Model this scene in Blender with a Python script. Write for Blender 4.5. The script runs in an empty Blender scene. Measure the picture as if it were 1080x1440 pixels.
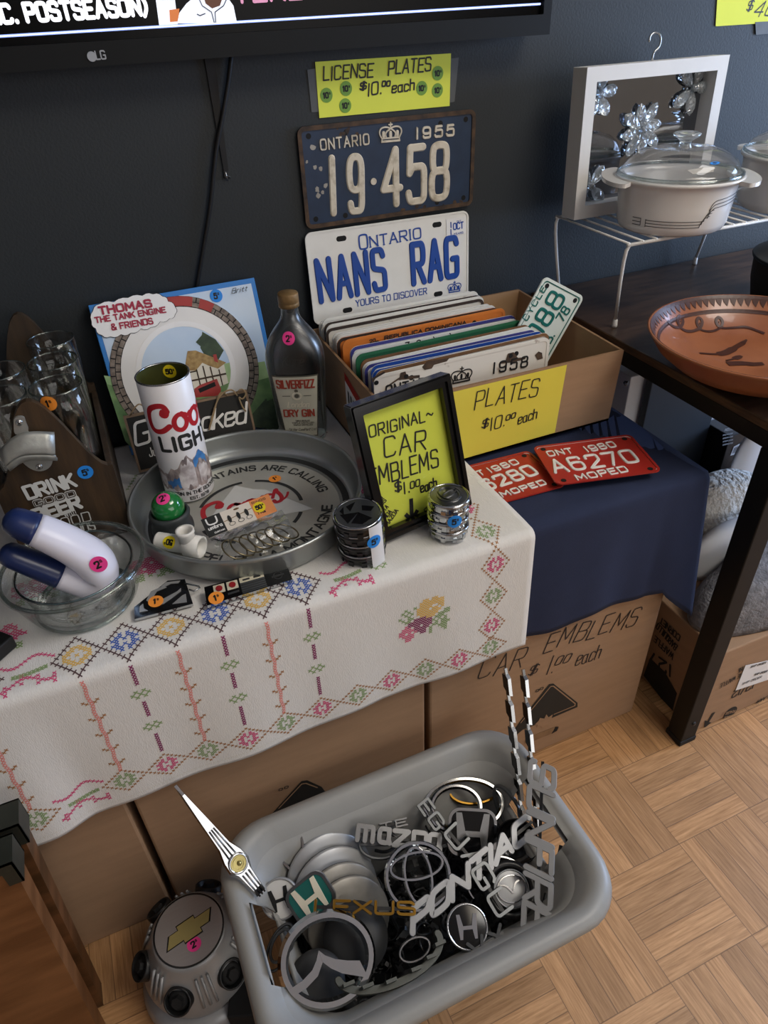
import bpy, math, random
from mathutils import Matrix, Vector, Euler
random.seed(7)
SC = bpy.context.scene
COL = SC.collection
PI = math.pi

# ------------------------------------------------------------------ camera
CAM = Vector((0.0, -1.16, 1.18))
F, CX, CY = 985.0, 540.0, 720.0
_dn = Vector((60, 1325, F)).normalized()
_x = Vector((3018, -868, F)); _x = (_x - _dn * _x.dot(_dn)).normalized()
_z = -_dn; _y = _z.cross(_x)
ROT = Matrix((_x, _y, _z))                      # photo axes -> world axes
cam_d = bpy.data.cameras.new('camera')
cam_d.sensor_fit = 'VERTICAL'; cam_d.sensor_height = 36.0; cam_d.lens = F / 1440 * 36.0
cam_d.clip_start = 0.02
cam = bpy.data.objects.new('camera', cam_d); COL.objects.link(cam)
_m = Matrix((ROT @ Vector((1, 0, 0)), ROT @ Vector((0, -1, 0)), ROT @ Vector((0, 0, -1)))).transposed()
cam.matrix_world = Matrix.Translation(CAM) @ _m.to_4x4()
SC.camera = cam

# ------------------------------------------------------------------ exposure, world, lights
SC.view_settings.view_transform = 'Standard'
SC.view_settings.look = 'None'
SC.view_settings.gamma = 1.0
SC.view_settings.use_curve_mapping = False
SC.view_settings.exposure = -0.10
SC.cycles.transparent_max_bounces = 40; SC.cycles.max_bounces = 10; SC.cycles.glossy_bounces = 5; SC.cycles.transmission_bounces = 8
W = bpy.data.worlds.new('sky'); SC.world = W; W.use_nodes = True
W.node_tree.nodes['Background'].inputs[0].default_value = (0.62, 0.76, 1.0, 1)
W.node_tree.nodes['Background'].inputs[1].default_value = 1.0

def area(name, loc, target, sx, sy, power, col):
    d = bpy.data.lights.new(name, 'AREA'); d.shape = 'RECTANGLE'; d.size = sx; d.size_y = sy
    d.energy = power; d.color = col
    o = bpy.data.objects.new(name, d); COL.objects.link(o)
    o.location = loc
    o.rotation_euler = (Vector(target) - Vector(loc)).to_track_quat('-Z', 'Y').to_euler()
    return o
area('ceiling_lamp_light', (1.30, -1.45, 2.43), (1.0, -1.2, 0), 1.3, 0.7, 25, (1.0, 0.965, 0.92))
area('shop_window_light', (1.2, -4.0, 1.5), (0.4, 0.0, 0.6), 2.6, 1.6, 30, (1.0, 0.97, 0.95))  # added frontal fill to brighten upright faces; the front wall has no window
area('side_window_light', (2.86, -0.75, 1.0), (0.9, -0.45, 0.40), 0.9, 1.0, 62, (0.48, 0.66, 1.0))

# ------------------------------------------------------------------ picking points on real planes
def ray(px, py):
    return ROT @ Vector(((px - CX) / F, (py - CY) / F, 1.0))
class Plane:
    def __init__(s, p, n):
        s.p = Vector(p); s.n = Vector(n).normalized()
    def hit(s, px, py):
        r = ray(px, py); t = (s.p - CAM).dot(s.n) / r.dot(s.n)
        return CAM + r * t
    def frame(s, a, b):
        A, B = s.hit(*a), s.hit(*b); x = (B - A); L = x.length; x.normalize()
        return mat4(A, x, s.n.cross(x)), L
def mat4(o, x, y):
    x = Vector(x).normalized(); z = x.cross(Vector(y)).normalized(); y = z.cross(x)
    m = Matrix((x, y, z)).transposed().to_4x4(); m.translation = Vector(o); return m
def atz(px, py, z): return Plane((0, 0, z), (0, 0, 1)).hit(px, py)
def aty(px, py, y): return Plane((0, y, 0), (0, -1, 0)).hit(px, py)
def T(x, y, z): return Matrix.Translation((x, y, z))
def RZ(a): return Matrix.Rotation(a, 4, 'Z')
def RX(a): return Matrix.Rotation(a, 4, 'X')
def RY(a): return Matrix.Rotation(a, 4, 'Y')

# ------------------------------------------------------------------ materials
def lin(h):
    h = h.lstrip('#'); c = [int(h[i:i + 2], 16) / 255 for i in (0, 2, 4)]
    return tuple(((v / 12.92) if v <= .04045 else ((v + .055) / 1.055) ** 2.4) for v in c) + (1.0,)
MATS = {}
def mat(name, col='#808080', rough=.5, metal=0.0, spec=.5, var=0.0, vscale=30.0, col2=None, bump=0.0, bscale=200.0, bdist=.002,
        coat=0.0, trans=0.0, ior=1.45, emit=0.0, stretch=(1, 1, 1), thresh=None, alpha=1.0):
    m = bpy.data.materials.new(name); m.use_nodes = True; MATS[name] = m
    nt = m.node_tree; b = nt.nodes['Principled BSDF']
    b.inputs['Base Color'].default_value = lin(col)
    b.inputs['Roughness'].default_value = rough
    b.inputs['Metallic'].default_value = metal
    b.inputs['Specular IOR Level'].default_value = spec
    b.inputs['IOR'].default_value = ior
    b.inputs['Coat Weight'].default_value = coat
    b.inputs['Transmission Weight'].default_value = trans
    b.inputs['Alpha'].default_value = alpha
    if emit:
        b.inputs['Emission Color'].default_value = lin(col); b.inputs['Emission Strength'].default_value = emit
    if var or col2 or bump:
        tc = nt.nodes.new('ShaderNodeTexCoord'); mp = nt.nodes.new('ShaderNodeMapping')
        mp.inputs['Scale'].default_value = stretch
        nt.links.new(tc.outputs['Object'], mp.inputs['Vector'])
    if var or col2:
        n = nt.nodes.new('ShaderNodeTexNoise'); n.inputs['Scale'].default_value = vscale; n.inputs['Detail'].default_value = 6
        nt.links.new(mp.outputs[0], n.inputs['Vector'])
        r = nt.nodes.new('ShaderNodeValToRGB')
        lo, hi = (thresh if thresh else (.35, .68))
        r.color_ramp.elements[0].position = lo; r.color_ramp.elements[1].position = hi
        c1 = lin(col)
        c2 = lin(col2) if col2 else tuple(v * (1 - var) for v in c1[:3]) + (1,)
        r.color_ramp.elements[0].color = c1; r.color_ramp.elements[1].color = c2
        nt.links.new(n.outputs['Fac'], r.inputs['Fac']); nt.links.new(r.outputs['Color'], b.inputs['Base Color'])
    if bump:
        n2 = nt.nodes.new('ShaderNodeTexNoise'); n2.inputs['Scale'].default_value = bscale; n2.inputs['Detail'].default_value = 3
        bp = nt.nodes.new('ShaderNodeBump'); bp.inputs['Strength'].default_value = bump; bp.inputs['Distance'].default_value = bdist
        nt.links.new(mp.outputs[0], n2.inputs['Vector']); nt.links.new(n2.outputs['Fac'], bp.inputs['Height'])
        nt.links.new(bp.outputs[0], b.inputs['Normal'])
    return m
def glass(name, col='#ffffff', rough=0.02, k=.6, k0=.03):
    # thin clear glass: mostly transparent with a fresnel gloss (works for light passing through, too)
    m = bpy.data.materials.new(name); m.use_nodes = True; MATS[name] = m; nt = m.node_tree
    for n in list(nt.nodes):
        if n.type == 'BSDF_PRINCIPLED': nt.nodes.remove(n)
    out = [n for n in nt.nodes if n.type == 'OUTPUT_MATERIAL'][0]
    tr = nt.nodes.new('ShaderNodeBsdfTransparent'); tr.inputs[0].default_value = lin(col)
    gl = nt.nodes.new('ShaderNodeBsdfGlossy'); gl.inputs['Roughness'].default_value = rough
    fr = nt.nodes.new('ShaderNodeLayerWeight'); fr.inputs['Blend'].default_value = .35
    mu = nt.nodes.new('ShaderNodeMath'); mu.operation = 'MULTIPLY_ADD'; mu.inputs[1].default_value = k; mu.inputs[2].default_value = k0
    mx = nt.nodes.new('ShaderNodeMixShader')
    nt.links.new(fr.outputs['Fresnel'], mu.inputs[0]); nt.links.new(mu.outputs[0], mx.inputs[0])
    nt.links.new(tr.outputs[0], mx.inputs[1]); nt.links.new(gl.outputs[0], mx.inputs[2]); nt.links.new(mx.outputs[0], out.inputs[0])
    return m

# ------------------------------------------------------------------ mesh builder (world coordinates, local to the parent on build)
ROOTM = {}
def chaikin(p, n=3, closed=False):
    p = [Vector(q) for q in p]
    for _ in range(n):
        o = []
        if closed:
            for i in range(len(p)):
                a, b = p[i], p[(i + 1) % len(p)]
                o += [a * .75 + b * .25, a * .25 + b * .75]
        else:
            o = [p[0]]
            for i in range(len(p) - 1):
                a, b = p[i], p[i + 1]
                if i > 0: o.append(a * .75 + b * .25)
                if i < len(p) - 2: o.append(a * .25 + b * .75)
            o.append(p[-1])
        p = o
    return p
def rrect(w, h, r, n=5, cx=0, cy=0):
    o = []
    for k, (sx, sy) in enumerate(((1, 1), (-1, 1), (-1, -1), (1, -1))):
        for i in range(n + 1):
            a = k * PI / 2 + i / n * PI / 2
            o.append((cx + sx * (w / 2 - r) + r * math.cos(a), cy + sy * (h / 2 - r) + r * math.sin(a)))
    return o
def circ(r, n=32, cx=0, cy=0, ry=None, a0=0, a1=2 * PI):
    full = abs(a1 - a0 - 2 * PI) < 1e-6
    k = n if full else n + 1
    return [(cx + r * math.cos(a0 + (a1 - a0) * i / n), cy + (ry or r) * math.sin(a0 + (a1 - a0) * i / n)) for i in range(k)]
_J = [0]
class MB:
    def __init__(s, M=None):
        s.v = []; s.f = []; s.mi = []; s.sm = []; s.M = M or Matrix()
    def add(s, vs, fs, mi=0, smooth=False, fn=None):
        k = len(s.v)
        for q in vs:
            q = fn(*q) if fn else Vector(q)
            s.v.append(s.M @ q)
        for f in fs:
            s.f.append([k + i for i in f]); s.mi.append(mi); s.sm.append(smooth)
        return s
    def box(s, x0, x1, y0, y1, z0, z1, mi=0, M=None, fn=None):
        vs = [Vector((x, y, z)) for x in (x0, x1) for y in (y0, y1) for z in (z0, z1)]
        if M: vs = [M @ q for q in vs]
        return s.add(vs, [(0, 1, 3, 2), (4, 6, 7, 5), (0, 4, 5, 1), (2, 3, 7, 6), (0, 2, 6, 4), (1, 5, 7, 3)], mi, False, fn)
    def prism(s, poly, z0, z1, mi=0, top=None, M=None, smooth=False, scale_top=None, fn=None, side=None):
        n = len(poly); tp = poly
        if scale_top is not None:
            cx = sum(p[0] for p in poly) / n; cy = sum(p[1] for p in poly) / n
            tp = [(cx + (p[0] - cx) * scale_top, cy + (p[1] - cy) * scale_top) for p in poly]
        vs = [Vector((p[0], p[1], z0)) for p in poly] + [Vector((p[0], p[1], z1)) for p in tp]
        if M: vs = [M @ q for q in vs]
        s.add(vs, [tuple(range(n, 2 * n))], mi if top is None else top, False, fn)
        s.add(vs, [tuple(range(n - 1, -1, -1))], mi, False, fn)
        s.add(vs, [(i, (i + 1) % n, n + (i + 1) % n, n + i) for i in range(n)], mi if side is None else side, smooth, fn)
        return s
    def ringprism(s, outer, inner, z0, z1, mi=0, M=None, fn=None, smooth=False):
        n = len(outer)
        vs = [Vector((p[0], p[1], z)) for z in (z0, z1) for p in outer] + [Vector((p[0], p[1], z)) for z in (z0, z1) for p in inner]
        if M: vs = [M @ q for q in vs]
        o0, o1, i0, i1 = 0, n, 2 * n, 3 * n; fs = []; sd = []
        for i in range(n):
            j = (i + 1) % n
            sd += [(o0 + i, o0 + j, o1 + j, o1 + i), (i0 + j, i0 + i, i1 + i, i1 + j)]
            fs += [(o1 + i, o1 + j, i1 + j, i1 + i), (o0 + j, o0 + i, i0 + i, i0 + j)]
        s.add(vs, fs, mi, False, fn); s.add(vs, sd, mi, smooth, fn); return s
    def flat(s, poly, z=0.0, mi=0, fn=None):
        _J[0] = (_J[0] + 1) % 7
        return s.add([Vector((p[0], p[1], z + _J[0] * 2e-6)) for p in poly], [tuple(range(len(poly)))], mi, False, fn)
    def lathe(s, prof, n=40, mi=0, M=None, smooth=True, sx=1.0, sy=1.0, closed=False, a0=0.0, a1=2 * PI, fn=None):
        vs = []; full = abs(a1 - a0 - 2 * PI) < 1e-6; cols = n if full else n + 1
        for (r, z) in prof:
            for i in range(cols):
                a = a0 + (a1 - a0) * i / n
                vs.append(Vector((r * math.cos(a) * sx, r * math.sin(a) * sy, z)))
        if M: vs = [M @ q for q in vs]
        fs = []; R = len(prof)
        for k in range(R if closed else R - 1):
            k2 = (k + 1) % R
            for i in range(n):
                j = (i + 1) % cols
                fs.append((k * cols + i, k * cols + j, k2 * cols + j, k2 * cols + i))
        return s.add(vs, fs, mi, smooth, fn)
    def tube(s, pts, r, n=10, closed=False, mi=0, flat=1.0, up=None, caps=True, smooth=True):
        pts = [Vector(p) for p in pts]; N = len(pts); rs = r if isinstance(r, (list, tuple)) else [r] * N
        vs = []; u = None
        for i in range(N):
            a = pts[(i - 1) % N] if (closed or i > 0) else pts[i]; b = pts[(i + 1) % N] if (closed or i < N - 1) else pts[i]
            t = (b - a).normalized()
            if up is not None: u = Vector(up)
            elif u is None: u = Vector((0, 0, 1)) if abs(t.z) < .9 else Vector((1, 0, 0))
            u = (u - t * u.dot(t)).normalized(); w = t.cross(u)
            for k in range(n):
                a_ = 2 * PI * k / n
                vs.append(pts[i] + u * (rs[i] * flat * math.cos(a_)) + w * (rs[i] * math.sin(a_)))
        fs = []
        for i in range(N if closed else N - 1):
            j = (i + 1) % N
            for k in range(n):
                l = (k + 1) % n
                fs.append((i * n + k, i * n + l, j * n + l, j * n + k))
        if caps and not closed:
            fs.append(tuple(range(n - 1, -1, -1))); fs.append(tuple((N - 1) * n + k for k in range(n)))
        return s.add(vs, fs, mi, smooth)
    def grid(s, fn, nu, nv, mi=0, smooth=True):
        vs = [fn(i / nu, j / nv) for j in range(nv + 1) for i in range(nu + 1)]
        fs = [(j * (nu + 1) + i, j * (nu + 1) + i + 1, (j + 1) * (nu + 1) + i + 1, (j + 1) * (nu + 1) + i) for j in range(nv) for i in range(nu)]
        return s.add(vs, fs, mi, smooth)
    def ball(s, c, r, mi=0, sx=1, sy=1, sz=1, n=16, M=None):
        prof = [(r * math.sin(PI * k / n), -r * math.cos(PI * k / n) * sz) for k in range(n + 1)]
        MM = T(*c) @ (M or Matrix())
        return s.lathe(prof, n * 2, mi, MM, True, sx, sy)
    # ribbon: a stroke of width w along a 2D polyline; depth>0 gives an embossed, bevelled bar
    def ribbon(s, pts, w, z=0.0, depth=0.0, mi=0, fn=None, cap=True, closed=False, topk=.72, side=None):
        p = [Vector((q[0], q[1])) for q in pts]; q = [p[0]]
        for a in p[1:]:
            if (a - q[-1]).length > 1e-6: q.append(a)
        if closed and (q[0] - q[-1]).length < 1e-6: q.pop()
        p = q; N = len(p)
        if N < 2: return s
        def outline(hw):
            L = []; R_ = []
            for i in range(N):
                if closed: d0 = (p[i] - p[i - 1]).normalized(); d1 = (p[(i + 1) % N] - p[i]).normalized()
                else:
                    d0 = (p[i] - p[i - 1]).normalized() if i > 0 else (p[1] - p[0]).normalized()
                    d1 = (p[i + 1] - p[i]).normalized() if i < N - 1 else d0
                n0 = Vector((-d0.y, d0.x)); n1 = Vector((-d1.y, d1.x)); m = n0 + n1
                if m.length < .3: m = n0
                m.normalize(); k = hw / max(.45, m.dot(n0))
                L.append(p[i] + m * k); R_.append(p[i] - m * k)
            return L, R_
        _J[0] = (_J[0] + 1) % 9; zz = z + _J[0] * 3e-6
        L, R_ = outline(w / 2)
        def strip(L, R_, za, zb=None, L2=None, R2=None):
            pass
        ends = []
        if cap and not closed:
            for (c, d, hw) in ((p[0], (p[0] - p[1]).normalized(), 0), (p[-1], (p[-1] - p[-2]).normalized(), 1)):
                ends.append((c, d))
        def layer(hw):
            L, R_ = outline(hw)
            if closed: return L + R_, None
            e0 = []; e1 = []
            if cap:
                for (c, d), e in zip(ends, (e0, e1)):
                    n_ = Vector((-d.y, d.x))
                    for k in range(1, 5):
                        a = PI * k / 5
                        e.append(c + d * (hw * math.sin(a)) + n_ * (hw * math.cos(a)))
            # loop: L forward, end cap, R backward, start cap
            return L + e1 + R_[::-1] + e0, None
        if closed:
            def q3(pp, z_): return [Vector((a.x, a.y, z_)) for a in pp]
            if depth <= 0:
                vs = q3(L, zz) + q3(R_, zz)
                s.add(vs, [(i, (i + 1) % N, N + (i + 1) % N, N + i)[::-1] for i in range(N)], mi, False, fn)
            else:
                L2, R2 = outline(w / 2 * topk)
                vs = q3(L, z) + q3(L2, zz + depth) + q3(R2, zz + depth) + q3(R_, z)
                for b in range(3):
                    s.add(vs, [((b + 1) * N + i, (b + 1) * N + (i + 1) % N, b * N + (i + 1) % N, b * N + i) for i in range(N)], mi if (b == 1 or side is None) else side, False, fn)
            return s
        # open: build as quads + cap fans
        def polyfaces(off, hw_loop):
            fs = []
            Ne = 4 if cap else 0
            # indices: L 0..N-1, e1 N..N+Ne-1, R reversed N+Ne..2N+Ne-1, e0 ...
            ri = lambda i: off + N + Ne + (N - 1 - i)
            for i in range(N - 1):
                fs.append((ri(i), ri(i + 1), off + i + 1, off + i))
            if cap:
                fs.append(tuple([ri(N - 1)] + [off + N + k for k in range(Ne - 1, -1, -1)] + [off + N - 1]))
                fs.append(tuple([off] + [off + 2 * N + Ne + k for k in range(Ne - 1, -1, -1)] + [ri(0)]))
            return fs
        lo, _ = layer(w / 2)
        if depth <= 0:
            s.add([Vector((a.x, a.y, zz)) for a in lo], polyfaces(0, lo), mi, False, fn)
        else:
            hi, _ = layer(w / 2 * topk); K = len(lo)
            vs = [Vector((a.x, a.y, z)) for a in lo] + [Vector((a.x, a.y, zz + depth)) for a in hi]
            s.add(vs, polyfaces(K, hi), mi, False, fn)
            s.add(vs, [(i, K + i, K + (i + 1) % K, (i + 1) % K) for i in range(K)], mi if side is None else side, False, fn)
        return s
    def build(s, name, mats, parent=None, bevel=0.0, seg=2, sub=0):
        me = bpy.data.meshes.new(name)
        inv = ROOTM[parent.name].inverted() if parent is not None else Matrix()
        me.from_pydata([tuple(inv @ q) for q in s.v], [], s.f)
        for m in (mats if isinstance(mats, (list, tuple)) else [mats]):
            me.materials.append(MATS[m] if isinstance(m, str) else m)
        me.polygons.foreach_set('material_index', s.mi); me.polygons.foreach_set('use_smooth', s.sm)
        me.update()
        o = bpy.data.objects.new(name, me); COL.objects.link(o)
        if parent is not None:
            o.parent = parent; ROOTM[o.name] = ROOTM[parent.name]
        else: ROOTM[o.name] = Matrix()
        if bevel:
            b = o.modifiers.new('edge', 'BEVEL'); b.width = bevel; b.segments = seg; b.limit_method = 'ANGLE'; b.angle_limit = .7
        if sub:
            b = o.modifiers.new('sub', 'SUBSURF'); b.levels = sub; b.render_levels = sub
        return o
def thing(name, label, cat, M=None, group=None):
    o = bpy.data.objects.new(name, None); COL.objects.link(o); o.empty_display_size = .02
    if M is None: M = Matrix()
    elif not isinstance(M, Matrix): M = T(*M)
    o.matrix_world = M; ROOTM[o.name] = M.copy(); tag(o, label, cat, group); return o
def tag(o, label=None, cat=None, group=None, kind=None):
    if label: o['label'] = label
    if cat: o['category'] = cat
    if group: o['group'] = group
    if kind or cat: o['kind'] = kind or 'thing'
    return o
def lab(o, label): o['label'] = label; return o
def struct(mb, name, mats, **k):
    o = mb.build(name, mats, **k); o['kind'] = 'structure'; return o

# ------------------------------------------------------------------ lettering: a small stroke alphabet (grid 6 x 10), '~' smooth, '@' smooth closed
G = {
'A': (6, "0,0 3,10 6,0|1.1,3.4 4.9,3.4"), 'B': (5.6, "0,0 0,10|~0,10 3,10 5.4,9.9 5.4,5.4 3,5.3 0,5.3|~0,5.3 3,5.3 5.9,5.2 5.9,0.1 3,0 0,0"),
'C': (5.6, "~5.7,8.4 5,10 2.6,10 0,10 0,6 0,4 0,0 2.6,0 5,0 5.7,1.6"), 'D': (5.8, "0,0 0,10|~0,10 2.6,10 6,10 6,6 6,4 6,0 2.6,0 0,0"),
'E': (5, "5.2,10 0,10 0,0 5.2,0|0,5.2 4.4,5.2"), 'F': (4.8, "5,10 0,10 0,0|0,5.2 4.2,5.2"),
'G': (5.8, "~5.7,8.4 5,10 2.8,10 0,10 0,6 0,4 0,0 2.8,0 5.8,0 5.8,3 5.8,4.6|5.8,4.6 3.4,4.6"), 'H': (5.6, "0,0 0,10|5.6,0 5.6,10|0,5.1 5.6,5.1"),
'I': (1, ".5,0 .5,10"), 'J': (4, "~4,10 4,4 4,0 2,0 0,0 0,2.4"), 'K': (5.6, "0,0 0,10|5.5,10 0,4.2|1.9,6.2 5.7,0"), 'L': (4.6, "0,10 0,0 4.8,0"),
'M': (7, "0,0 0.4,10 3.5,3 6.6,10 7,0"), 'N': (5.8, "0,0 0,10 5.8,0 5.8,10"), 'O': (6, "@0,1 0,9 1.2,10 4.8,10 6,9 6,1 4.8,0 1.2,0"),
'P': (5.3, "0,0 0,10|~0,10 3,10 5.6,9.9 5.6,4.7 3,4.6 0,4.6"), 'Q': (6, "@0,1 0,9 1.2,10 4.8,10 6,9 6,1 4.8,0 1.2,0|3.6,2.6 6.2,-.8"),
'R': (5.6, "0,0 0,10|~0,10 3,10 5.6,9.9 5.6,4.9 3,4.8 0,4.8|2.6,4.8 5.7,0"), 'S': (5.4, "~5.3,8.4 4.6,10 2.7,10 .1,10 .1,7.6 .1,5.6 2.7,5.2 5.6,4.8 5.6,2.4 5.6,0 2.7,0 .6,0 0,1.8"),
'T': (5.4, "0,10 5.4,10|2.7,10 2.7,0"), 'U': (5.8, "~0,10 0,4 0,0 2.9,0 5.8,0 5.8,4 5.8,10"), 'V': (5.8, "0,10 2.9,0 5.8,10"),
'W': (8, "0,10 2,0 4,8 6,0 8,10"), 'X': (5.6, "0,0 5.6,10|0,10 5.6,0"), 'Y': (5.4, "0,10 2.7,5|5.4,10 2.7,5 2.7,0"), 'Z': (5.4, "0,10 5.4,10 0,0 5.4,0"),
'0': (5.8, "@0,1 0,9 1,10 4.8,10 5.8,9 5.8,1 4.8,0 1,0"), '1': (1.4, ".7,0 .7,10"), '2': (5.6, "~.1,7.8 .1,10 2.8,10 5.5,10 5.5,7.4 5.5,5.6 2.8,3.2 0,0|0,0 5.7,0"),
'3': (5.4, "~.2,8.4 .6,10 2.6,10 5.2,10 5.2,7.6 5.2,5.4 2.2,5.4|~2.2,5.4 5.6,5.4 5.6,2.6 5.6,0 2.6,0 .4,0 0,1.8"), '4': (5.8, "4.4,0 4.4,10 0,3 5.8,3"),
'5': (5.4, "5.2,10 .7,10 .4,5.4|~.4,5.4 1.4,6.5 3,6.5 5.6,6.5 5.6,3.2 5.6,0 2.8,0 .5,0 0,1.7"), '6': (5.6, "~5.3,8.5 4.8,10 2.9,10 0,10 0,6 0,3|@0,1.4 0,4.6 1.2,6 4.4,6 5.6,4.6 5.6,1.4 4.4,0 1.2,0"),
'7': (5.4, "0,10 5.5,10 1.8,0"), '8': (5.6, "@.3,6 .3,9.2 1.3,10 4.3,10 5.3,9.2 5.3,6 4.3,5.2 1.3,5.2|@0,1 0,4.4 1.2,5.3 4.4,5.3 5.6,4.4 5.6,1 4.4,0 1.2,0"),
'9': (5.6, "~.3,1.5 .8,0 2.7,0 5.6,0 5.6,4 5.6,7|@0,5.4 0,8.6 1.2,10 4.4,10 5.6,8.6 5.6,5.4 4.4,4 1.2,4"),
'a': (4.6, "@0,1 0,5.4 1,6.2 3.6,6.2 4.4,5.4 4.4,1 3.6,0 1,0|4.4,6.2 4.4,1.6 5,0"), 'b': (4.6, "0,10 0,0|@0,1 0,5.4 1,6.2 3.6,6.2 4.6,5.4 4.6,1 3.6,0 1,0"), 'c': (4.2, "~4.3,5.2 3.6,6.4 2,6.4 0,6.4 0,3.4 0,0 2,0 3.6,0 4.4,1.2"),
'd': (4.6, "4.6,10 4.6,0|@0,1 0,5.4 1,6.2 3.6,6.2 4.6,5.4 4.6,1 3.6,0 1,0"), 'e': (4.4, "~.2,3.2 4.4,3.4 4.6,6.4 2.2,6.4 0,6.4 0,3.2 0,0 2.2,0 3.8,0 4.5,1.2"), 'h': (4.4, "0,0 0,10|~0,4 0,6.4 2.2,6.4 4.4,6.4 4.4,4 4.4,0"),
'i': (1, ".5,0 .5,6|.5,8 .5,8.6"), 'k': (4.4, "0,0 0,10|4,6.4 0,2.8|1.4,4 4.4,0"), 'm': (7, "0,0 0,6.4|~0,4 0,6.4 1.8,6.4 3.5,6.4 3.5,4 3.5,0|~3.5,4 3.5,6.4 5.3,6.4 7,6.4 7,4 7,0"), 'n': (4.4, "0,0 0,6.4|~0,4 0,6.4 2.2,6.4 4.4,6.4 4.4,4 4.4,0"),
'o': (4.6, "@0,1 0,5.4 1,6.4 3.6,6.4 4.6,5.4 4.6,1 3.6,0 1,0"), 'r': (3.2, "0,0 0,6.4|~0,4 .4,6.4 2,6.4 3.4,6.2"), 's': (4, "~4,5.2 3.6,6.4 2,6.4 0,6.4 0,4.6 0,3.4 2,3.2 4.2,3 4.2,1.6 4.2,0 2,0 .4,0 0,1.2"), 't': (3.4, "~1.4,9 1.4,3 1.4,0 3.4,.2|0,6.4 3.2,6.4"), 'u': (4.4, "~0,6.4 0,2.4 0,0 2.2,0 4.4,0 4.4,2.4|4.4,6.4 4.4,0"), 'z': (4.2, "0,6.4 4.2,6.4 0,0 4.2,0"),
'$': (4.6, "~4.6,8 4,9 2.4,9 0,9 0,7 0,5.2 2.4,5 4.8,4.8 4.8,3 4.8,1 2.4,1 .4,1 0,2|2,10.4 2,-.4|2.9,10.4 2.9,-.4"), '.': (.8, ".4,0 .4,.5"), '-': (3, "0,5 3,5"), '/': (4, "0,-1 4,11"), '&': (6, "~6,0 3,4 .8,7 .8,10 2.8,10 4.6,10 4.6,7.4 2.4,5.6 0,4.4 0,0 2.6,0 5,0 5.8,4"),
'~': (6, "~0,5 1.2,6.6 3,5 4.8,3.4 6,5"), ')': (2, "~0,11 2.2,7 2.2,3 0,-1"), '(': (2, "~2,11 -.2,7 -.2,3 2,-1"), ',': (.8, ".5,.6 0,-1.6"), '*': (1.6, "@0,4.2 0,5.8 1.6,5.8 1.6,4.2"), "'": (.6, ".3,10 .3,8"), '!': (2.6, "0,8 1.6,10 1.6,0"), '\u00a2': (4, "~3.6,7 3,8 1.8,8 0,8 0,5 0,2 1.8,2 3,2 3.6,3|1.8,9.2 1.8,.8"),
}
_gc = {}
def strokes(ch):
    if ch in _gc: return _gc[ch]
    g = G.get(ch) or G.get(ch.upper())
    out = []
    for st in g[1].split('|'):
        flag = st[0] if st[0] in '~@' else ''
        pts = [tuple(float(v) for v in q.split(',')) for q in st[len(flag):].split()]
        if flag == '~': pts = [tuple(q) for q in chaikin(pts, 3)]
        if flag == '@': pts = [tuple(q) for q in chaikin(pts, 3, True)]
        out.append((pts, flag == '@'))
    _gc[ch] = (g[0], out); return _gc[ch]
def text_width(txt, sp=2.2):
    return sum((4.0 if c == ' ' else strokes(c)[0] + sp) for c in txt) - sp
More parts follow.
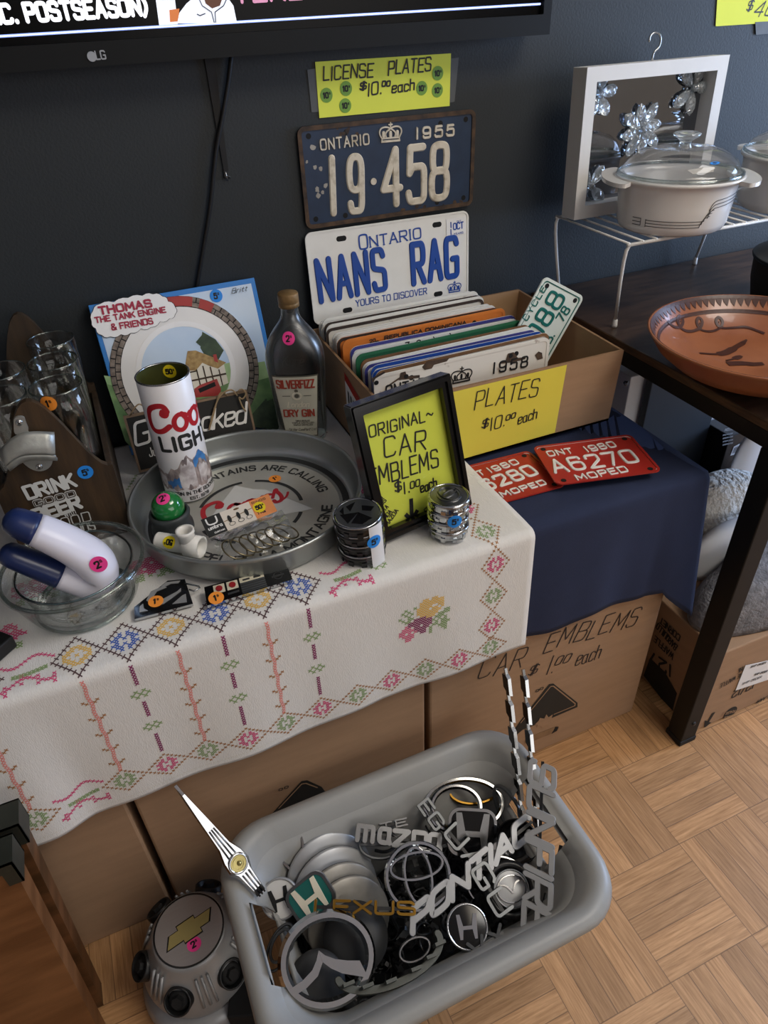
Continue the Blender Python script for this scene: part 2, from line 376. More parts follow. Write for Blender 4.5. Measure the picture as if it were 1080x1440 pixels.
def write(mb, txt, h, w, M=None, length=None, x0=0.0, y0=0.0, align='l', sp=2.2, slant=0.0, mi=0, z=0.0003, depth=0.0, jit=0.0, xs=1.0,
          serif=0.0, fn=None, arc=None, topk=.72, side=None):
    """letters of height h with stroke width w; length squeezes the line to that length; arc=(radius, middle angle, +1/-1)"""
    k = h / 10.0; tot = text_width(txt, sp) * k
    if length: xs = length / tot
    tot *= xs
    X = x0 - (tot / 2 if align == 'c' else (tot if align == 'r' else 0))
    for c in txt:
        if c == ' ': X += 4.0 * k * xs; continue
        wd, sts = strokes(c); jy = random.uniform(-1, 1) * jit * h; jr = random.uniform(-1, 1) * jit * .8
        def fp(q):
            gx = (q[0] + slant * q[1]) * k * xs; gy = q[1] * k
            gx, gy = gx - gy * jr, gy + gx * jr
            return (X + gx, y0 + gy + jy)
        XX = X
        if arc:
            R, am, sg = arc; mid = XX + wd * k * xs / 2
            th = am - sg * mid / R
            cx, cy = R * math.cos(th), R * math.sin(th)
            ux, uy = math.sin(th) * sg, -math.cos(th) * sg       # reading direction
            vx, vy = math.cos(th) * sg, math.sin(th) * sg        # up
            base = fp
            def fp(q, base=base, mid=mid):
                a, b = base(q); a -= mid
                return (cx + ux * a + vx * b, cy + uy * a + vy * b)
        pieces = []
        for pts, cl in sts:                                     # break strokes at sharp corners so every piece ends round
            if cl: pieces.append((pts, cl)); continue
            cur = [pts[0]]
            for i in range(1, len(pts) - 1):
                cur.append(pts[i]); a = Vector(pts[i]) - Vector(pts[i - 1]); b = Vector(pts[i + 1]) - Vector(pts[i])
                if a.length > .01 and b.length > .01 and a.normalized().dot(b.normalized()) < .3: pieces.append((cur, False)); cur = [pts[i]]
            cur.append(pts[-1]); pieces.append((cur, False))
        for pts, cl in pieces:
            P = [fp(q) for q in pts]
            if fn is not None:                                  # follow curved surfaces
                Q = [P[0]]
                for a, b in zip(P, P[1:]):
                    k_ = max(1, int(math.hypot(b[0] - a[0], b[1] - a[1]) / .0025))
                    Q += [(a[0] + (b[0] - a[0]) * j / k_, a[1] + (b[1] - a[1]) * j / k_) for j in range(1, k_ + 1)]
                P = Q
            if M is not None:
                f2 = (lambda x, y, zz, M=M: M @ Vector((x, y, zz))) if fn is None else (lambda x, y, zz, M=M: fn(*(M @ Vector((x, y, zz)))))
            else: f2 = fn
            mb.ribbon(P, w, z, depth, mi, f2, True, cl, topk, side)
            if serif and not cl:
                for e, o_ in ((pts[0], pts[1]), (pts[-1], pts[-2])):
                    if e[1] in (0.0, 10.0) and abs(e[1] - o_[1]) > 2:
                        mb.ribbon([fp((e[0] - serif, e[1])), fp((e[0] + serif, e[1]))], w * .6, z, depth, mi, f2, False, False, topk, side)
        X += (wd + sp) * k * xs
    return mb
STICKER = {}
def sticker(parent, M, txt, colour, r=.0098, fn=None, label=None, th=.0004):
    """round price dot lying on the surface given by M (z out of the surface)"""
    mb = MB(); f2 = (lambda x, y, z: M @ Vector((x, y, z))) if fn is None else fn
    c24 = circ(r, 24); c12 = circ(r * .55, 24)
    mb.add([Vector((x, y, 0)) for x, y in c24] + [Vector((x, y, th)) for x, y in c24] + [Vector((x, y, th)) for x, y in c12] + [Vector((0, 0, th))],
           [(i, (i + 1) % 24, 24 + (i + 1) % 24, 24 + i) for i in range(24)] + [(24 + i, 24 + (i + 1) % 24, 48 + (i + 1) % 24, 48 + i) for i in range(24)] + [(48 + i, 48 + (i + 1) % 24, 72) for i in range(24)], 0, False, f2)
    big = txt.rstrip('s\u00a2$'); small = txt[len(big):]
    h = r * (.80 if len(big) < 2 else .68); k = h / 10; big = big.replace('1', '!')
    wB = text_width(big, 2.6) * k; x = -(wB + (h * .34 if small else 0)) / 2
    write(mb, big, h, r * .22, x0=x, y0=-h / 2, sp=2.6, mi=1, z=th + .0002, fn=f2)
    if small: write(mb, 's', h * .58, r * .09, x0=x + wB + r * .2, y0=-h / 2 + h * .66, mi=1, z=th + .0002, fn=f2)
    o = mb.build('price_sticker', ['sticker_' + colour, 'sticker_ink'], parent)
    lab(o, label or ('round %s price sticker' % colour)); return o
def put(mb, pl_, txt, p0, p1, hp, w, z=.0005, **k):
    """write txt on plane pl_ with its baseline running p0 -> p1 and cap height hp (photo pixels)"""
    fr, L = pl_.frame(p0, p1); dx, dy = p1[0] - p0[0], p1[1] - p0[1]; n = math.hypot(dx, dy)
    q = pl_.hit(p0[0] + dy / n * hp, p0[1] - dx / n * hp); A = pl_.hit(*p0); y = fr.col[1].to_3d()
    h = abs((q - A).dot(y)); kk = L / n
    return write(mb, txt, h, w * kk, fr, length=L, z=z, **k)
# ------------------------------------------------------------------ material library
mat('wall_paint', '#24292c', .62, var=.12, vscale=3, bump=.25, bscale=260)
mat('room_paint', '#aeaba5', .8, var=.05, vscale=2)
mat('ceiling_paint', '#d8d6d2', .85, var=.03, vscale=2)
mat('white_trim', '#d8d6d0', .5, var=.03)
mat('card_board', '#9f7f62', .85, var=.10, vscale=14, bump=.15, bscale=90, stretch=(1, 1, 6))
mat('card_inside', '#a98763', .88, var=.1, vscale=18)
mat('card_edge', '#8d6d4e', .9, var=.2, vscale=60)
mat('box_print', '#23221f', .7, var=.1)
mat('tape_clear', '#a58663', .25, var=.05)
mat('tape_grey', '#55585a', .6, var=.15, vscale=40)
mat('paper_yellow', '#dbe356', .8, var=.03, vscale=20)
mat('paper_yellow_deep', '#e0d04c', .8, var=.03, vscale=20)
mat('ink_black', '#141414', .6, var=.1)
mat('pen_black', '#1c1a1e', .6, var=.1)
for n, c in dict(blue='#1f86e0', orange='#f29433', pink='#ee3f93', yellow='#ecd51c', green='#6f9a3d').items(): mat('sticker_' + n, c, .6, var=.03)
mat('sticker_ink', '#121212', .6, var=.05)
mat('linen', '#dcdad6', .9, var=.035, vscale=260, bump=.25, bscale=900, stretch=(1, .25, .25))
mat('linen_hem', '#d8d3c6', .9, var=.04, vscale=200)
for n, c in dict(pink='#d64f80', salmon='#e8938b', green='#8fa873', brown='#a9743f', dark='#5b4547', blue='#4467b8', gold='#e6bd66', plum='#8a2f63', rose='#dc6a8c').items(): mat('thread_' + n, c, .9, var=.15, vscale=500)
mat('navy_cloth', '#222b47', .92, var=.08, vscale=40, bump=.15, bscale=700)
mat('plate_navy', '#22344d', .42, var=.22, vscale=28, bump=.1, bscale=80)
mat('rust', '#54402f', .8, col2='#2d2622', vscale=60, bump=.3, bscale=200)
mat('plate_cream', '#cfc7b6', .5, col2='#94876f', vscale=70, thresh=(.5, .78))
mat('plate_white', '#e2e2de', .38, var=.04, vscale=40)
mat('plate_blue_ink', '#1c479a', .4, var=.05)
mat('plate_old_white', '#dfdad0', .45, col2='#6b4a33', vscale=38, thresh=(.62, .7))
mat('plate_hole', '#0b0b0b', .8, var=.1)
mat('plate_red', '#a82b23', .4, var=.06, vscale=30)
mat('plate_teal', '#1b6a62', .4, var=.06)
mat('plate_mint', '#dce4dc', .42, var=.04)
mat('plate_orange', '#d98038', .5, var=.15)
mat('plate_green', '#2c6a4a', .5, var=.1)
mat('plate_violet', '#3d3f86', .5, var=.1)
mat('plate_brown', '#7d5a3a', .6, var=.3, vscale=50)
mat('plate_dark', '#3a2e28', .7, var=.3, vscale=50)
mat('plate_steel', '#a3a29c', .45, metal=.7, var=.2, vscale=50)
mat('black_gloss', '#0d0d0e', .16, var=.1)
mat('black_satin', '#161617', .38, var=.15)
mat('black_plastic', '#1b1b1c', .34, var=.2, vscale=50)
mat('black_matte', '#131314', .75, var=.15)
mat('dark_grey', '#2c2d2e', .55, var=.12)
mat('chrome', '#c6c9cc', .09, metal=1.0, var=.08, vscale=25)
mat('chrome_dull', '#8f9091', .28, metal=1.0, var=.15, vscale=35)
mat('silver_paint', '#a4a5a6', .38, metal=.4, var=.10, vscale=22)
mat('silver_worn', '#9b978e', .42, metal=.35, col2='#6d675e', vscale=16)
mat('brushed', '#a39e9c', .34, metal=.7, var=.06, stretch=(1, 30, 1))
mat('pewter', '#75787a', .32, metal=.9, var=.1)
mat('gold_metal', '#94702f', .28, metal=1.0, var=.15)
mat('bow_gold', '#b3a66c', .3, metal=.7, var=.06)
mat('brass_wire', '#8f8468', .28, metal=1.0, var=.15)
mat('emblem_green', '#1c6660', .12, coat=.6, var=.1)
mat('ivory_fill', '#e7e1cd', .3, var=.04)
mat('tub_grey', '#8f8e8a', .42, var=.05, vscale=16, bump=.05, bscale=300)
mat('tray_metal', '#a2a7a6', .32, metal=.8, var=.10, vscale=10)
mat('tray_face', '#c4c3ba', .34, metal=.5, var=.14, vscale=9)
mat('print_black', '#2b2c2c', .45, var=.08)
mat('print_red', '#b3202b', .45, var=.06)
mat('print_white', '#cfd0cd', .5, var=.04)
mat('can_white', '#ecebee', .32, var=.02)
mat('can_inside', '#55582c', .45, metal=.4, var=.3, vscale=30)
mat('rock_print', '#b3a5a1', .5, col2='#6f6468', vscale=60, stretch=(3, 3, 1))
mat('snow_print', '#e6e2e4', .5, col2='#a99fa2', vscale=70)
mat('blue_print', '#4d8fd0', .5, col2='#2b5f9e', vscale=60)
glass('gin_glass', '#c6cecd', .30, .8, .10)
glass('clear_glass', '#ffffff', .02, .45, .0); glass('bowl_glass', '#fdfefe', .03, .42, .02); glass('rim_glass', '#eef4f2', .05, .55, .12); glass('lid_glass', '#fbfcfe', .02, .5, .03)
glass('wrap_film', '#fbfcfd', .10, .4, .04); glass('tumbler_glass', '#fdfefd', .02, .5, .02)
glass('glass_edge', '#e6efec', .06, .6, .12)
glass('glass_blue_edge', '#c4e2e8', .06, .9, .16)
mat('crystal', '#dfe6ea', .05, trans=.85, ior=1.6, var=.02)
mat('gin_cap', '#8c6f47', .5, metal=.35, var=.35, vscale=60, bump=.3, bscale=300)
mat('gin_label', '#c9c7b6', .7, var=.06, vscale=40)
mat('gin_label_trim', '#5d5a50', .7, var=.1)
mat('gin_red', '#a6402f', .7, var=.1)
mat('walnut', '#43311d', .55, col2='#2a1e11', vscale=9, stretch=(9, 9, 1.2), bump=.1, bscale=60)
mat('walnut_dark', '#3a2b1b', .6, col2='#241a10', vscale=9, stretch=(9, 9, 1.2))
mat('cast_metal', '#a9aaa4', .42, metal=.6, var=.18, vscale=60, bump=.15, bscale=160)
mat('steel', '#b9bbbb', .25, metal=1.0, var=.08)
mat('sky_print', '#a9c6e6', .45, col2='#d8e4f0', vscale=4)
mat('box_blue', '#2d7cc9', .42, var=.06)
mat('box_navy', '#1d3c6b', .45, var=.08)
mat('box_white', '#eeeeee', .45, var=.03)
mat('maroon_ink', '#a32642', .5, var=.06)
mat('meadow', '#7fa068', .5, col2='#3f6540', vscale=22)
mat('meadow_far', '#a9c48f', .5, col2='#6f9a68', vscale=16)
mat('stone_print', '#8d8176', .55, col2='#5b504a', vscale=120)
mat('plate_rim', '#e9e8e6', .4, var=.06, vscale=12)
mat('thatch', '#b39662', .6, col2='#8a6d41', vscale=60, stretch=(2, 2, 8))
mat('timber_print', '#e2ddcf', .6, var=.08)
mat('dark_tree', '#2a3b2e', .6, col2='#45573f', vscale=60)
mat('red_car', '#a63431', .45, var=.15)
mat('engine_blue', '#2d4f9e', .45, var=.12)
mat('engine_green', '#4d7d5e', .45, var=.12)
mat('chalk_slate', '#2a2927', .8, var=.15, vscale=14)
mat('chalk_trim', '#87705a', .8, var=.2)
mat('chalk_white', '#e9e7e2', .8, var=.05)
mat('jute', '#a08968', .9, var=.25, vscale=200)
mat('green_ball', '#1e7a3a', .07, coat=.8, var=.3, vscale=18)
mat('ball_base', '#3a3f40', .5, var=.1)
mat('pvc', '#e6e4de', .35, var=.04)
mat('tool_white', '#dcdcea', .3, var=.02)
mat('tool_navy', '#1c2a55', .3, var=.08)
mat('card_orange', '#e8955a', .6, var=.06)
mat('card_white', '#e3dbd0', .6, var=.04)
mat('red_button', '#8f1d22', .4, var=.06)
mat('grey_print', '#c9c3ac', .5, var=.05)
mat('hub_black', '#191a1b', .4, var=.2)
mat('acacia', '#7c5230', .5, col2='#5f3a1c', vscale=7, stretch=(1.2, 1.2, 5), bump=.1, bscale=60)
mat('acacia_dark', '#6b4426', .55, col2='#43290f', vscale=7, stretch=(1.2, 1.2, 5))
mat('iron_bracket', '#33362f', .5, metal=.4, var=.2, vscale=40)
mat('desk_wood', '#4c3a2e', .34, col2='#2e231c', vscale=8, stretch=(1.5, 9, 9), bump=.06, bscale=80)
mat('desk_edge', '#5a412b', .6, col2='#3a281a', vscale=20, stretch=(10, 1, 10))
mat('desk_steel', '#121313', .5, spec=.3, var=.12)
mat('wire_white', '#e2e0dc', .35, var=.03)
mat('frame_white', '#d4d3d0', .45, var=.03)
mat('mirror', '#8e9096', .03, metal=1.0, var=.03)
mat('ceramic_white', '#dad8d4', .2, coat=.4, var=.02)
mat('line_ink', '#4a4742', .5, var=.1)
mat('terracotta', '#a0633f', .32, col2='#8b5233', vscale=12, coat=.25)
mat('terra_paint', '#46251c', .4, var=.2, vscale=80)
mat('iron_pot', '#26292a', .5, col2='#1c1f20', vscale=40, bump=.15, bscale=300)
mat('pot_lid', '#3d4042', .4, metal=.4, var=.2, vscale=60)
mat('panel_white', '#e6e6e9', .5, var=.04)
mat('panel_dark', '#2a3038', .6, var=.06)
mat('plush', '#e4e2dc', .95, var=.10, vscale=60, bump=1.0, bscale=75, bdist=.012)
mat('sheet_white', '#d9dadd', .85, var=.05, vscale=20)
mat('tub_olive', '#4a4c44', .5, var=.1)
mat('fleece', '#85858a', .98, col2='#66666b', vscale=60, bump=.9, bscale=220, bdist=.005)
mat('label_white', '#e4e4e4', .6, var=.03)
mat('bracket_steel', '#666a6a', .4, metal=.8, var=.1)
mat('jersey', '#dfe4ee', .5, emit=.85); mat('skin_dim', '#5b3a2a', .5, emit=.5); mat('screen_white', '#f2f4fb', .5, emit=1.0); mat('screen_blue', '#8ea6ee', .5, emit=1.0)
mat('screen_orange', '#c9743f', .5, emit=.6); mat('screen_pink', '#c98aa8', .5, emit=.7); mat('jersey_line', '#39404f', .5, emit=.3)
mat('tv_panel', '#030304', .25, spec=.15, var=.1); mat('tv_frame', '#0e1011', .55, spec=.25, var=.1); mat('logo_grey', '#9a9da0', .4, var=.05)
mat('cord_black', '#08080a', .6, var=.1)
mat('lamp_on', '#fff2dd', .5, emit=5.0)
mat('lamp_amber', '#ffb24a', .5, emit=1.5)

def parquet(name, s, ox, oy):
    m = bpy.data.materials.new(name); m.use_nodes = True; MATS[name] = m; nt = m.node_tree; L = nt.links
    b = nt.nodes['Principled BSDF']; b.inputs['Roughness'].default_value = .42
    geo = nt.nodes.new('ShaderNodeNewGeometry'); sp = nt.nodes.new('ShaderNodeSeparateXYZ'); L.new(geo.outputs['Position'], sp.inputs[0])
    def M(op, a, b_=None, c=None):
        n = nt.nodes.new('ShaderNodeMath'); n.operation = op
        for i, v in enumerate((a, b_, c)):
            if v is None: continue
            if isinstance(v, (int, float)): n.inputs[i].default_value = v
            else: L.new(v, n.inputs[i])
        return n.outputs[0]
    u = M('DIVIDE', M('SUBTRACT', sp.outputs[0], ox), s); v = M('DIVIDE', M('SUBTRACT', sp.outputs[1], oy), s)
    iu, iv = M('FLOOR', u), M('FLOOR', v); fu, fv = M('SUBTRACT', u, iu), M('SUBTRACT', v, iv)
    par = M('FLOORED_MODULO', M('ADD', iu, iv), 2.0)                  # 0: strips run along y, 1: along x
    def mix(a, b_): return M('ADD', M('MULTIPLY', a, M('SUBTRACT', 1.0, par)), M('MULTIPLY', b_, par))
    t = M('MULTIPLY', mix(fu, fv), 5.0); lng = mix(fv, fu)
    it = M('FLOOR', t); ft = M('SUBTRACT', t, it)
    cid = nt.nodes.new('ShaderNodeCombineXYZ'); L.new(M('ADD', M('MULTIPLY', iu, 7.13), it), cid.inputs[0]); L.new(M('MULTIPLY', iv, 3.71), cid.inputs[1])
    wn = nt.nodes.new('ShaderNodeTexWhiteNoise'); wn.noise_dimensions = '2D'; L.new(cid.outputs[0], wn.inputs['Vector'])
    gv = nt.nodes.new('ShaderNodeCombineXYZ'); L.new(M('MULTIPLY', t, 9.0), gv.inputs[0]); L.new(M('MULTIPLY', lng, 2.4), gv.inputs[1]); L.new(M('MULTIPLY', wn.outputs['Value'], 40.0), gv.inputs[2])
    no = nt.nodes.new('ShaderNodeTexNoise'); no.inputs['Scale'].default_value = 1.0; no.inputs['Detail'].default_value = 5; no.inputs['Roughness'].default_value = .65; L.new(gv.outputs[0], no.inputs['Vector'])
    r = nt.nodes.new('ShaderNodeValToRGB'); r.color_ramp.elements[0].position = .28; r.color_ramp.elements[0].color = lin('#91683f'); r.color_ramp.elements[1].position = .7; r.color_ramp.elements[1].color = lin('#c4976a')
    L.new(no.outputs['Fac'], r.inputs['Fac'])
    hs = nt.nodes.new('ShaderNodeHueSaturation'); L.new(r.outputs[0], hs.inputs['Color']); L.new(M('MULTIPLY_ADD', wn.outputs['Value'], .34, .80), hs.inputs['Value'])
    e1 = M('MINIMUM', ft, M('SUBTRACT', 1.0, ft)); e2 = M('MULTIPLY', M('MINIMUM', lng, M('SUBTRACT', 1.0, lng)), 5.0)
    gap = M('LESS_THAN', M('MINIMUM', e1, e2), .022)
    mx = nt.nodes.new('ShaderNodeMixRGB'); L.new(M('MULTIPLY', gap, .6), mx.inputs['Fac']); L.new(hs.outputs[0], mx.inputs[1]); mx.inputs[2].default_value = lin('#4a321f')
    L.new(mx.outputs[0], b.inputs['Base Color'])
    bp = nt.nodes.new('ShaderNodeBump'); bp.inputs['Strength'].default_value = .3; bp.inputs['Distance'].default_value = .001
    L.new(M('SUBTRACT', no.outputs['Fac'], gap), bp.inputs['Height']); L.new(bp.outputs[0], b.inputs['Normal'])
parquet('parquet', .157, .667, -.618)

# ------------------------------------------------------------------ the room
RX0, RX1, RY0, RZ1 = -2.3, 2.9, -4.2, 2.5
struct(MB().box(RX0, RX1, RY0, 0.0, -.06, 0.0), 'floor', 'parquet')
struct(MB().box(RX0 - .1, RX1 + .1, 0.0, .1, -.06, RZ1 + .06), 'wall_back', 'wall_paint')
struct(MB().box(RX0 - .1, RX0, RY0, 0, -.06, RZ1 + .06), 'wall_left', 'room_paint')
struct(MB().box(RX0 - .1, RX1 + .1, RY0 - .1, RY0, -.06, RZ1 + .06), 'wall_front', 'room_paint')
struct(MB().box(RX0, RX1, RY0, 0, RZ1, RZ1 + .06), 'ceiling', 'ceiling_paint')
w = MB()                                     # right wall with the side window opening
for (y0, y1, z0, z1) in ((RY0, -1.3, -.06, RZ1 + .06), (-.2, 0, -.06, RZ1 + .06), (-1.3, -.2, -.06, .5), (-1.3, -.2, 2.0, RZ1 + .06)): w.box(RX1, RX1 + .1, y0, y1, z0, z1)
struct(w, 'wall_right', 'room_paint')
w = MB()
for (y0, y1, z0, z1) in ((-1.34, -1.27, .46, 2.04), (-.23, -.16, .46, 2.04), (-1.27, -.23, .46, .53), (-1.27, -.23, 1.97, 2.04), (-.77, -.73, .53, 1.97)): w.box(RX1 - .03, RX1 + .04, y0, y1, z0, z1)
struct(w, 'window_1', 'white_trim', bevel=.004)
# ceiling lamp (behind the viewer, the source of the soft overhead light)
t = thing('ceiling_lamp', 'flat rectangular ceiling lamp with a glowing diffuser', 'lamp', (1.30, -1.45, 2.47))
MB().ringprism(rrect(1.4, .8, .02, cx=1.30, cy=-1.45), rrect(1.32, .72, .02, cx=1.30, cy=-1.45), 2.44, 2.5).build('lamp_frame', 'white_trim', t)
MB().prism(rrect(1.32, .72, .02, cx=1.30, cy=-1.45), 2.455, 2.47).build('diffuser', 'lamp_on', t)
# ------------------------------------------------------------------ television on the wall
tv = thing('television', 'large flat black television showing sports text, mounted high on the dark wall', 'television', (.18, -.03, 1.12))
x0, x1, z0, z1 = -.46, .757, 1.117, 1.80
out = [(x0, z0), (x1 - .004, z0), (x1, z0 + .004), (x1, z1), (x0, z1)]
XZ = lambda y: Matrix(((1, 0, 0, 0), (0, 0, -1, y), (0, 1, 0, 0), (0, 0, 0, 1)))     # drawing plane x,z facing the viewer
m = MB()
m.ringprism([(x0, z0), (x1, z0), (x1, z1), (x0, z1)], [(x0 + .012, z0 + .026), (x1 - .014, z0 + .026), (x1 - .014, z1 - .012), (x0 + .012, z1 - .012)], -.0, .012, M=XZ(-.042))
m.box(x0 + .004, x1 - .004, -.042, -.012, z0 + .002, z1)
m.build('frame', 'tv_frame', tv, bevel=.002)
m = MB(XZ(-.0455)); m.flat([(x0 + .012, z0 + .026), (x1 - .014, z0 + .026), (x1 - .014, z1 - .012), (x0 + .012, z1 - .012)], 0)
scr = m.build('screen', 'tv_panel', tv)
pl = Plane((0, -.046, 0), (0, -1, 0))
m = MB()
def on_tv(px, py): q = pl.hit(px, py); return (q.x, q.z)
ML = XZ(-.0462)
a, b = on_tv(-300, 69), on_tv(760, 5.5)
m.M = ML
m.ribbon([a, b], .0030, .0004, 0, 1, None, False); m.ribbon([a, b], .0012, .0007, 0, 0, None, False)
m.M = Matrix()
put(m, pl, 'NC. POSTSEASON)', (-12, 33), (207, 20), 25, 5.6, mi=0, sp=2.6, z=.0006)
put(m, pl, 'YERE*', (331, 3.5), (436, -3), 18, 4, mi=2, sp=2.2, z=.0006)
m.build('caption', ['screen_white', 'screen_blue', 'screen_pink'], tv)
m = MB()
def sp(pts, mi, dz=.0006, mm=m):
    mm.add([pl.hit(*q) + Vector((0, -dz, 0)) for q in pts], [tuple(range(len(pts)))], mi)
sp([(219, 0), (224, 37), (250, 36), (246, 0)], 0)
sp([(238, 14), (252, 12), (251, 30), (239, 31)], 3, .0008)
sp([(249, 33), (252, 18), (262, 5), (275, -6), (318, -6), (328, 8), (333, 32)], 0, .001)
sp([(286, -4), (289, 5), (298, 12), (309, 8), (313, -4)], 1, .0013)
jm = Matrix.Translation((0, -.0476, 0))
for pts in ([(279, -3), (284, 8), (297, 17), (301, 32)], [(319, -3), (314, 8), (302, 17), (303, 32)]):
    q = [pl.hit(*k) for k in pts]; m.M = XZ(-.0478); m.ribbon([(k.x, k.z) for k in q], .0012, .0, 0, 2, None, False); m.M = Matrix()
q = [pl.hit(*k) for k in ((277, 20), (281, 22), (288, 19))]; m.M = XZ(-.0478); m.ribbon([(k.x, k.z) for k in q], .0012, 0, 0, 2)
m.M = Matrix()
m.build('player_picture', ['jersey', 'skin_dim', 'jersey_line', 'screen_orange'], tv)
bz = Plane((0, -.0545, 0), (0, -1, 0)); m = MB()
fr, Lw = bz.frame((136, 83.5), (149, 82.5)); write(m, 'LG', .0085, .0016, fr, length=Lw, z=.0003)
c = bz.hit(129, 79.5); m.M = XZ(c.y - .0003); m.prism(circ(.0055, 24, c.x, c.z), 0, .0004)
m.build('maker_logo', 'logo_grey', tv)

# ------------------------------------------------------------------ cord and strap
pts = [aty(px, py, -.007) for px, py in ((326, 70), (322, 110), (313, 165), (304, 208), (300, 245), (296, 290), (286, 350), (277, 402), (268, 470))]
tag(MB().tube(chaikin(pts, 2), .0032, 8).build('power_cord', 'cord_black'), 'thin black power cord hanging from the television down the dark wall', 'cord')
st = thing('cable_strap', 'flat black strap hanging below the television with a small metal clip at its end', 'strap', aty(300, 120, 0))
m = MB(); a = [aty(px, py, -.002) for px, py in ((285, 70), (300, 70), (321, 240), (315, 243))]
b = [q + Vector((0, -.002, 0)) for q in a]
m.add(a + b, [(0, 1, 2, 3), (7, 6, 5, 4), (0, 4, 5, 1), (1, 5, 6, 2), (2, 6, 7, 3), (3, 7, 4, 0)]); m.build('webbing', 'cord_black', st)
m = MB(); m.tube([aty(px, py, -.004) for px, py in ((315, 240), (316, 250), (321, 248), (324, 250))], .0016, 6); m.tube([aty(317, 241, -.006), aty(320, 254, -.006)], .001, 6, mi=1); m.build('clip', ['black_satin', 'steel'], st)

# ------------------------------------------------------------------ paper signs on the wall
wall = Plane((0, -.0012, 0), (0, -1, 0))
def paper(pl_, corners, matn, parent, name='paper', th=.0006, curl=0):
    q = [pl_.hit(*c) for c in corners]; n = pl_.n
    m = MB(); m.add(q + [k + n * th for k in q], [(0, 1, 2, 3), (7, 6, 5, 4), (0, 4, 5, 1), (1, 5, 6, 2), (2, 6, 7, 3), (3, 7, 4, 0)])
    return m.build(name, matn, parent)
s = thing('price_sign', 'yellow handwritten LICENSE PLATES paper taped to the wall above the blue plate', 'sign', wall.hit(540, 120))
paper(wall, [(443, 87), (634, 75), (632, 149), (449, 166)], 'paper_yellow', s)
tp = Plane((0, -.0006, 0), (0, -1, 0))
for cs in ([(432, 98), (446, 96), (451, 157), (438, 158)], [(630, 83), (645, 81), (639, 143), (629, 145)]): lab(paper(tp, cs, 'tape_grey', s, 'tape', .0004), 'strip of grey tape')
pl = Plane((0, -.0019, 0), (0, -1, 0)); m = MB()
for tx, p0, p1, h in (('LICENSE', (455, 113.5), (524, 107.5), 19), ('PLATES', (546, 105), (605, 100), 19), ('$', (506, 127), (514, 126), 11), ('10.', (517, 134.5), (536, 132), 17), ('00', (537, 121.5), (548, 120.5), 7), ('each', (551, 130), (582, 126), 15)):
    put(m, pl, tx, p0, p1, h, 1.9, slant=.14, jit=.05)
m.build('handwriting', 'pen_black', s)
for px, py in ((459, 134), (486.5, 124.5), (485.5, 148.5), (593, 124), (615.5, 103), (615, 127)):
    fr, _ = pl.frame((px, py), (px + 10, py - .9)); sticker(s, fr, '10s', 'green', .0098, label='round green ten dollar price sticker')
s = thing('price_sign', 'yellow paper with $40 in pen on the wall above the shadow box', 'sign', wall.hit(1060, 15))
paper(wall, [(1012, -60), (1150, -68), (1146, 28), (1006, 37)], 'paper_yellow', s)
m = MB(); fr, Lw = pl.frame((1049, 16), (1056, 15)); write(m, '$', .016, .002, fr, length=Lw, slant=.2)
fr, Lw = pl.frame((1058, 23), (1092, 20.5)); write(m, '40.', .022, .0022, fr, length=Lw, slant=.25, jit=.04); m.build('handwriting', 'pen_black', s)
lab(paper(Plane((0, -.0022, 0), (0, -1, 0)), [(1062, 31), (1120, 28), (1121, 44), (1063, 49)], 'tape_grey', s, 'tape', .0004), 'strip of grey tape')

# ------------------------------------------------------------------ licence plates: shared builder
def crown(m, M, h, mi=0, z=.0004, depth=0.0, w=None):
    """royal crown of height h, centred on x=0, bottom at y=0"""
    w = w or h * .07; k = h / 10; f = lambda x, y, zz: M @ Vector((x, y, zz))
    def r(p, cl=False, ww=w): m.ribbon([(a * k, b * k) for a, b in p], ww, z, depth, mi, f, True, cl)
    r([(-5.6, .6), (5.6, .6)], ww=w * 1.3); r([(-5.4, 2.2), (5.4, 2.2)]); r([(-5.6, .6), (-5.4, 2.2)]); r([(5.6, .6), (5.4, 2.2)])
    r(chaikin([(-5.4, 2.2), (-7.2, 5), (-6, 7.6), (-2.5, 8), (0, 7)], 2)); r(chaikin([(5.4, 2.2), (7.2, 5), (6, 7.6), (2.5, 8), (0, 7)], 2))
    r(chaikin([(-2.6, 2.2), (-3.4, 5), (0, 7)], 2)); r(chaikin([(2.6, 2.2), (3.4, 5), (0, 7)], 2))
    r([(0, 7), (0, 10)]); r([(-1, 9), (1, 9)]); r([(-4.3, 3.2), (-4.3, 5)], ww=w * 2.2); r([(0, 3.2), (0, 5)], ww=w * 2.2); r([(4.3, 3.2), (4.3, 5)], ww=w * 2.2)
def plate_blank(w, h, face, th=.0012, r=.012, rim=.0022, rimmat=None, parent=None, M=None, holes=(), inset=.004, rimin=None, slot=False):
    m = MB(M); m.prism(rrect(w, h, r), 0, th, 0, smooth=True)
    m.ringprism(rrect(w, h, r), rrect(w - 2 * inset, h - 2 * inset, max(.002, r - inset)), th, th + rim * .5, 1)
    for hx, hy in holes: m.prism(rrect(.018, .0085, .0042, cx=hx, cy=hy) if slot else circ(.0042, 16, hx, hy), th * .5, th + .0003, 2)
    return m.build('plate_body', [face, rimmat or face, 'plate_hole'], parent)
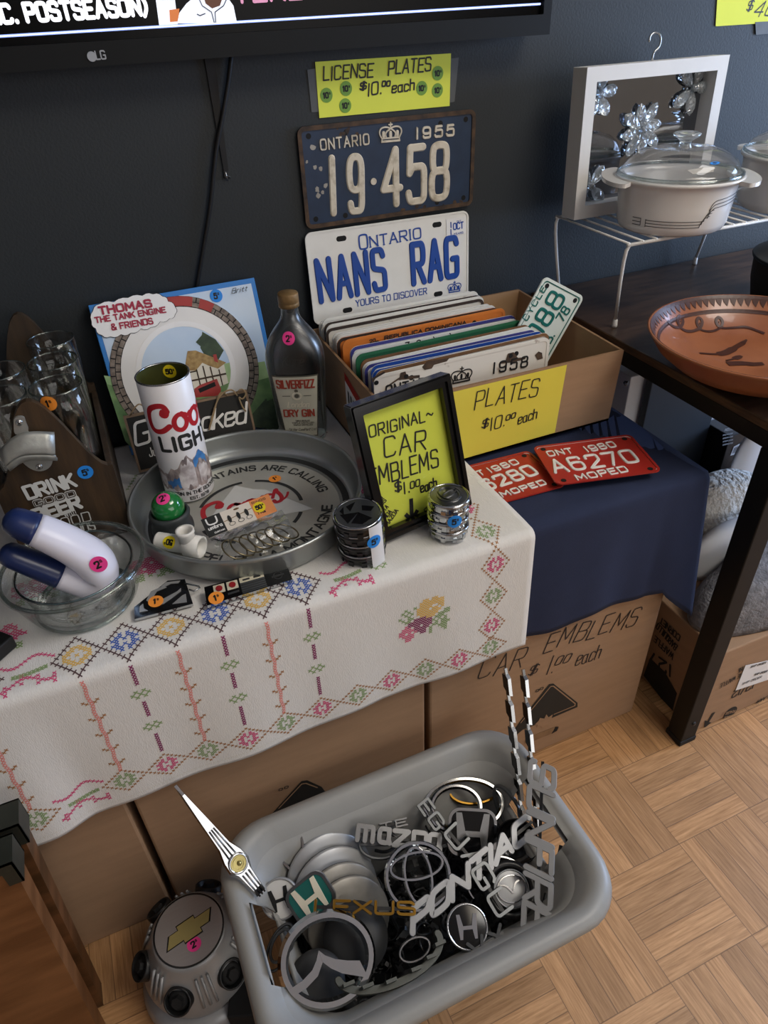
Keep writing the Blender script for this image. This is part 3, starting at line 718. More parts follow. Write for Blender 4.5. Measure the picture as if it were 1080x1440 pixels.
# 1955 Ontario plate
pl = Plane((0, -.004, 0), (0, -1, 0)); A, B, D = pl.hit(414, 177), pl.hit(669, 151), pl.hit(431, 321)
c = (pl.hit(414, 177) + pl.hit(665, 289)) / 2
M = mat4(c, B - A, (0, 0, 1)); pw, ph = (B - A).length * .99, (D - A).length
t = thing('license_plate', 'worn navy blue 1955 plate reading 19 458 on the wall, rusty edges', 'license plate', M, 'plates hung on the wall')
plate_blank(pw, ph, 'plate_navy', rimmat='rust', parent=t, M=M, inset=.0065, rim=.004, holes=((-pw / 2 + .018, ph / 2 - .014), (pw / 2 - .018, ph / 2 - .014), (-pw / 2 + .018, -ph / 2 + .014), (pw / 2 - .018, -ph / 2 + .014), (-.075, ph / 2 - .014), (.090, ph / 2 - .016), (-.085, -ph / 2 + .013), (.085, -ph / 2 + .013)))
m = MB(); W_ = lambda tx, p0, p1, h, w, **k: put(m, plq, tx, p0, p1, h, w, z=0, depth=.0018, **k)
plq = Plane((0, -.0055, 0), (0, -1, 0))
W_('ONTARIO', (451, 211), (518.5, 202.5), 14.5, 2.2, sp=3)
W_('1955', (585, 195), (637, 190), 14.5, 3.0, sp=4)
W_('19', (467, 300), (509, 296), 77, 9.2, sp=7)
W_('458', (540, 289), (628, 277), 76, 9.2, sp=3)
q = plq.hit(525, 255); m.M = XZ(q.y); m.prism(circ(.0052, 16, q.x, q.z), 0, .0018); m.M = Matrix()
fr, _ = plq.frame((549, 200), (560, 199)); crown(m, fr, .028, 0, depth=.0014, w=.0026)
m.build('embossed_lettering', 'plate_cream', t)
m = MB(M)
for k in range(26):
    a = random.random()
    if k < 10: q = (-pw / 2 + random.uniform(.01, .04), random.uniform(-.03, .05))
    elif k < 18: q = (random.uniform(-.09, -.05), ph / 2 - random.uniform(.006, .02))
    else: q = (random.uniform(-.02, .1) + .04, -ph / 2 + random.uniform(.006, .012))
    r_ = random.uniform(.0012, .0042); m.flat([(q[0] + r_ * math.cos(a_ * PI / 4) * random.uniform(.6, 1.3), q[1] + r_ * math.sin(a_ * PI / 4) * random.uniform(.6, 1.3)) for a_ in range(8)], .0015, 0 if k >= 10 else 1)
lab(m.build('rust_spots', ['rust', 'plate_steel'], t), 'scattered rust spots and paint chips')
# NANS RAG plate
pl = Plane((0, -.022, .715), (0, -1, .08)); A, B = pl.hit(429, 335), pl.hit(659, 302); c = (A + pl.hit(657, 412)) / 2
M = mat4(c, B - A, Vector((0, .08, 1))); pw = (B - A).length * 1.0; ph = .153
t = thing('license_plate', 'white Ontario plate with blue NANS RAG lettering, behind the box of plates', 'license plate', M, 'plates hung on the wall')
plate_blank(pw, ph, 'plate_white', parent=t, M=M, slot=True, holes=((-.089, .060), (.09, .060), (-.089, -.060), (.09, -.060)), inset=.003)
m = MB(); plq = Plane(pl.p + pl.n * .0016, pl.n)
W_('NANS', (452, 424), (542, 406), 57, 7.8, sp=3.2, topk=.8)
W_('RAG', (582, 399), (643, 387), 54, 7.8, sp=3.2, topk=.8)
put(m, plq, 'O', (506, 351), (517.5, 349), 20, 2.2, z=.0003)
put(m, plq, 'NTARIO', (521, 347.5), (592, 334.5), 14.5, 1.9, serif=.9, z=.0003)
put(m, plq, 'YOURS TO DISCOVER', (501, 431), (600, 413), 8.5, 1.2, serif=.9, z=.0003)
fr, _ = plq.frame((639, 411), (645, 410)); crown(m, fr, .020, 0, w=.0016)
m.build('lettering', 'plate_blue_ink', t)
fr, L = plq.frame((628, 333), (655, 328)); m = MB(fr); m.prism([(0, 0), (L, 0), (L, .029), (0, .029)], .0003, .0006, 0)
m.M = Matrix()
for tx, p0, p1, h, w in (('1', (633, 320), (635, 319.6), 7, 1.6), ('1', (633, 330), (635, 329.6), 7, 1.6), ('OCT', (637.5, 323), (651, 320.5), 8.5, 1.6), ('YEARS', (638, 330.5), (651, 328), 2.5, .5), ('ONT', (642, 312.5), (648, 311.5), 2, .4)): put(m, plq, tx, p0, p1, h, w, z=.0008, mi=1)
lab(m.build('validation_sticker', ['label_white', 'plate_blue_ink'], t), 'white OCT 11 validation sticker')
# ------------------------------------------------------------------ cardboard boxes that make the table
TOP = .571
def carton(name, label, x0, x1, y0, y1, z0, z1, group=None, front=None, openbox=False):
    t = thing(name, label, 'cardboard box', ((x0 + x1) / 2, (y0 + y1) / 2, z0), group)
    MB().box(x0, x1, y0, y1, z0, z1 - .004).build('body', 'card_board', t, bevel=.004)
    for a, b in ((y0, (y0 + y1) / 2 - .001), ((y0 + y1) / 2 + .001, y1)): MB().box(x0 + .001, x1 - .001, a + .001, b, z1 - .004, z1 - .0005).build('flap', 'card_board', t)
    MB().box(x0 + .03, x1 - .03, (y0 + y1) / 2 - .025, (y0 + y1) / 2 + .025, z1 - .0005, z1).build('packing_tape', 'tape_clear', t)
    return t
YF = -.523
def bmark(t, pl, tri, inset_poly=None, burst=None, small=None):
    m = MB(); n = pl.n
    def P(poly, dz, mi):
        q = [pl.hit(*k) + n * dz for k in poly]; m.add(q, [tuple(range(len(q)))], mi)
    P(tri, .0004, 0)
    if inset_poly:
        q = [pl.hit(*k) + n * .0006 for k in inset_poly]; fr = mat4(pl.p, (1, 0, 0), (0, 0, 1)); fi = fr.inverted()
        m.M = fr; m.ribbon([(fi @ k).to_2d() for k in q], .0022, (fi @ q[0]).z + .0002, 0, 1, None, True, False); m.M = Matrix()
    if burst: P(burst, .0010, 1); 
    if small:
        for (a, b, r) in small: put(m, pl, '0', (a, b), (a + r * 1.6, b - .4 * r), r, r * .4, mi=0)
    o = m.build('printed_mark', ['box_print', 'card_board'], t); lab(o, 'black printed label mark on the cardboard')
    return o
pf = Plane((0, YF - .0005, 0), (0, -1, 0))
A = carton('storage_box', 'brown cardboard box under the table cloth beside the wooden crate', -.605, -.142, YF, -.03, 0, TOP, 'boxes under the table cloths')
Bx = carton('storage_box', 'brown cardboard box under the table cloth directly behind the grey tub', -.132, .311, YF, -.03, 0, TOP, 'boxes under the table cloths')
Cx = carton('storage_box', 'brown cardboard box with CAR EMBLEMS handwritten on its front', .319, .774, YF, -.03, 0, TOP, 'boxes under the table cloths')
bmark(Bx, pf, [(384, 1142), (424, 1098), (432, 1097), (452, 1106), (470, 1130), (470, 1160), (384, 1160)], [(392, 1136), (424, 1102), (430, 1101), (446, 1107)], None, [(392, 1112, 3), (400, 1109, 3)])
bmark(Cx, pf, [(716, 1036), (733, 1012), (772, 962), (778, 961), (812, 988), (812, 994), (770, 1012), (735, 1026), (717, 1041)],
      [(732, 1016), (774, 965), (778, 964.5), (808.5, 989), (808, 992), (779, 1004)],
      [(752, 1018), (757, 1013), (759, 1009), (765, 1010), (768, 1004), (771, 1008), (777, 1004), (775, 1010), (778, 1012), (772, 1015), (773, 1020), (767, 1019), (763, 1024), (760, 1020), (754, 1023), (756, 1019)], [(753, 973, 2.6), (759, 970, 2.6)])
m = MB()
for tx, p0, p1, h in (('CAR', (671, 957), (732, 937), 25), ('EMBLEMS', (764, 917), (891, 879), 23), ('$', (741, 952), (752, 948), 12), ('1.', (767, 950), (776, 947), 22), ('00', (779, 936), (799, 930), 10), ('each', (808, 937), (842, 924), 17)):
    put(m, pf, tx, p0, p1, h, 1.4, slant=.22, jit=.08)
m.build('handwriting', 'pen_black', Cx)
# hand hole of the lettered box
m = MB(); m.M = mat4(pf.hit(762, 1033), pf.hit(782, 1025) - pf.hit(742, 1041), (0, 0, 1))
m.prism(rrect(.075, .018, .008), .0002, .0006, 0); m.prism([(.022, -.009), (.034, -.006), (.036, .004), (.028, .009), (.026, .001)], .0006, .0009, 1)
lab(m.build('hand_hole', ['card_edge', 'black_matte'], Cx), 'punched hand hole with a dark open end')

# ------------------------------------------------------------------ navy cloth over the right hand box
NX0, NX1, NZ = .335, .790, TOP + .004
def navy(u, v):
    # u runs along the hem path (front edge, corner, right edge); v from the table centre outwards then down
    front = NX1 - NX0; side = .46; L = front + side; d = u * L
    R = .012
    if d < front: ex, ey, nx, ny = NX0 + d, -.529, 0.0, -1.0
    else: ex, ey, nx, ny = NX1, -.529 + (d - front), 1.0, 0.0
    c = max(0.0, 1 - abs(d - front) / .075)                      # corner flare
    if c > 0:
        a = (d - front) / .075 * PI / 4 + PI / 4
        nx, ny = math.sin(a), -math.cos(a)
    drop = .222 + .003 * math.sin(d * 40)
    if d > front - .05: drop = .19 + .11 * c
    if d > front + .04: drop = .20
    if v < .5:                                                    # top sheet
        k = v / .5; ix = min(ex, NX1 - .001); iy = ey
        x = (ix if d < front else ix - 0) ; 
        if d < front: return Vector((x, -.03 + (ey + .03) * k, NZ + .0006 * math.sin(x * 30) * math.sin(k * 9)))
        return Vector((.45 + (ix - .45) * k, iy, NZ - .0008))
    k = (v - .5) / .5; s = k * drop
    fold = min(1, s / R)
    out = .004 * fold + (.003 + .003 * math.sin(d * 33) + .0015 * math.sin(d * 71 + 1)) * k + .030 * c * k
    return Vector((ex + nx * out, ey + ny * out, NZ - max(0, s - .002)))
nv = MB().grid(navy, 150, 40).build('table_cloth', 'navy_cloth')
tag(nv, 'dark navy cloth draped over the lettered cardboard box with a hanging corner', 'tablecloth')
sm = nv.modifiers.new('thick', 'SOLIDIFY'); sm.thickness = .001; sm.offset = 1

# ------------------------------------------------------------------ white embroidered cloth
WX0, WX1, WZ = -.62, .470, TOP + .0085
def cloth(x, s):
    """point of the cloth at s metres past the front fold (negative: on the table)"""
    R = .012; yf = -.543
    wob = .0012 * math.sin(x * 23 + 1) * math.sin(s * 31) if s < -.02 else 0
    if s < -R: return Vector((x, yf + R - (s + R), WZ + wob * .6 + .0003 * math.sin(x * 90)))
    if s < R * .57:
        a = (s + R) / (R * 1.57) * PI / 2
        return Vector((x, yf + R - R * math.sin(a), WZ - R + R * math.cos(a)))
    d = s - R * .57; k = d / .23
    rip = .004 * math.sin(x * 17 + .6) * k + .0025 * math.sin(x * 41) * k
    lf = max(0.0, (-.17 - x) / .12)
    rip += .020 * min(1, lf) * k * (1 + .6 * math.sin(x * 55))
    return Vector((x, yf - max(-.004, rip) - .003 * k, WZ - R - d))
HK = [(-.64, .246), (-.134, .238), (.06, .2265), (.31, .2225), (.48, .2115)]
def HEM(x):
    for (x0, h0), (x1, h1) in zip(HK, HK[1:]):
        if x <= x1: return h0 + (h1 - h0) * (x - x0) / (x1 - x0)
    return HK[-1][1]
def cl_grid(u, v):
    x = WX0 + (WX1 - WX0) * u; h = HEM(x)
    s = -.50 + (v / .55) * .47 if v < .55 else -.03 + (v - .55) / .45 * (h + .03)
    return cloth(x, s)
wc = MB().grid(cl_grid, 120, 110).build('table_runner', 'linen'); sm = wc.modifiers.new('thick', 'SOLIDIFY'); sm.thickness = .0009; sm.offset = -1
tag(wc, 'white cotton table runner with cross stitch flowers hanging over the box fronts', 'tablecloth'); ROOTM[wc.name] = Matrix()
def emb_fn(x, s, z):
    p = cloth(x, s); a = cloth(x + .002, s) - p; b = cloth(x, s + .002) - p; n = a.cross(b).normalized()
    if n.y > .2 or n.z < -.2: n = -n
    return p + n * (z + .0012)
EM = MB(); TH = ['thread_pink', 'thread_salmon', 'thread_green', 'thread_brown', 'thread_dark', 'thread_blue', 'thread_gold', 'thread_plum', 'thread_rose', 'linen_hem']
PINK, SALM, GRN, BRN, DRK, BLU, GLD, PLM, ROSE, HEMC = range(10)
def xst(x, s, q, mi):
    w = q * .34
    EM.ribbon([(x - q / 2, s - q / 2), (x + q / 2, s + q / 2)], w, 0, 0, mi, emb_fn, False)
    EM.ribbon([(x - q / 2, s + q / 2), (x + q / 2, s - q / 2)], w, .0002, 0, mi, emb_fn, False)
ROS = ["..X.X..", ".XX.XX.", "XX.X.XX", ".X...X.", "XX.X.XX", ".XX.XX.", "..X.X.."]
SQR = ["..XXX..", ".XX.XX.", "XX...XX", "X..X..X", "XX...XX", ".XX.XX.", "..XXX.."]
def motif(cx, cs, bm, q, mi, sy=1.0):
    H_ = len(bm); W2 = len(bm[0])
    for r, row in enumerate(bm):
        for c, ch in enumerate(row):
            if ch != '.': xst(cx + (c - (W2 - 1) / 2) * q, cs + (r - (H_ - 1) / 2) * q * sy, q, mi if ch == 'X' else int(ch))
def dotline(a, b, n, q, mi, last=False):
    for i in range(n + (1 if last else 0)):
        t = i / n; xst(a[0] + (b[0] - a[0]) * t, a[1] + (b[1] - a[1]) * t, q, mi)
def diamond(cx, cs, hw, hh, n, q, mi):
    P = [(cx, cs - hh), (cx + hw, cs), (cx, cs + hh), (cx - hw, cs)]
    for i in range(4): dotline(P[i], P[(i + 1) % 4], n, q, mi)
PIT = .0534; X0 = -.126; SB = .191; ST = -.034
for k in range(-8, 6):                                          # upper chain, at the fold
    x = X0 + k * PIT
    if k in (-1,): continue
    c = GLD if k % 2 == 0 else BLU
    diamond(x, ST, PIT * .5, .029, 6, .0046, DRK); motif(x, ST, ROS if c == BLU else SQR, .0046, c, .95)
for k in range(-8, 11):                                         # lower chain along the hem
    if k in (-1,): continue
    x = X0 + k * PIT
    diamond(x, SB, PIT * .5, .021, 6, .0034, BRN); motif(x, SB, ROS, .0038, GRN if k % 2 == 0 else PINK)
for i, s in enumerate((.145, .087, .029, -.029, -.087, -.145)):  # column at the right hand edge
    diamond(X0 + 10 * PIT, s, .021, .029, 6, .0034, BRN); motif(X0 + 10 * PIT, s, ROS, .0038, PINK if i % 2 == 0 else GRN)
for k in range(-8, 5):                                          # long stitched lines between the chains
    x = X0 + k * PIT
    if k % 2 == 0:
        for j in range(36): xst(x + .0008 * math.sin(j), .004 + j * .0047, .0042, SALM)
        for j in range(5):
            s = .035 + j * .029
            for dx, ds in ((-.008, 0), (.008, 0), (-.0045, .003), (.0045, .003)): xst(x + dx, s + ds, .0036, BRN)
    elif k != -1 and k != -3:
        for a, n in ((.004, 7), (.066, 6), (.128, 8)):
            for j in range(n): xst(x, a + j * .0046, .0044, PLM)
        for s in (.050, .110): motif(x, s, [".X.X.", "X.X.X", ".X.X."], .0046, GRN)
for x in (X0 + 5 * PIT,):
    for a, n in ((.004, 7), (.066, 6), (.128, 8)):
        for j in range(n): xst(x, a + j * .0046, .0044, PLM)
    for s in (.050, .110): motif(x, s, [".X.X.", "X.X.X", ".X.X."], .0046, GRN)
def spray(cx, cs, sg, k=1.0):                                   # swags joining the chains
    for j in range(14):
        t = j / 13; x = cx + sg * (t - .5) * .062 * k
        xst(x, cs - .016 + .006 * math.sin(t * 7) - t * .012 * 0, .0042, PINK)
        if 2 < j < 12: xst(x, cs + .001 + .003 * math.sin(t * 4), .0042, GRN); xst(x, cs + .0035 + .003 * math.sin(t * 4), .0036, GRN)
        xst(x, cs + .016 + .006 * math.cos(t * 7), .0042, PINK)
        if j % 4 == 1: xst(x, cs + .011 + .006 * math.cos(t * 7), .004, PINK); xst(x, cs + .022 + .005 * math.cos(t * 7), .004, PINK)
spray(X0 - PIT, ST, 1, .9); spray(X0 - PIT, SB, 1, .9); spray(X0 + 6.15 * PIT, ST + .004, 1, .9)
motif(X0 + 7.0 * PIT, ST + .006, [".X.X.", "X.X.X", ".X.X."], .0046, GRN)
FLW = ["........66.66....", ".......66666666..", "..2..2.66666666..", ".2.2..66666..66..", "..2.2.6666.66.6..", "2..2..66666666...", ".2.22..666666..22", "..22.7777666.2222", "...77777777.222..", "..8777777772.2.2.", ".888.77.777.2.22.", "8888877777.22.222", "88.8.8777.2..222.", ".8888..77.2...22.", "..888.....2....2.", "..88............."]
motif(.300, .087, FLW, .0045, PINK)
FL2 = [".88.88.88...", "8888888888..", "88.00.88.8..", ".0000000088.", "000.0000.000", ".000000000..", "..2.00.22...", ".22.2..2222.", "222...22.22."]
for x, s in ((-.165, -.175), (-.020, -.155), (.02, -.27), (.30, -.20), (-.21, -.10)): motif(x, s, FL2, .0052, PINK)
for x0_, x1_, s0, s1, mi in ((.285, .305, -.37, -.385, PLM), (-.03, -.01, -.36, -.40, GRN), (-.02, .0, -.34, -.35, PINK)): dotline((x0_, s0), (x1_, s1), 6, .0045, mi)
for j in range(220):                                            # stitched hem line
    x = WX0 + (WX1 - WX0) * j / 219
    EM.ribbon([(x, HEM(x) - .012), (x + .003, HEM(x) - .012)], .0008, 0, 0, HEMC, emb_fn, False)
eo = EM.build('embroidery', TH, wc); lab(eo, 'coloured cross stitch embroidery')
ZW = WZ + .0022          # resting height on the white runner
ZN = NZ + .0018          # resting height on the navy cloth
# ------------------------------------------------------------------ open carton full of licence plates
BX0, BX1, BY0, BY1, BZ1 = .333, .745, -.343, -.040, .712
bz0 = ZW + .0012
cb = thing('open_carton', 'open cardboard carton full of license plates with a yellow PLATES sign', 'cardboard box', ((BX0 + BX1) / 2, (BY0 + BY1) / 2, bz0))
m = MB(); m.box(BX0, BX1, BY0, BY1, bz0, bz0 + .004, 1)
def wallp(a, b, c, d, th):                                     # panel with a:b bottom, d:c top, thickness vector th
    q = [Vector(k) for k in (a, b, c, d)]; r = [k + Vector(th) for k in q]
    m.add(q + r, [(0, 1, 2, 3)], 0); m.add(q + r, [(7, 6, 5, 4)], 1); m.add(q + r, [(0, 4, 5, 1), (1, 5, 6, 2), (2, 6, 7, 3), (3, 7, 4, 0)], 2)
wallp((BX0, BY0, bz0), (BX1, BY0, bz0), (BX1 + .007, BY0, BZ1 - .004), (BX0, BY0, BZ1), (0, .0042, 0))
wallp((BX1, BY1, bz0), (BX0, BY1, bz0), (BX0, BY1, BZ1 + .004), (BX1, BY1, BZ1 + .004), (0, -.0042, 0))
wallp((BX0, BY1, bz0), (BX0, BY0, bz0), (BX0, BY0, BZ1 - .003), (BX0, BY1, BZ1), (.0042, 0, 0))
wallp((BX1, BY0, bz0), (BX1, BY1, bz0), (BX1 + .004, BY1, BZ1 + .002), (BX1 + .0068, BY0 + .001, BZ1 - .004), (-.0042, 0, 0))
m.build('carton_body', ['card_board', 'card_inside', 'card_edge'], cb)
pl = Plane((0, BY0 - .0012, 0), (0, -1, 0))
ps = paper(pl, [(634, 552), (797, 513), (780, 608), (630, 651)], 'paper_yellow_deep', cb, 'price_sign'); lab(ps, 'yellow paper sign with PLATES $10.00 each in pen')
pl = Plane((0, BY0 - .0022, 0), (0, -1, 0)); m = MB()
for tx, p0, p1, h in (('PLATES', (667, 576), (754, 556), 24), ('$', (677, 603), (685, 601), 12), ('10.', (689, 606), (709, 599), 16), ('00', (711, 591.5), (724, 587), 6.5), ('each', (728, 596), (754, 588), 13)): put(m, pl, tx, p0, p1, h, 1.5, slant=.16, jit=.05)
ROOTM[ps.name] = ROOTM[cb.name]; m.build('handwriting', 'pen_black', ps)
m = MB(); sx = BX0 - .0005
m.add([Vector((sx, y, z)) for y, z in ((-.19, .70), (-.19, .63), (-.31, .60), (-.31, .665))], [(0, 1, 2, 3)], 0)
m.add([Vector((sx - .0003, y, z)) for y, z in ((-.19, .70), (-.19, .685), (-.31, .648), (-.31, .665))], [(0, 1, 2, 3)], 1)
for k in range(9):
    y = -.2 - .011 * k; m.add([Vector((sx - .0004, yy, zz)) for yy, zz in ((y, .674 + (y + .19) * .27), (y - .006, .672 + (y + .19) * .27), (y - .006, .645 + (y + .19) * .27), (y, .645 + (y + .19) * .27))], [(0, 1, 2, 3)], 2)
lab(m.build('shipping_label', ['label_white', 'plate_red', 'dark_grey'], cb), 'white and red printed label on the side')
# plates standing in the carton, back to front
PLATES = [('plate_white', None), ('plate_old_white', None), ('plate_white', None), ('plate_old_white', None), ('plate_white', None), ('plate_white', 'plate_dark'), ('plate_white', None), ('plate_old_white', 'plate_dark'),
          ('plate_white', None), ('plate_old_white', None), ('plate_white', None), ('plate_white', None), ('plate_orange', 'plate_dark'), ('plate_orange', 'plate_orange'), ('plate_white', 'plate_red'), ('plate_white', 'plate_violet'), ('plate_white', None),
          ('plate_green', 'plate_green'), ('plate_dark', 'plate_brown'), ('plate_white', None), ('plate_white', None), ('plate_white', 'plate_violet'), ('plate_white', None), ('plate_white', 'plate_blue_ink'), ('plate_white', 'plate_blue_ink'), ('plate_old_white', 'plate_brown'), ('plate_old_white', 'plate_old_white')]
YP = [-.052, -.058, -.064, -.070, -.076, -.081, -.087, -.093, -.110, -.117, -.124, -.131, -.141, -.154, -.176, -.186, -.196, -.210, -.229, -.236, -.243, -.250, -.257, -.264, -.272, -.282, -.297]
LBL = {13: 'rusty orange license plate with dark lettering in the middle of the carton', 14: 'chipped white license plate with a red edge just in front of the orange plate', 16: 'white license plate with black numerals and an 07 sticker in the carton', 17: 'dark green license plate in the middle of the carton',
       18: 'brown edged dark license plate just in front of the green one', 26: 'worn white 1958 Ontario license plate with rust stains at the front of the carton', 12: 'dark faced license plate with an orange rim behind the rusty orange plate', 25: 'white plate with a brown rusted edge directly behind the 1958 plate',
       21: 'white license plate with a violet rim in the front half of the carton', 15: 'white license plate with a violet rim behind the white 07 sticker plate'}
plates = []
for i, ((face, rim), y) in enumerate(zip(PLATES, YP)):
    cx = .4925 + random.uniform(-.003, .003) + (.004 if i > 12 else 0) - .002 * (i < 8); zt = .733 + random.uniform(-.004, .003) + (.004 if i < 8 else 0)
    if i == 26: cx, zt = .4895, .7365
    h = zt - (bz0 + .0068)
    M = mat4((cx, y, bz0 + .0068 + h / 2), (1, random.uniform(-.004, .004), random.uniform(-.012, .012) if i < 26 else .0), (0, .0, 1))
    if i in LBL: lb, g = LBL[i], None
    elif i < 12: lb, g = 'plain white license plate edge in the rear pack of the carton', 'white plates at the back of the carton'
    elif i in (23, 24): lb, g = 'white license plate with a blue rim near the front of the carton', 'blue rimmed plates near the front of the carton'
    else: lb, g = 'white license plate between the green plate and the 1958 plate', 'white plates in the front half of the carton'
    t = thing('license_plate', lb, 'license plate', M, g or 'license plates in the carton')
    plate_blank(.301, h, face, parent=t, M=M, rimmat=rim, rim=.0016, inset=.005, slot=False, holes=((-.09, h / 2 - .016), (.09, h / 2 - .016)))
    m = MB()
    if i == 13: 
        p_ = Plane((0, y - .0016, 0), (0, -1, 0)); put(m, p_, 'REPUBLICA DOMINICANA', (541, 477.5), (655, 455.5), 4.6, 1.4, mi=0); put(m, p_, '20', (520, 482), (528, 480), 4, 1.2, mi=0)
        m.build('lettering', 'plate_dark', t)
    if i == 14:
        m.M = M; m.flat([(-.02, h / 2), (.03, h / 2), (.015, h / 2 - .006), (.0, h / 2 - .005)], .0018, 0); m.flat([(-.10, h / 2 - .004), (-.08, h / 2 - .003), (-.082, h / 2 - .008), (-.098, h / 2 - .008)], .0018, 0); m.build('rust_spots', 'rust', t)
    if i == 16:
        p_ = Plane((0, y - .0016, 0), (0, -1, 0))
        for tx, px, py in (('7', 570, 490), ('9', 586, 487), ('1', 613, 481), ('1', 636, 476)): put(m, p_, tx, (px, py), (px + (5 if tx != '1' else 1.2), py - 1), 8, 1.6, mi=0)
        put(m, p_, 'i07', (679, 469), (696, 466), 7, 1.7, mi=1); m.build('lettering', ['ink_black', 'plate_blue_ink'], t)
    if i == 26:
        p_ = Plane((0, y - .0014, 0), (0, -1, 0))
        put(m, p_, 'ONTARIO', (543, 560), (613, 545), 17, 2.3, sp=2.6, z=0, depth=.0012); put(m, p_, '1958', (693, 525), (741, 515), 14, 2.2, sp=4, z=0, depth=.0012)
        fr, _ = p_.frame((648.5, 538), (658, 536)); crown(m, fr, .026, 0, z=0, depth=.001, w=.0017)
        m.build('embossed_lettering', 'ink_black', t)
        m = MB()
        for poly in ([(544, 545), (560, 534), (572, 533), (590, 531), (590, 527), (572, 529), (570, 522), (563, 524), (562, 530), (546, 541)], [(593, 516), (600, 508), (632, 503), (628, 508), (610, 513), (607, 518), (597, 520)], [(700, 512), (711, 506), (714, 497), (722, 495), (728, 503), (739, 502), (738, 505), (722, 509)], [(752, 499), (757, 494), (762, 496), (763, 504), (756, 506)], [(522, 532), (540, 522), (542, 524), (528, 532), (524, 538)]):
            q = [p_.hit(*k) + Vector((0, -.0006, 0)) for k in poly]; m.add(q, [tuple(range(len(q)))], 0)
        for px, py in ((571, 529), (718, 500), (529, 538)): q = p_.hit(px, py); m.M = XZ(q.y - .0008); m.prism(circ(.0036, 14, q.x, q.z), 0, .0002, 1); m.M = Matrix()
        lab(m.build('rust_spots', ['rust', 'plate_hole'], t), 'brown rust stains and bolt holes')
    plates.append(t)
# mint motorcycle plate standing on end in the corner of the carton
yN = -.2195; pl = Plane((0, yN - .0014, 0), (0, -1, 0)); A, B, C_ = pl.hit(768, 385), pl.hit(820, 420), pl.hit(770, 508)
ax = (B - C_).normalized(); W2 = .1; Lp = .150
ctr = (A + B) / 2 - ax * (Lp / 2)
M = mat4(ctr + Vector((0, .0014, 0)), ax, A - B); w_ = (A - B).length
t = thing('license_plate', 'small white plate with teal 088 leaning on end in the carton corner', 'license plate', M)
plate_blank(Lp, w_, 'plate_mint', parent=t, M=M, r=.010, inset=.0045, rimmat='plate_mint', holes=((Lp / 2 - .012, w_ / 2 - .014), (Lp / 2 - .012, -w_ / 2 + .014)))
m = MB(M); m.ringprism(rrect(Lp - .009, w_ - .009, .008), rrect(Lp - .0125, w_ - .0125, .007), .0012, .0017, 0); m.M = Matrix()
for tx, p0, p1, h, w in (('0', (756, 482), (766, 467), 22, 5.0), ('8', (770.5, 459), (780, 444), 22, 5.0), ('8', (785, 436), (795, 419), 22, 4.6)):
    put(m, pl, tx, p0, p1, h, w, z=0, depth=.0012)
put(m, pl, 'CYCLE', (741, 451), (768, 406), 7.5, 2.0, z=0, depth=.001, sp=3.4); put(m, pl, 'R', (730, 472), (735, 464), 7.5, 2.0, z=0, depth=.001)
put(m, pl, '78', (791, 453), (802, 436), 11, 2.6, z=0, depth=.001); put(m, pl, 'N.B.', (766, 497), (780, 472), 10, 2.4, z=0, depth=.001)
m.build('embossed_lettering', 'plate_teal', t)

# ------------------------------------------------------------------ two red moped plates on the navy cloth
def moped(label, corners, z0, tilt, num, marks, M=None):
    pl = Plane((0, 0, z0), tilt)
    a, b, c_, d = [pl.hit(*k) for k in corners]; o = (a + b + c_ + d) / 4; x = ((b - a) + (c_ - d)); M = mat4(o, x, a - d); w_ = x.length / 2; h_ = ((a - d).length + (b - c_).length) / 2
    t = thing('license_plate', label, 'license plate', M, 'red moped plates')
    plate_blank(w_, h_, 'plate_red', parent=t, M=M, r=.010, holes=((-w_ / 2 + .014, h_ / 2 - .010), (w_ / 2 - .014, h_ / 2 - .010), (-w_ / 2 + .014, -h_ / 2 + .010), (w_ / 2 - .014, -h_ / 2 + .010)))
    m = MB(M); m.ringprism(rrect(w_ - .003, h_ - .003, .009), rrect(w_ - .008, h_ - .008, .0075), .0012, .0019, 0); m.M = Matrix()
    pq = Plane(o + pl.n * .0013, pl.n)
    for tx, p0, p1, h, w in marks: put(m, pq, tx, p0, p1, h, w, z=0, depth=.0014, sp=2.6)
    m.build('embossed_lettering', 'plate_white', t); return t
moped('red A6280 moped plate lying partly under the other red plate', [(646, 662), (738, 634), (802, 685), (693, 709)], ZN + .0005, (0, 0, 1), '', [('ONT', (653, 676), (682, 667), 7, 2.2), ('1980', (690, 665), (730, 652), 7.5, 2.2), ('A6280', (664, 697), (757, 666), 16, 4.4), ('MOPED', (707, 699), (768, 681), 7, 2.4)])
moped('red A6270 moped plate lying on top of the other red plate', [(743, 632), (886, 611), (931, 665), (789, 681)], ZN + .0062, (-.012, 0, 1), '', [('ONT', (772, 642), (806, 637), 7, 2.2), ('1980', (826, 636), (867, 628), 8, 2.3), ('A6270', (781, 665), (899, 649), 18, 4.6), ('MOPED', (813, 676), (883, 663), 8, 2.5)])

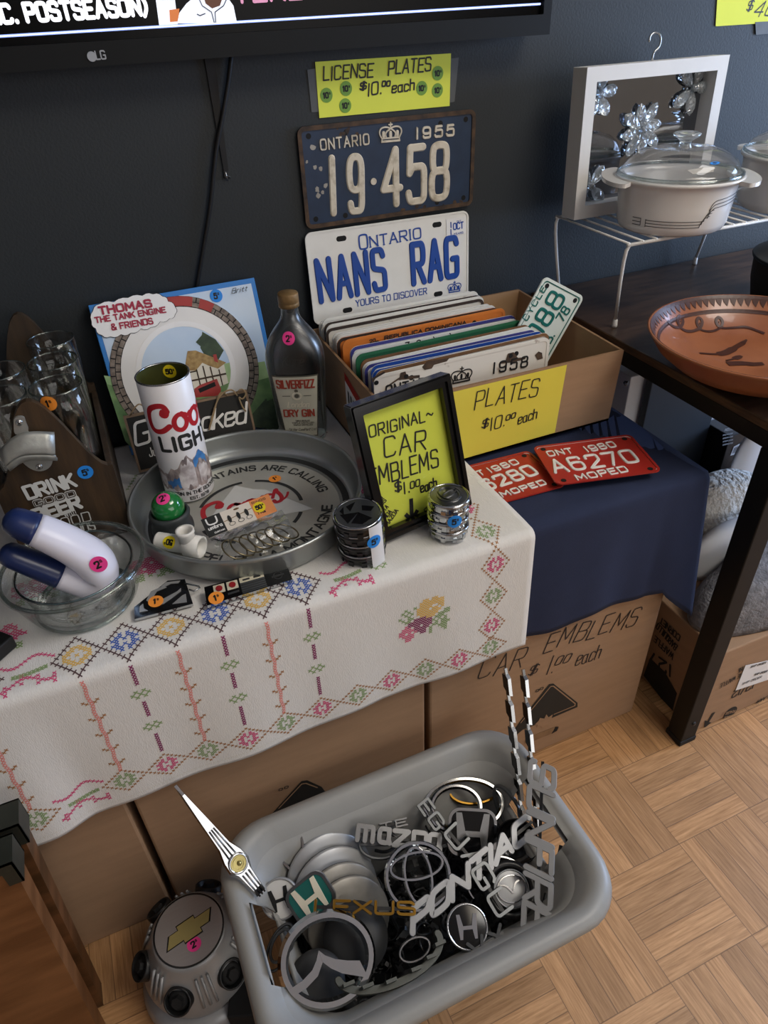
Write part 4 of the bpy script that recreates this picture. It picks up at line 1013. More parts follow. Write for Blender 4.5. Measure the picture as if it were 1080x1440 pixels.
# ------------------------------------------------------------------ framed sign with car emblems price
a, b = atz(531, 762, ZW), atz(658, 713, ZW); xd = (b - a).normalized(); back = Vector((-xd.y, xd.x, 0)); up = (Vector((0, 0, 1)) + back * .27 - xd * .045).normalized(); xd = (xd - up * xd.dot(up)).normalized()
n = xd.cross(up); FW, FH = (b - a).length, .192
M = mat4(a, xd, up)
t = thing('framed_sign', 'black picture frame holding a yellow CAR EMBLEMS sign, leaning back on its stand', 'picture frame', M)
m = MB(M); cx, cy = FW / 2, FH / 2 + .001
m.ringprism(rrect(FW, FH, .0015, 1, cx, cy), rrect(FW - .030, FH - .030, .001, 1, cx, cy), .002, .012)
m.ringprism(rrect(FW - .004, FH - .004, .0015, 1, cx, cy), rrect(FW - .016, FH - .016, .001, 1, cx, cy), .012, .0155)
m.ringprism(rrect(FW, FH, .0015, 1, cx, cy), rrect(FW - .026, FH - .026, .001, 1, cx, cy), -.008, .002); m.build('frame', 'black_gloss', t, bevel=.0012)
MB(M).box(.013, FW - .013, .014, FH - .012, -.006, -.002).build('backing', 'black_matte', t)
m = MB(); Ml = M @ T(FW / 2, .12, -.006); f_ = back * .075; p0 = M @ Vector((FW / 2, .14, -.008)); p1 = Vector((p0.x + f_.x * .95, p0.y + f_.y * .95, ZW + .001))
for sx in (1,):
    w2 = xd * .02; m.add([p0 - w2, p0 + w2, p1 + w2, p1 - w2] + [k + up * .003 for k in (p0 - w2, p0 + w2, p1 + w2, p1 - w2)], [(0, 1, 2, 3), (7, 6, 5, 4), (0, 4, 5, 1), (1, 5, 6, 2), (2, 6, 7, 3), (3, 7, 4, 0)])
m.build('easel_stand', 'black_matte', t)
sg = MB(M).box(.0135, FW - .0135, .0145, FH - .0125, -.0018, -.0008).build('sign_sheet', 'paper_yellow', t)
pl = Plane(M @ Vector((0, 0, -.0006)), n); m = MB()
for tx, p0, p1, h, w in (('ORIGINAL~', (520, 616), (609, 589), 16, 1.9), ('~', (511, 619), (516, 617.5), 12, 1.9), ('CAR', (541, 644), (598, 630), 27, 2.2), ('EMBLEMS', (521, 686), (616, 657), 25, 2.2), ('$', (556, 693), (564, 690.5), 14, 2.0), ('1.', (568, 695), (576, 692), 15, 2.0), ('00', (577, 687), (590, 683), 9, 1.7), ('each', (592, 693), (614, 684), 13, 2.0)):
    put(m, pl, tx, p0, p1, h, w, slant=.08, jit=.05)
for tx, p0, p1 in (('FORD', (530, 711), (538, 700)), ('LEXUS', (529, 722), (543, 704)), ('TOYOTA', (531, 731), (546, 713)), ('HONDA', (536, 737), (551, 720)), ('MAZDA', (545, 740), (560, 718)), ('CHRYSLER', (600, 720), (621, 689)), ('SUBARU', (610, 716), (624, 694))): put(m, pl, tx, p0, p1, 5.2, 1.3, jit=.05)
def inkline(pts, w):
    fi = M.inverted(); q = [fi @ pl.hit(*k) for k in pts]; m.M = M; m.ribbon([(k.x, k.y) for k in q], w, q[0].z + .0003, 0, 0, None, False); m.M = Matrix()
inkline([(578, 701), (579, 727)], .006); inkline([(570, 723), (579.5, 732)], .006); inkline([(587, 717), (579, 732)], .006)
ROOTM[sg.name] = ROOTM[t.name]; m.build('handwriting', 'pen_black', sg)
q = [pl.hit(*k) for k in ((502, 575), (628, 546), (645, 712), (537, 744))]
m = MB(M); m.flat([(.0135, .0145), (FW - .0135, .0145), (FW - .0135, FH - .0125), (.0135, FH - .0125)], .0024); lab(m.build('glazing', 'clear_glass', t), 'clear front glass')

# ------------------------------------------------------------------ wheel centre caps stacked and wrapped
def wheel_cap(name, label, M, dark, group, design):
    t = thing(name, label, 'wheel cap', M, group); R = .0315
    body = 'black_plastic' if dark else 'chrome'
    m = MB(M)
    m.lathe([(R * .93, .0), (R * .93, .008), (R * .97, .010)], 36, 0); m.lathe([(R * .80, .002), (R * .93, .0)], 36, 0)
    for k in range(10):
        a = k * PI / 5 + .2; m.box(-.0035, .0035, R * .90, R * .955, -.0045, .004, 0, M=RZ(a))
    m.build('clip_ring', body, t)
    m = MB(M)
    if dark: m.lathe([(R * .90, .0118), (R * .985, .0132), (R * 1.0, .0140), (R * .985, .0150), (R * .90, .0152), (R * .88, .0146)], 40, 0)
    else: m.lathe([(R * .92, .0098), (R * .97, .0095), (R * 1.02, .0105), (R * 1.02, .0135), (R * .97, .0152), (R * .90, .0156), (R * .88, .0148)], 40, 0)
    m.build('rim', 'chrome', t)
    if dark: MB(M).lathe([(R * .93, .0085), (R * 1.02, .0090), (R * 1.03, .0118), (R * .99, .0131)], 40).build('skirt', 'black_plastic', t)
    m = MB(M)
    if design == 'star':
        m.prism(circ(R * .89, 40), .0138, .0148, 0)
        pts = []
        m2 = [(.0, .95), (-.35, .25), (.25, .35)]
        for ang, poly in ((0, [(-.80, -.15), (-.35, -.75), (.05, .05)]), (0, [(.05, .05), (.75, -.35), (.35, -.78), (-.2, -.72)]), (0, [(-.6, .45), (-.2, .80), (-.35, .1)]), (0, [(.15, .55), (.75, .48), (.62, .15), (.2, .2)]), (0, [(-.85, .1), (-.6, -.2), (-.72, .42)])):
            m.prism([(x * R * .86, y * R * .86) for x, y in poly], .0148, .0152, 1)
        m.build('emblem_face', ['pewter', 'black_gloss'], t)
    else:
        m.lathe([(R * .89, .0145), (R * .5, .0168), (0, .0176)], 40, 0)
        m.ringprism(circ(R * .62, 40), circ(R * .54, 40), .0158, .0180, 0)
        for k in range(2): m.ringprism(circ(R * .46, 30, ry=R * (.2 if k else .6)), circ(R * .40, 30, ry=R * (.14 if k else .53)), .0165, .0190, 0)
        m.build('emblem_face', ['chrome_dull', 'chrome'], t)
    return t
def cap_stack(base, lean, dark, n, labels, group, design, yaw, sticker_ang, sc, pitch):
    ax = Vector(lean).normalized(); x = Vector((math.cos(yaw), math.sin(yaw), 0)); x = (x - ax * x.dot(ax)).normalized(); y = ax.cross(x)
    M0 = Matrix((x, y, ax)).transposed().to_4x4(); M0.translation = Vector(base) + ax * .0048 * sc
    for k in range(n): wheel_cap('wheel_badge', labels[k], M0 @ T(random.uniform(-.0012, .0012), random.uniform(-.0012, .0012), k * pitch) @ RZ(k * 1.1 if k < n - 1 else 0) @ Matrix.Scale(sc, 4), dark, group, design)
    wt = thing('plastic_wrap', 'clear plastic wrap with a blue price sticker around the %s cap stack' % ('black' if dark else 'chrome'), 'wrap', M0)
    R = .0335 * sc; H = n * pitch - .002
    MB(M0).lathe([(R, -.004), (R + .0003, H * .5), (R, H)], 40, a0=sticker_ang - .35, a1=sticker_ang + .62).build('film', 'wrap_film', wt)
    MB(M0).lathe([(R + .0004, -.004), (R + .0004, H)], 12, a0=sticker_ang - .12, a1=sticker_ang + .5).build('film_overlap', 'sheet_white' if dark else 'wrap_film', wt)  # white band on the dark stack paints in the film's whitish reflection
    def onc(xx, yy, zz): a = sticker_ang + .05 + xx / R; r = R + .0006 + zz; return M0 @ Vector((r * math.cos(a), r * math.sin(a), H * .62 + yy))
    sticker(wt, Matrix(), '5s', 'blue', .0098, fn=onc, label='round blue five dollar price sticker')
fl = ['lowest', 'second', 'third', 'top']
cap_stack((.2395, -.483, ZW), (-.06, -.05, 1), True, 4, ['black wheel cap at the bottom of the dark stack beside the round tray', 'black wheel cap, second from bottom in the dark stack by the tray', 'black wheel cap directly under the top one of the dark stack', 'black wheel cap with a silver star emblem on top of the dark stack'], 'black wheel caps wrapped in plastic', 'star', -.5, -.95, 1.0, .0168)
cap_stack((.3605, -.492, ZW), (.0, -.02, 1), False, 4, ['chrome wheel cap at the bottom of the silver stack by the framed sign', 'chrome wheel cap, second from bottom in the silver stack', 'chrome wheel cap directly under the top one of the silver stack', 'chrome wheel cap with crossed oval emblem on top of the silver stack'], 'chrome wheel caps wrapped in plastic', 'oval', .3, -2.1, .88, .0150)

# ------------------------------------------------------------------ gin bottle
gb = Vector((.2665, -.150, ZW)); yaw = -.42
M = T(*gb) @ RZ(yaw) @ Matrix.Diagonal((1.05, 1.0, .962, 1))
t = thing('gin_bottle', 'old frosted glass gin bottle with a cream label and gold screw cap', 'bottle', M)
def bsec(w, d, n=32, e=3.2):
    o = []
    for i in range(n):
        a = 2 * PI * i / n; c, s_ = math.cos(a), math.sin(a)
        o.append((w * math.copysign(abs(c) ** (2 / e), c), d * math.copysign(abs(s_) ** (2 / e), s_)))
    return o
m = MB(M); prof = [(.034, .022, .0, 4), (.038, .025, .004, 4), (.0385, .0255, .05, 4), (.0440, .030, .13, 3.2), (.0445, .031, .150, 2.8), (.042, .030, .168, 2.5), (.034, .027, .186, 2.2), (.022, .021, .202, 2), (.0145, .0145, .213, 2), (.0125, .0125, .222, 2), (.0122, .0122, .236, 2)]
vs = []; 
for w_, d_, z_, e_ in prof: vs += [Vector((x, y, z_)) for x, y in bsec(w_, d_, 32, e_)]
fs = [(k * 32 + i, k * 32 + (i + 1) % 32, (k + 1) * 32 + (i + 1) % 32, (k + 1) * 32 + i) for k in range(len(prof) - 1) for i in range(32)]
m.add(vs, fs, 0, True); m.add(vs[:32], [tuple(range(31, -1, -1))], 0); m.build('glass_body', 'gin_glass', t, sub=1)
m = MB(M); m.lathe([(.0135, .231), (.0150, .232), (.0150, .2375), (.0144, .2385), (.0150, .2395), (.0150, .251), (.0138, .2535), (0, .2535)], 28); m.build('screw_cap', 'gin_cap', t)
def front(x, z, d=.0012):                                       # point on the front face
    for k in range(len(prof) - 1):
        a, b = prof[k], prof[k + 1]
        if a[2] <= z <= b[2]:
            f_ = (z - a[2]) / (b[2] - a[2]); w_ = a[0] + (b[0] - a[0]) * f_; dd = a[1] + (b[1] - a[1]) * f_; e_ = a[3] + (b[3] - a[3]) * f_
            yy = dd * max(0.0, 1 - abs(x / w_) ** e_) ** (1 / e_); return M @ Vector((x, -yy - d, z))
    return M @ Vector((x, -.03, z))
def lgrid(w0, w1, z0, z1, d): return lambda u, v: front((w0 + (w1 - w0) * v) * (2 * u - 1), z0 + (z1 - z0) * v, d)
m = MB(); m.grid(lgrid(.0255, .0350, .012, .128, .0012), 14, 14, 1); m.grid(lgrid(.0240, .0335, .0145, .1255, .0016), 14, 14, 0)
lb_ = m.build('label', ['gin_label', 'gin_label_trim'], t); lab(lb_, 'cream paper label'); ROOTM[lb_.name] = ROOTM[t.name]
fnl = lambda x, y, z: front(x, y, .0019 + z)
m = MB()
write(m, 'SILVERFIZZ', .014, .0026, length=.056, x0=0, y0=.106, align='c', mi=0, fn=lambda x, y, z: fnl(x + .0, y, z), serif=.5)
write(m, 'DRY GIN', .0125, .0024, length=.046, x0=0, y0=.052, align='c', mi=0, fn=fnl, serif=.6)
write(m, 'London', .010, .0012, length=.032, x0=0, y0=.070, align='c', mi=1, fn=fnl, slant=.3)
m.ringprism(circ(.0075, 20, 0, .091), circ(.0050, 20, 0, .091), 0, .0003, 1, fn=fnl); m.prism(circ(.0036, 12, 0, .091), 0, .0003, 2, fn=fnl); m.prism(circ(.003, 10, 0, .1005), 0, .0003, 2, fn=fnl)
for z_, l_ in ((.042, .022), (.038, .034), (.034, .030)): write(m, 'TRIPLE DISTILLED', .0026, .0006, length=l_, x0=.004, y0=z_, align='c', mi=2, fn=fnl)
write(m, 'Silver Company Ltd', .005, .0006, length=.042, x0=.002, y0=.024, align='c', mi=2, fn=fnl, slant=.3)
for s_ in (-1, 1): m.ribbon([(s_ * .010, .091), (s_ * .022, .091)], .0012, 0, 0, 2, fnl, False)
m.build('label_print', ['gin_red', 'ivory_fill', 'gin_label_trim'], lb_)
write(m := MB(), 'Kure', .016, .0016, length=.03, x0=0, y0=.146, align='c', fn=lambda x, y, z: front(x, y, .0008), slant=.25); lab(m.build('embossed_script', 'gin_glass', t), 'raised glass script')
sticker(t, Matrix(), '2s', 'pink', .0100, fn=lambda x, y, z: front(x * .9 - .002, .190 + y, .0015 + z), label='round pink two dollar price sticker')
# ------------------------------------------------------------------ beer caddy
CXc, FYc, BYc, HWc = -.107, -.297, -.050, .0715
t = thing('beer_caddy', 'dark wooden beer caddy with a cast bottle opener and DRINK GOOD BEER print', 'bottle carrier', (CXc, -.17, ZW))
def arch(cx, zb, zs, zt, hw, n=24):
    p = [(cx - hw, zb), (cx + hw, zb), (cx + hw, zs)]
    for i in range(1, n):
        u = 1 - 2 * i / n; k = .5 + .5 * math.cos(PI * min(1, abs(u) * 1.08)); k = k ** .85
        p.append((cx + u * hw, zs + (zt - zs) * k))
    p.append((cx - hw, zs)); return p
MF = Matrix(((1, 0, 0, 0), (0, 0, -1, 0), (0, 1, 0, 0), (0, 0, 0, 1)))
MB(T(0, FYc, 0) @ MF).prism(arch(CXc, ZW + .001, .693, .803, HWc), -.010, 0).build('front_panel', 'walnut', t, bevel=.0015)
MB(T(0, BYc, 0) @ MF).prism(arch(CXc, ZW + .001, .700, .828, HWc), -.010, 0).build('rear_panel', 'walnut_dark', t, bevel=.0015)
for sx in (-1, 1):
    MB().box(CXc + sx * HWc - (.008 if sx > 0 else 0), CXc + sx * HWc + (0 if sx > 0 else .008), FYc + .0105, BYc - .0005, ZW + .001, .690).build('side_panel', 'walnut_dark', t, bevel=.001)
MB().box(CXc - HWc + .009, CXc + HWc - .009, FYc + .0105, BYc - .0005, ZW + .001, ZW + .009).build('bottom_panel', 'walnut_dark', t)
MB().box(CXc - .004, CXc + .004, FYc + .0105, BYc - .0005, ZW + .0095, .688).build('divider', 'walnut', t)
pl = Plane((0, FYc - .0008, 0), (0, -1, 0))
def fx(px, py, dz=0): q = pl.hit(px, py); return (q.x, q.z)
m = MB(T(0, FYc - .0004, 0) @ MF)
m.prism(chaikin([fx(19, 594), fx(20, 585), fx(34, 584), fx(36, 592), fx(42, 606), fx(20, 612)], 2, True), 0, .004)
m.prism(chaikin([fx(23, 640), fx(70, 630), fx(75, 642), fx(72, 655), fx(60, 662), fx(45, 660), fx(30, 648)], 2, True), 0, .003)
m.prism([fx(26, 606), fx(40, 606), fx(60, 640), fx(36, 640)], .0004, .0026)
opn = m.build('bottle_opener', 'cast_metal', t, bevel=.001); lab(opn, 'grey cast metal wall bottle opener'); ROOTM[opn.name] = ROOTM[t.name]
m = MB(); a0 = [fx(1, 633), fx(20, 612), fx(44, 605), fx(76, 607)]; b0 = [fx(8, 646), fx(26, 632), fx(48, 630), fx(77, 631)]
A2 = chaikin(a0, 3); B2 = chaikin(b0, 3); n_ = len(A2)
def hood(u, v):
    i = min(n_ - 1, int(round(u * (n_ - 1)))); a, b = A2[i], B2[i]; q = a * (1 - v) + b * v
    d = .004 + .011 * math.sin(PI * .5 * min(1, v * 1.1)) ** .8
    return Vector((q.x, FYc - d, q.y))
m.grid(hood, n_ - 1, 8)
def lip(u, v):
    i = min(n_ - 1, int(round(u * (n_ - 1)))); q = B2[i]; return Vector((q.x, FYc - .015 + .009 * v, q.y - .010 * v - .004 * math.sin(v * PI)))
m.grid(lip, n_ - 1, 4)
h_ = m.build('opener_hood', 'cast_metal', opn); s_ = h_.modifiers.new('t', 'SOLIDIFY'); s_.thickness = .003; s_.offset = -1
for px, py, dy in ((27, 592.5, .0046), (55, 655, .0036)):
    q = pl.hit(px, py); m = MB(T(q.x, FYc - dy, q.z) @ MF); m.lathe([(.0042, 0), (.0036, .0014), (.0, .002)], 18); m.ribbon([(-.002, -.001), (.002, .001)], .0007, .0021, 0, 1); m.ribbon([(-.001, .002), (.001, -.002)], .0007, .0021, 0, 1)
    m.build('screw', ['steel', 'black_matte'], opn)
m = MB()
put(m, pl, 'DRINK', (41, 702), (107, 683), 18, 5.0, slant=-.02, jit=.04); put(m, pl, 'GOOD', (50, 712), (106, 697), 8, 3.6); put(m, pl, 'BEER', (53, 733), (114, 713), 17, 6.2, jit=.03)
put(m, pl, 'with', (92, 728), (107, 722), 9, 1.0, slant=.2); put(m, pl, 'GOOD', (74, 745), (128, 732), 13, 1.6, jit=.05); put(m, pl, 'FRIENDS', (80, 757), (134, 744), 12, 2.2)
put(m, pl, 'GOOD', (50, 712), (106, 697), 8, 1.5, mi=1, z=.0012)
m.build('printed_lettering', ['print_white', 'walnut'], t)
fr, _ = pl.frame((120, 664), (130, 661)); sticker(t, fr, '5s', 'blue', .0098, label='round blue five dollar price sticker')
def glass_tumbler(M, label, group=None, stick=False):
    t = thing('beer_glass', label, 'glass', M, group)
    prof = [(0, .004), (.024, .004), (.0255, .008), (.0260, .05), (.0290, .11), (.0330, .165), (.0325, .2045), (.0315, .2050), (.0308, .2045), (.0312, .165), (.0272, .11), (.0245, .05), (.0235, .016), (0, .014)]
    MB(M).lathe([(0, .0)] + [(.024, 0)] + prof[1:], 40).build('glass_body', 'tumbler_glass', t)
    R = .0319; MB(M).lathe([(R + .0009, .2040), (R + .0009, .2055), (R - .0009, .2055), (R - .0009, .2040)], 40, closed=True).build('rim', 'glass_edge', t)
    if stick: sticker(t, Matrix(), '1s', 'orange', .0098, fn=lambda x, y, z: M @ Vector(((.0326 + z) * math.cos(-1.95 + x / .032), (.0326 + z) * math.sin(-1.95 + x / .032), .196 + y)), label='round orange one dollar price sticker')
    return t
zg = ZW + .0095
for i, (y, lb_) in enumerate(((-.250, 'tall beer glass with an orange sticker, front of the row beside the picture box'), (-.168, 'tall beer glass in the middle of the row beside the picture box'), (-.086, 'tall beer glass at the rear of the row beside the picture box'))):
    glass_tumbler(T(-.0737, y, zg), lb_, 'beer glasses in the wooden caddy', i == 0)
for i, (y, lb_) in enumerate(((-.250, 'tall beer glass directly behind the bottle opener, cut by the photo edge'), (-.168, 'tall beer glass in the middle of the outer row of the wooden caddy'))):
    glass_tumbler(T(-.1403, y, zg), lb_, 'beer glasses in the wooden caddy')

# ------------------------------------------------------------------ boxed collector plate leaning on the wall
pl0 = Plane((0, -.108, ZW), (0, -1, .34)); up = Vector((0, .34, 1)).normalized(); n = pl0.n
tl, tr = pl0.hit(122, 427), pl0.hit(357, 393); wd = (tr - tl).length
zt = (tl.z + tr.z) / 2; x0 = tl.x + .001; xd = Vector((1, 0, 0)); lo = Vector((x0, 0, 0)); k = (ZW + .002 - pl0.p.z) / up.z; o = Vector((x0, pl0.p.y + .34 * .0105, ZW + .0105))
M = mat4(o, xd, up); H = (zt - ZW - .0105) / up.z; Wb = tr.x - tl.x
t = thing('collector_plate_box', 'blue picture box of a collector plate, THOMAS lettering, leaning against the wall', 'box', M)
MB(M).box(0, Wb, 0, H, -.028, 0).build('box_body', 'box_blue', t, bevel=.001)
fi = M.inverted()
def pp(m, pts, mi, lay, smooth=0):
    q = [fi @ pl0.hit(*k) for k in pts]; q = [Vector((k.x, k.y)) for k in q]
    if smooth: q = chaikin(q, smooth, True)
    m.flat([(k.x, k.y) for k in q], .0003 + lay * .0002, mi)
art = ['sky_print', 'meadow', 'stone_print', 'plate_rim', 'box_white', 'thatch', 'timber_print', 'dark_tree', 'red_car', 'meadow_far', 'black_matte', 'box_navy', 'engine_green', 'walnut']
m = MB(M); m.flat([(.007, .0005), (Wb - .007, .0005), (Wb - .007, H - .008), (.007, H - .008)], .0003, 0)
pp(m, [(146, 528), (160, 530), (172, 545), (182, 600), (172, 600)], 9, 1); pp(m, [(150, 540), (168, 545), (192, 560), (195, 640), (176, 620)], 1, 2)
pp(m, [(330, 515), (372, 508), (396, 600), (340, 600)], 9, 1); pp(m, [(345, 540), (380, 530), (396, 600), (350, 600)], 1, 2); pp(m, [(372, 566), (384, 560), (396, 600), (376, 605), (366, 585)], 7, 3)
c = fi @ pl0.hit(263, 522); rr_ = ((fi @ pl0.hit(361, 500)) - c).length; cx, cy = c.x, c.y
m.prism(circ(rr_, 48, cx, cy), .0006, .0010, 3)
m.ringprism(circ(rr_, 48, cx, cy), circ(rr_ * .86, 48, cx, cy), .0010, .0013, 10)
for k in range(52):
    for r0, r1, o_ in ((.995, .935, 0), (.925, .868, .06)):
        po = circ(rr_ * r0, 2, cx, cy, a0=k * .1208 + o_, a1=k * .1208 + o_ + .104) + circ(rr_ * r1, 2, cx, cy, a0=k * .1208 + o_, a1=k * .1208 + o_ + .104)[::-1]; m.flat(po, .0014, 2)
for a0, a1, mi in ((1.25, 1.75, 8), (.95, 1.15, 8)):
    po = circ(rr_ * .995, 12, cx, cy, a0=a0, a1=a1) + circ(rr_ * .87, 12, cx, cy, a0=a0, a1=a1)[::-1]; m.flat(po, .0016, mi)
m.ringprism(circ(rr_ * .67, 44, cx, cy), circ(rr_ * .60, 44, cx, cy), .0010, .0016, 4)
ri = rr_ * .60
m.prism(circ(ri, 40, cx, cy), .0010, .0013, 0)
def cpoly(pts, mi, lay): m.flat([(cx + a * ri, cy + b * ri) for a, b in pts], .0013 + lay * .0002, mi)
cpoly([(math.cos(a), math.sin(a)) for a in [PI + i * PI / 16 for i in range(17)]], 9, 1)
cpoly([(-.98, -.1), (.1, -.05), (.1, .05), (-.98, .02)], 2, 2)
cpoly([(.42, .45), (.55, .80), (.80, .58), (.93, .3), (.75, .1), (.5, .2)], 7, 2); cpoly([(.55, .75), (.35, .6), (.5, .4)], 7, 2)
cpoly([(-.02, -.55), (-.02, .05), (.12, .36), (.86, .0), (.86, -.5)], 6, 3)
cpoly([(-.06, .02), (.12, .44), (.30, .42), (.92, .02), (.70, -.08), (.52, .02), (.38, .12), (.2, -.02)], 5, 4)
for a, b, c_, d in ((.02, -.5, .05, .1), (.2, -.5, .23, 0), (.36, -.5, .39, .05), (.52, -.5, .55, 0), (.7, -.5, .73, -.1), (-.02, -.25, .86, -.21), (.05, -.05, .2, -.02)): cpoly([(a, b), (c_, b), (c_, d), (a, d)], 13, 5)
cpoly([(.66, .25), (.74, .25), (.74, .05), (.66, .1)], 8, 5)
cpoly([(.02, -.62), (.06, -.42), (.2, -.36), (.62, -.30), (.66, -.55), (.6, -.70)], 8, 6); cpoly([(.14, -.44), (.55, -.36), (.56, -.46), (.16, -.54)], 10, 7)
cpoly([(-.1, -.55), (.2, -.45), (.5, -.52), (.88, -.45), (.7, -.7), (.1, -.7)], 1, 6)
pp(m, [(352, 585), (374, 560), (382, 575), (392, 604), (350, 600)], 7, 6)
m.build('printed_picture', art, t)
m = MB(M)
cl = [(131, 437), (140, 428), (160, 425), (180, 419), (200, 416), (215, 414), (228, 417), (236, 424), (246, 432), (246, 442), (238, 448), (225, 452), (212, 460), (198, 462), (184, 468), (170, 470), (155, 473), (143, 471), (135, 462), (129, 452)]
pts = []
for i in range(len(cl)):
    a, b = Vector(cl[i]), Vector(cl[(i + 1) % len(cl)]); d = b - a; nn = Vector((d.y, -d.x)).normalized() * 2.2
    pts += [tuple(a), tuple(a + d * .35 + nn), tuple(a + d * .65 + nn)]
pp(m, [((x - 188) * 1.012 + 188, (y - 444) * 1.025 + 444) for x, y in pts], 1, 9); pp(m, pts, 0, 10); m.M = Matrix()
plt = Plane(pl0.p + n * .0026, n)
put(m, plt, 'THOMAS', (141, 442), (213, 431), 10, 3.0, serif=1.0, mi=2); put(m, plt, 'THE TANK ENGINE', (135, 454), (233, 439), 7.5, 2.0, serif=.8, mi=2); put(m, plt, '& FRIENDS', (158, 464), (215, 455), 8, 2.0, serif=.8, mi=2)
m.build('title_cloud', ['box_white', 'black_matte', 'maroon_ink'], t)
m = MB(); put(m, plt, 'Britt', (326, 413), (347, 409), 7, .7, slant=.4); m.build('signature', 'black_matte', t)
fr, _ = Plane(pl0.p + n * .0008, n).frame((304, 416), (314, 414.6)); sticker(t, fr, '5s', 'blue', .0100, label='round blue five dollar price sticker')

# ------------------------------------------------------------------ small chalkboard sign
plc = Plane((0, -.152, ZW), (0, -1, .30)); up = Vector((0, .30, 1)).normalized()
tl, tr = plc.hit(173, 586), plc.hit(347, 549); M = mat4(Vector((tl.x + .001, plc.p.y, ZW + .001)), tr - tl - Vector((0, 0, 0)), up)
M = mat4(Vector((tl.x, plc.p.y + .30 * .0035, ZW + .0035)), (1, 0, 0), up); Wc = tr.x - tl.x; Hc = (tl.z - ZW - .0035) / up.z
t = thing('chalkboard_sign', 'small black chalkboard sign with white Get Naked script and a twine hanger', 'sign', M)
MB(M).box(0, Wc, 0, Hc, -.007, 0).build('board', 'chalk_slate', t)
MB(M).ringprism([(0, 0), (Wc, 0), (Wc, Hc), (0, Hc)], [(.0035, .0035), (Wc - .0035, .0035), (Wc - .0035, Hc - .0035), (.0035, Hc - .0035)], -.0072, .0010).build('edge_trim', 'chalk_trim', t)
m = MB(); pq = Plane(plc.p + plc.n * .0006, plc.n)
put(m, pq, 'G', (191, 627), (211, 621), 31, 4.0, slant=.25); put(m, pq, 'et', (214, 620), (232, 616), 22, 3.4, slant=.25); put(m, pq, 'N', (248, 614), (270, 608), 30, 3.4, slant=.25); put(m, pq, 'aked', (284, 606), (345, 594), 28, 3.6, slant=.25, sp=1.2); put(m, pq, 'Just', (211, 642), (232, 637), 12, 1.5)
m.build('chalk_lettering', 'chalk_white', t)
f2 = M.inverted(); 
def loc(px, py, d): return plc.hit(px, py) + plc.n * d
m = MB()
m.tube(chaikin([loc(320, 556, .002), loc(308, 548, .006), loc(300, 580, .006), loc(292, 610, .004), loc(296, 590, .006), loc(306, 555, .008), loc(325, 545, .006), loc(333, 556, .004)], 3), .0013, 6)
m.tube(chaikin([loc(333, 552, .003), loc(338, 545, .007), loc(346, 552, .007), loc(340, 562, .006), loc(334, 556, .005), loc(340, 572, .005), loc(345, 578, .004)], 3), .0013, 6)
m.build('twine', 'jute', t); m = MB(); m.tube(chaikin([loc(183, 584, .002), loc(188, 574, .004), loc(196, 566, .003), loc(204, 574, .004)], 2), .0012, 6)
m.build('twine', 'jute', t)

# ------------------------------------------------------------------ round metal tray
TC = Vector((.127, -.325, ZW)); R = .160
M = T(*TC); t = thing('round_tray', 'round silver metal serving tray with black mountain lettering', 'tray', M)
MB(M).lathe([(0, .0), (.128, .0), (.131, -.0), (R - .014, 0), (R - .006, .004), (R - .001, .014), (R + .002, .036), (R + .004, .0395), (R + .0035, .042), (R + .001, .0432), (R - .0015, .042), (R - .001, .037), (R - .004, .015), (R - .009, .0060), (R - .016, .0030), (.134, .0030), (.131, .0022), (0, .0022)], 72).build('tray_body', 'tray_metal', t)
zf = .0023
m = MB(M); m.flat(circ(.130, 64), zf, 0); m.build('printed_face', 'tray_face', t)
m = MB(M)
m.ringprism(circ(.1505 - .006, 72), circ(.1345, 72), zf + .0008, zf + .0011, 0)
RAD = math.radians
write(m, 'MOUNTAINS ARE CALLING', .0135, .0030, z=zf + .0004, length=RAD(132) * .105, align='c', arc=(.105, RAD(65), 1), x0=0)
write(m, "L'APPEL DE LA MONTAGNE", .0135, .0030, z=zf + .0004, length=RAD(142) * .118, align='c', arc=(.118, RAD(-92), -1), x0=0)
for a0, a1 in ((-8, 70), (85, 150), (195, 240), (-50, -30)): 
    po = circ(.0775, 24, a0=RAD(a0), a1=RAD(a1)) + circ(.0720, 24, a0=RAD(a0), a1=RAD(a1))[::-1]; m.flat(po, zf + .0004, 0)
m.build('black_print', 'print_black', t)
m = MB(M); m.flat([(-.062, .000), (-.005, .072), (.018, .049), (.034, .040), (.083, -.038), (.02, -.030), (-.07, -.036)], zf + .0003, 0); m.build('mountain_print', 'print_white', t)
m = MB(M)
def script(mm, letters, x, y, h, w, z, fn=None, mi=0):
    """flowing red script word built from thick and thin strokes"""
    def st(pts, ww): mm.ribbon([(x + a * h, y + b * h) for a, b in chaikin(pts, 3)], ww * h, z, 0, mi, fn)
    st([(.78, .78), (.70, 1.02), (.42, 1.02), (.10, .85), (.0, .4), (.08, .0), (.45, -.02), (.75, .2)], w * 1.15); st([(.78, .78), (.72, .60), (.56, .66), (.62, .80)], w)
    X = .95
    for k in range(2):
        st([(X + .42, .52), (X + .18, .62), (X - .02, .42), (X - .02, .1), (X + .18, -.05), (X + .40, .08), (X + .46, .36), (X + .30, .60)], w); st([(X + .30, .58), (X + .48, .44), (X + .62, .55)], w * .7); X += .62
    st([(X - .02, .50), (X + .12, .66), (X + .10, .30), (X + .04, .0)], w); st([(X + .08, .40), (X + .22, .66), (X + .40, .60)], w * .9); X += .40
    st([(X - .0, .35), (X + .20, .80), (X + .30, .86), (X + .24, .62)], w * .8); st([(X + .22, .80), (X + .34, .40), (X + .28, .05), (X + .02, .0), (X + .0, .16)], w); st([(X + .28, .06), (X + .5, .2), (X + .62, .45)], w * .6)
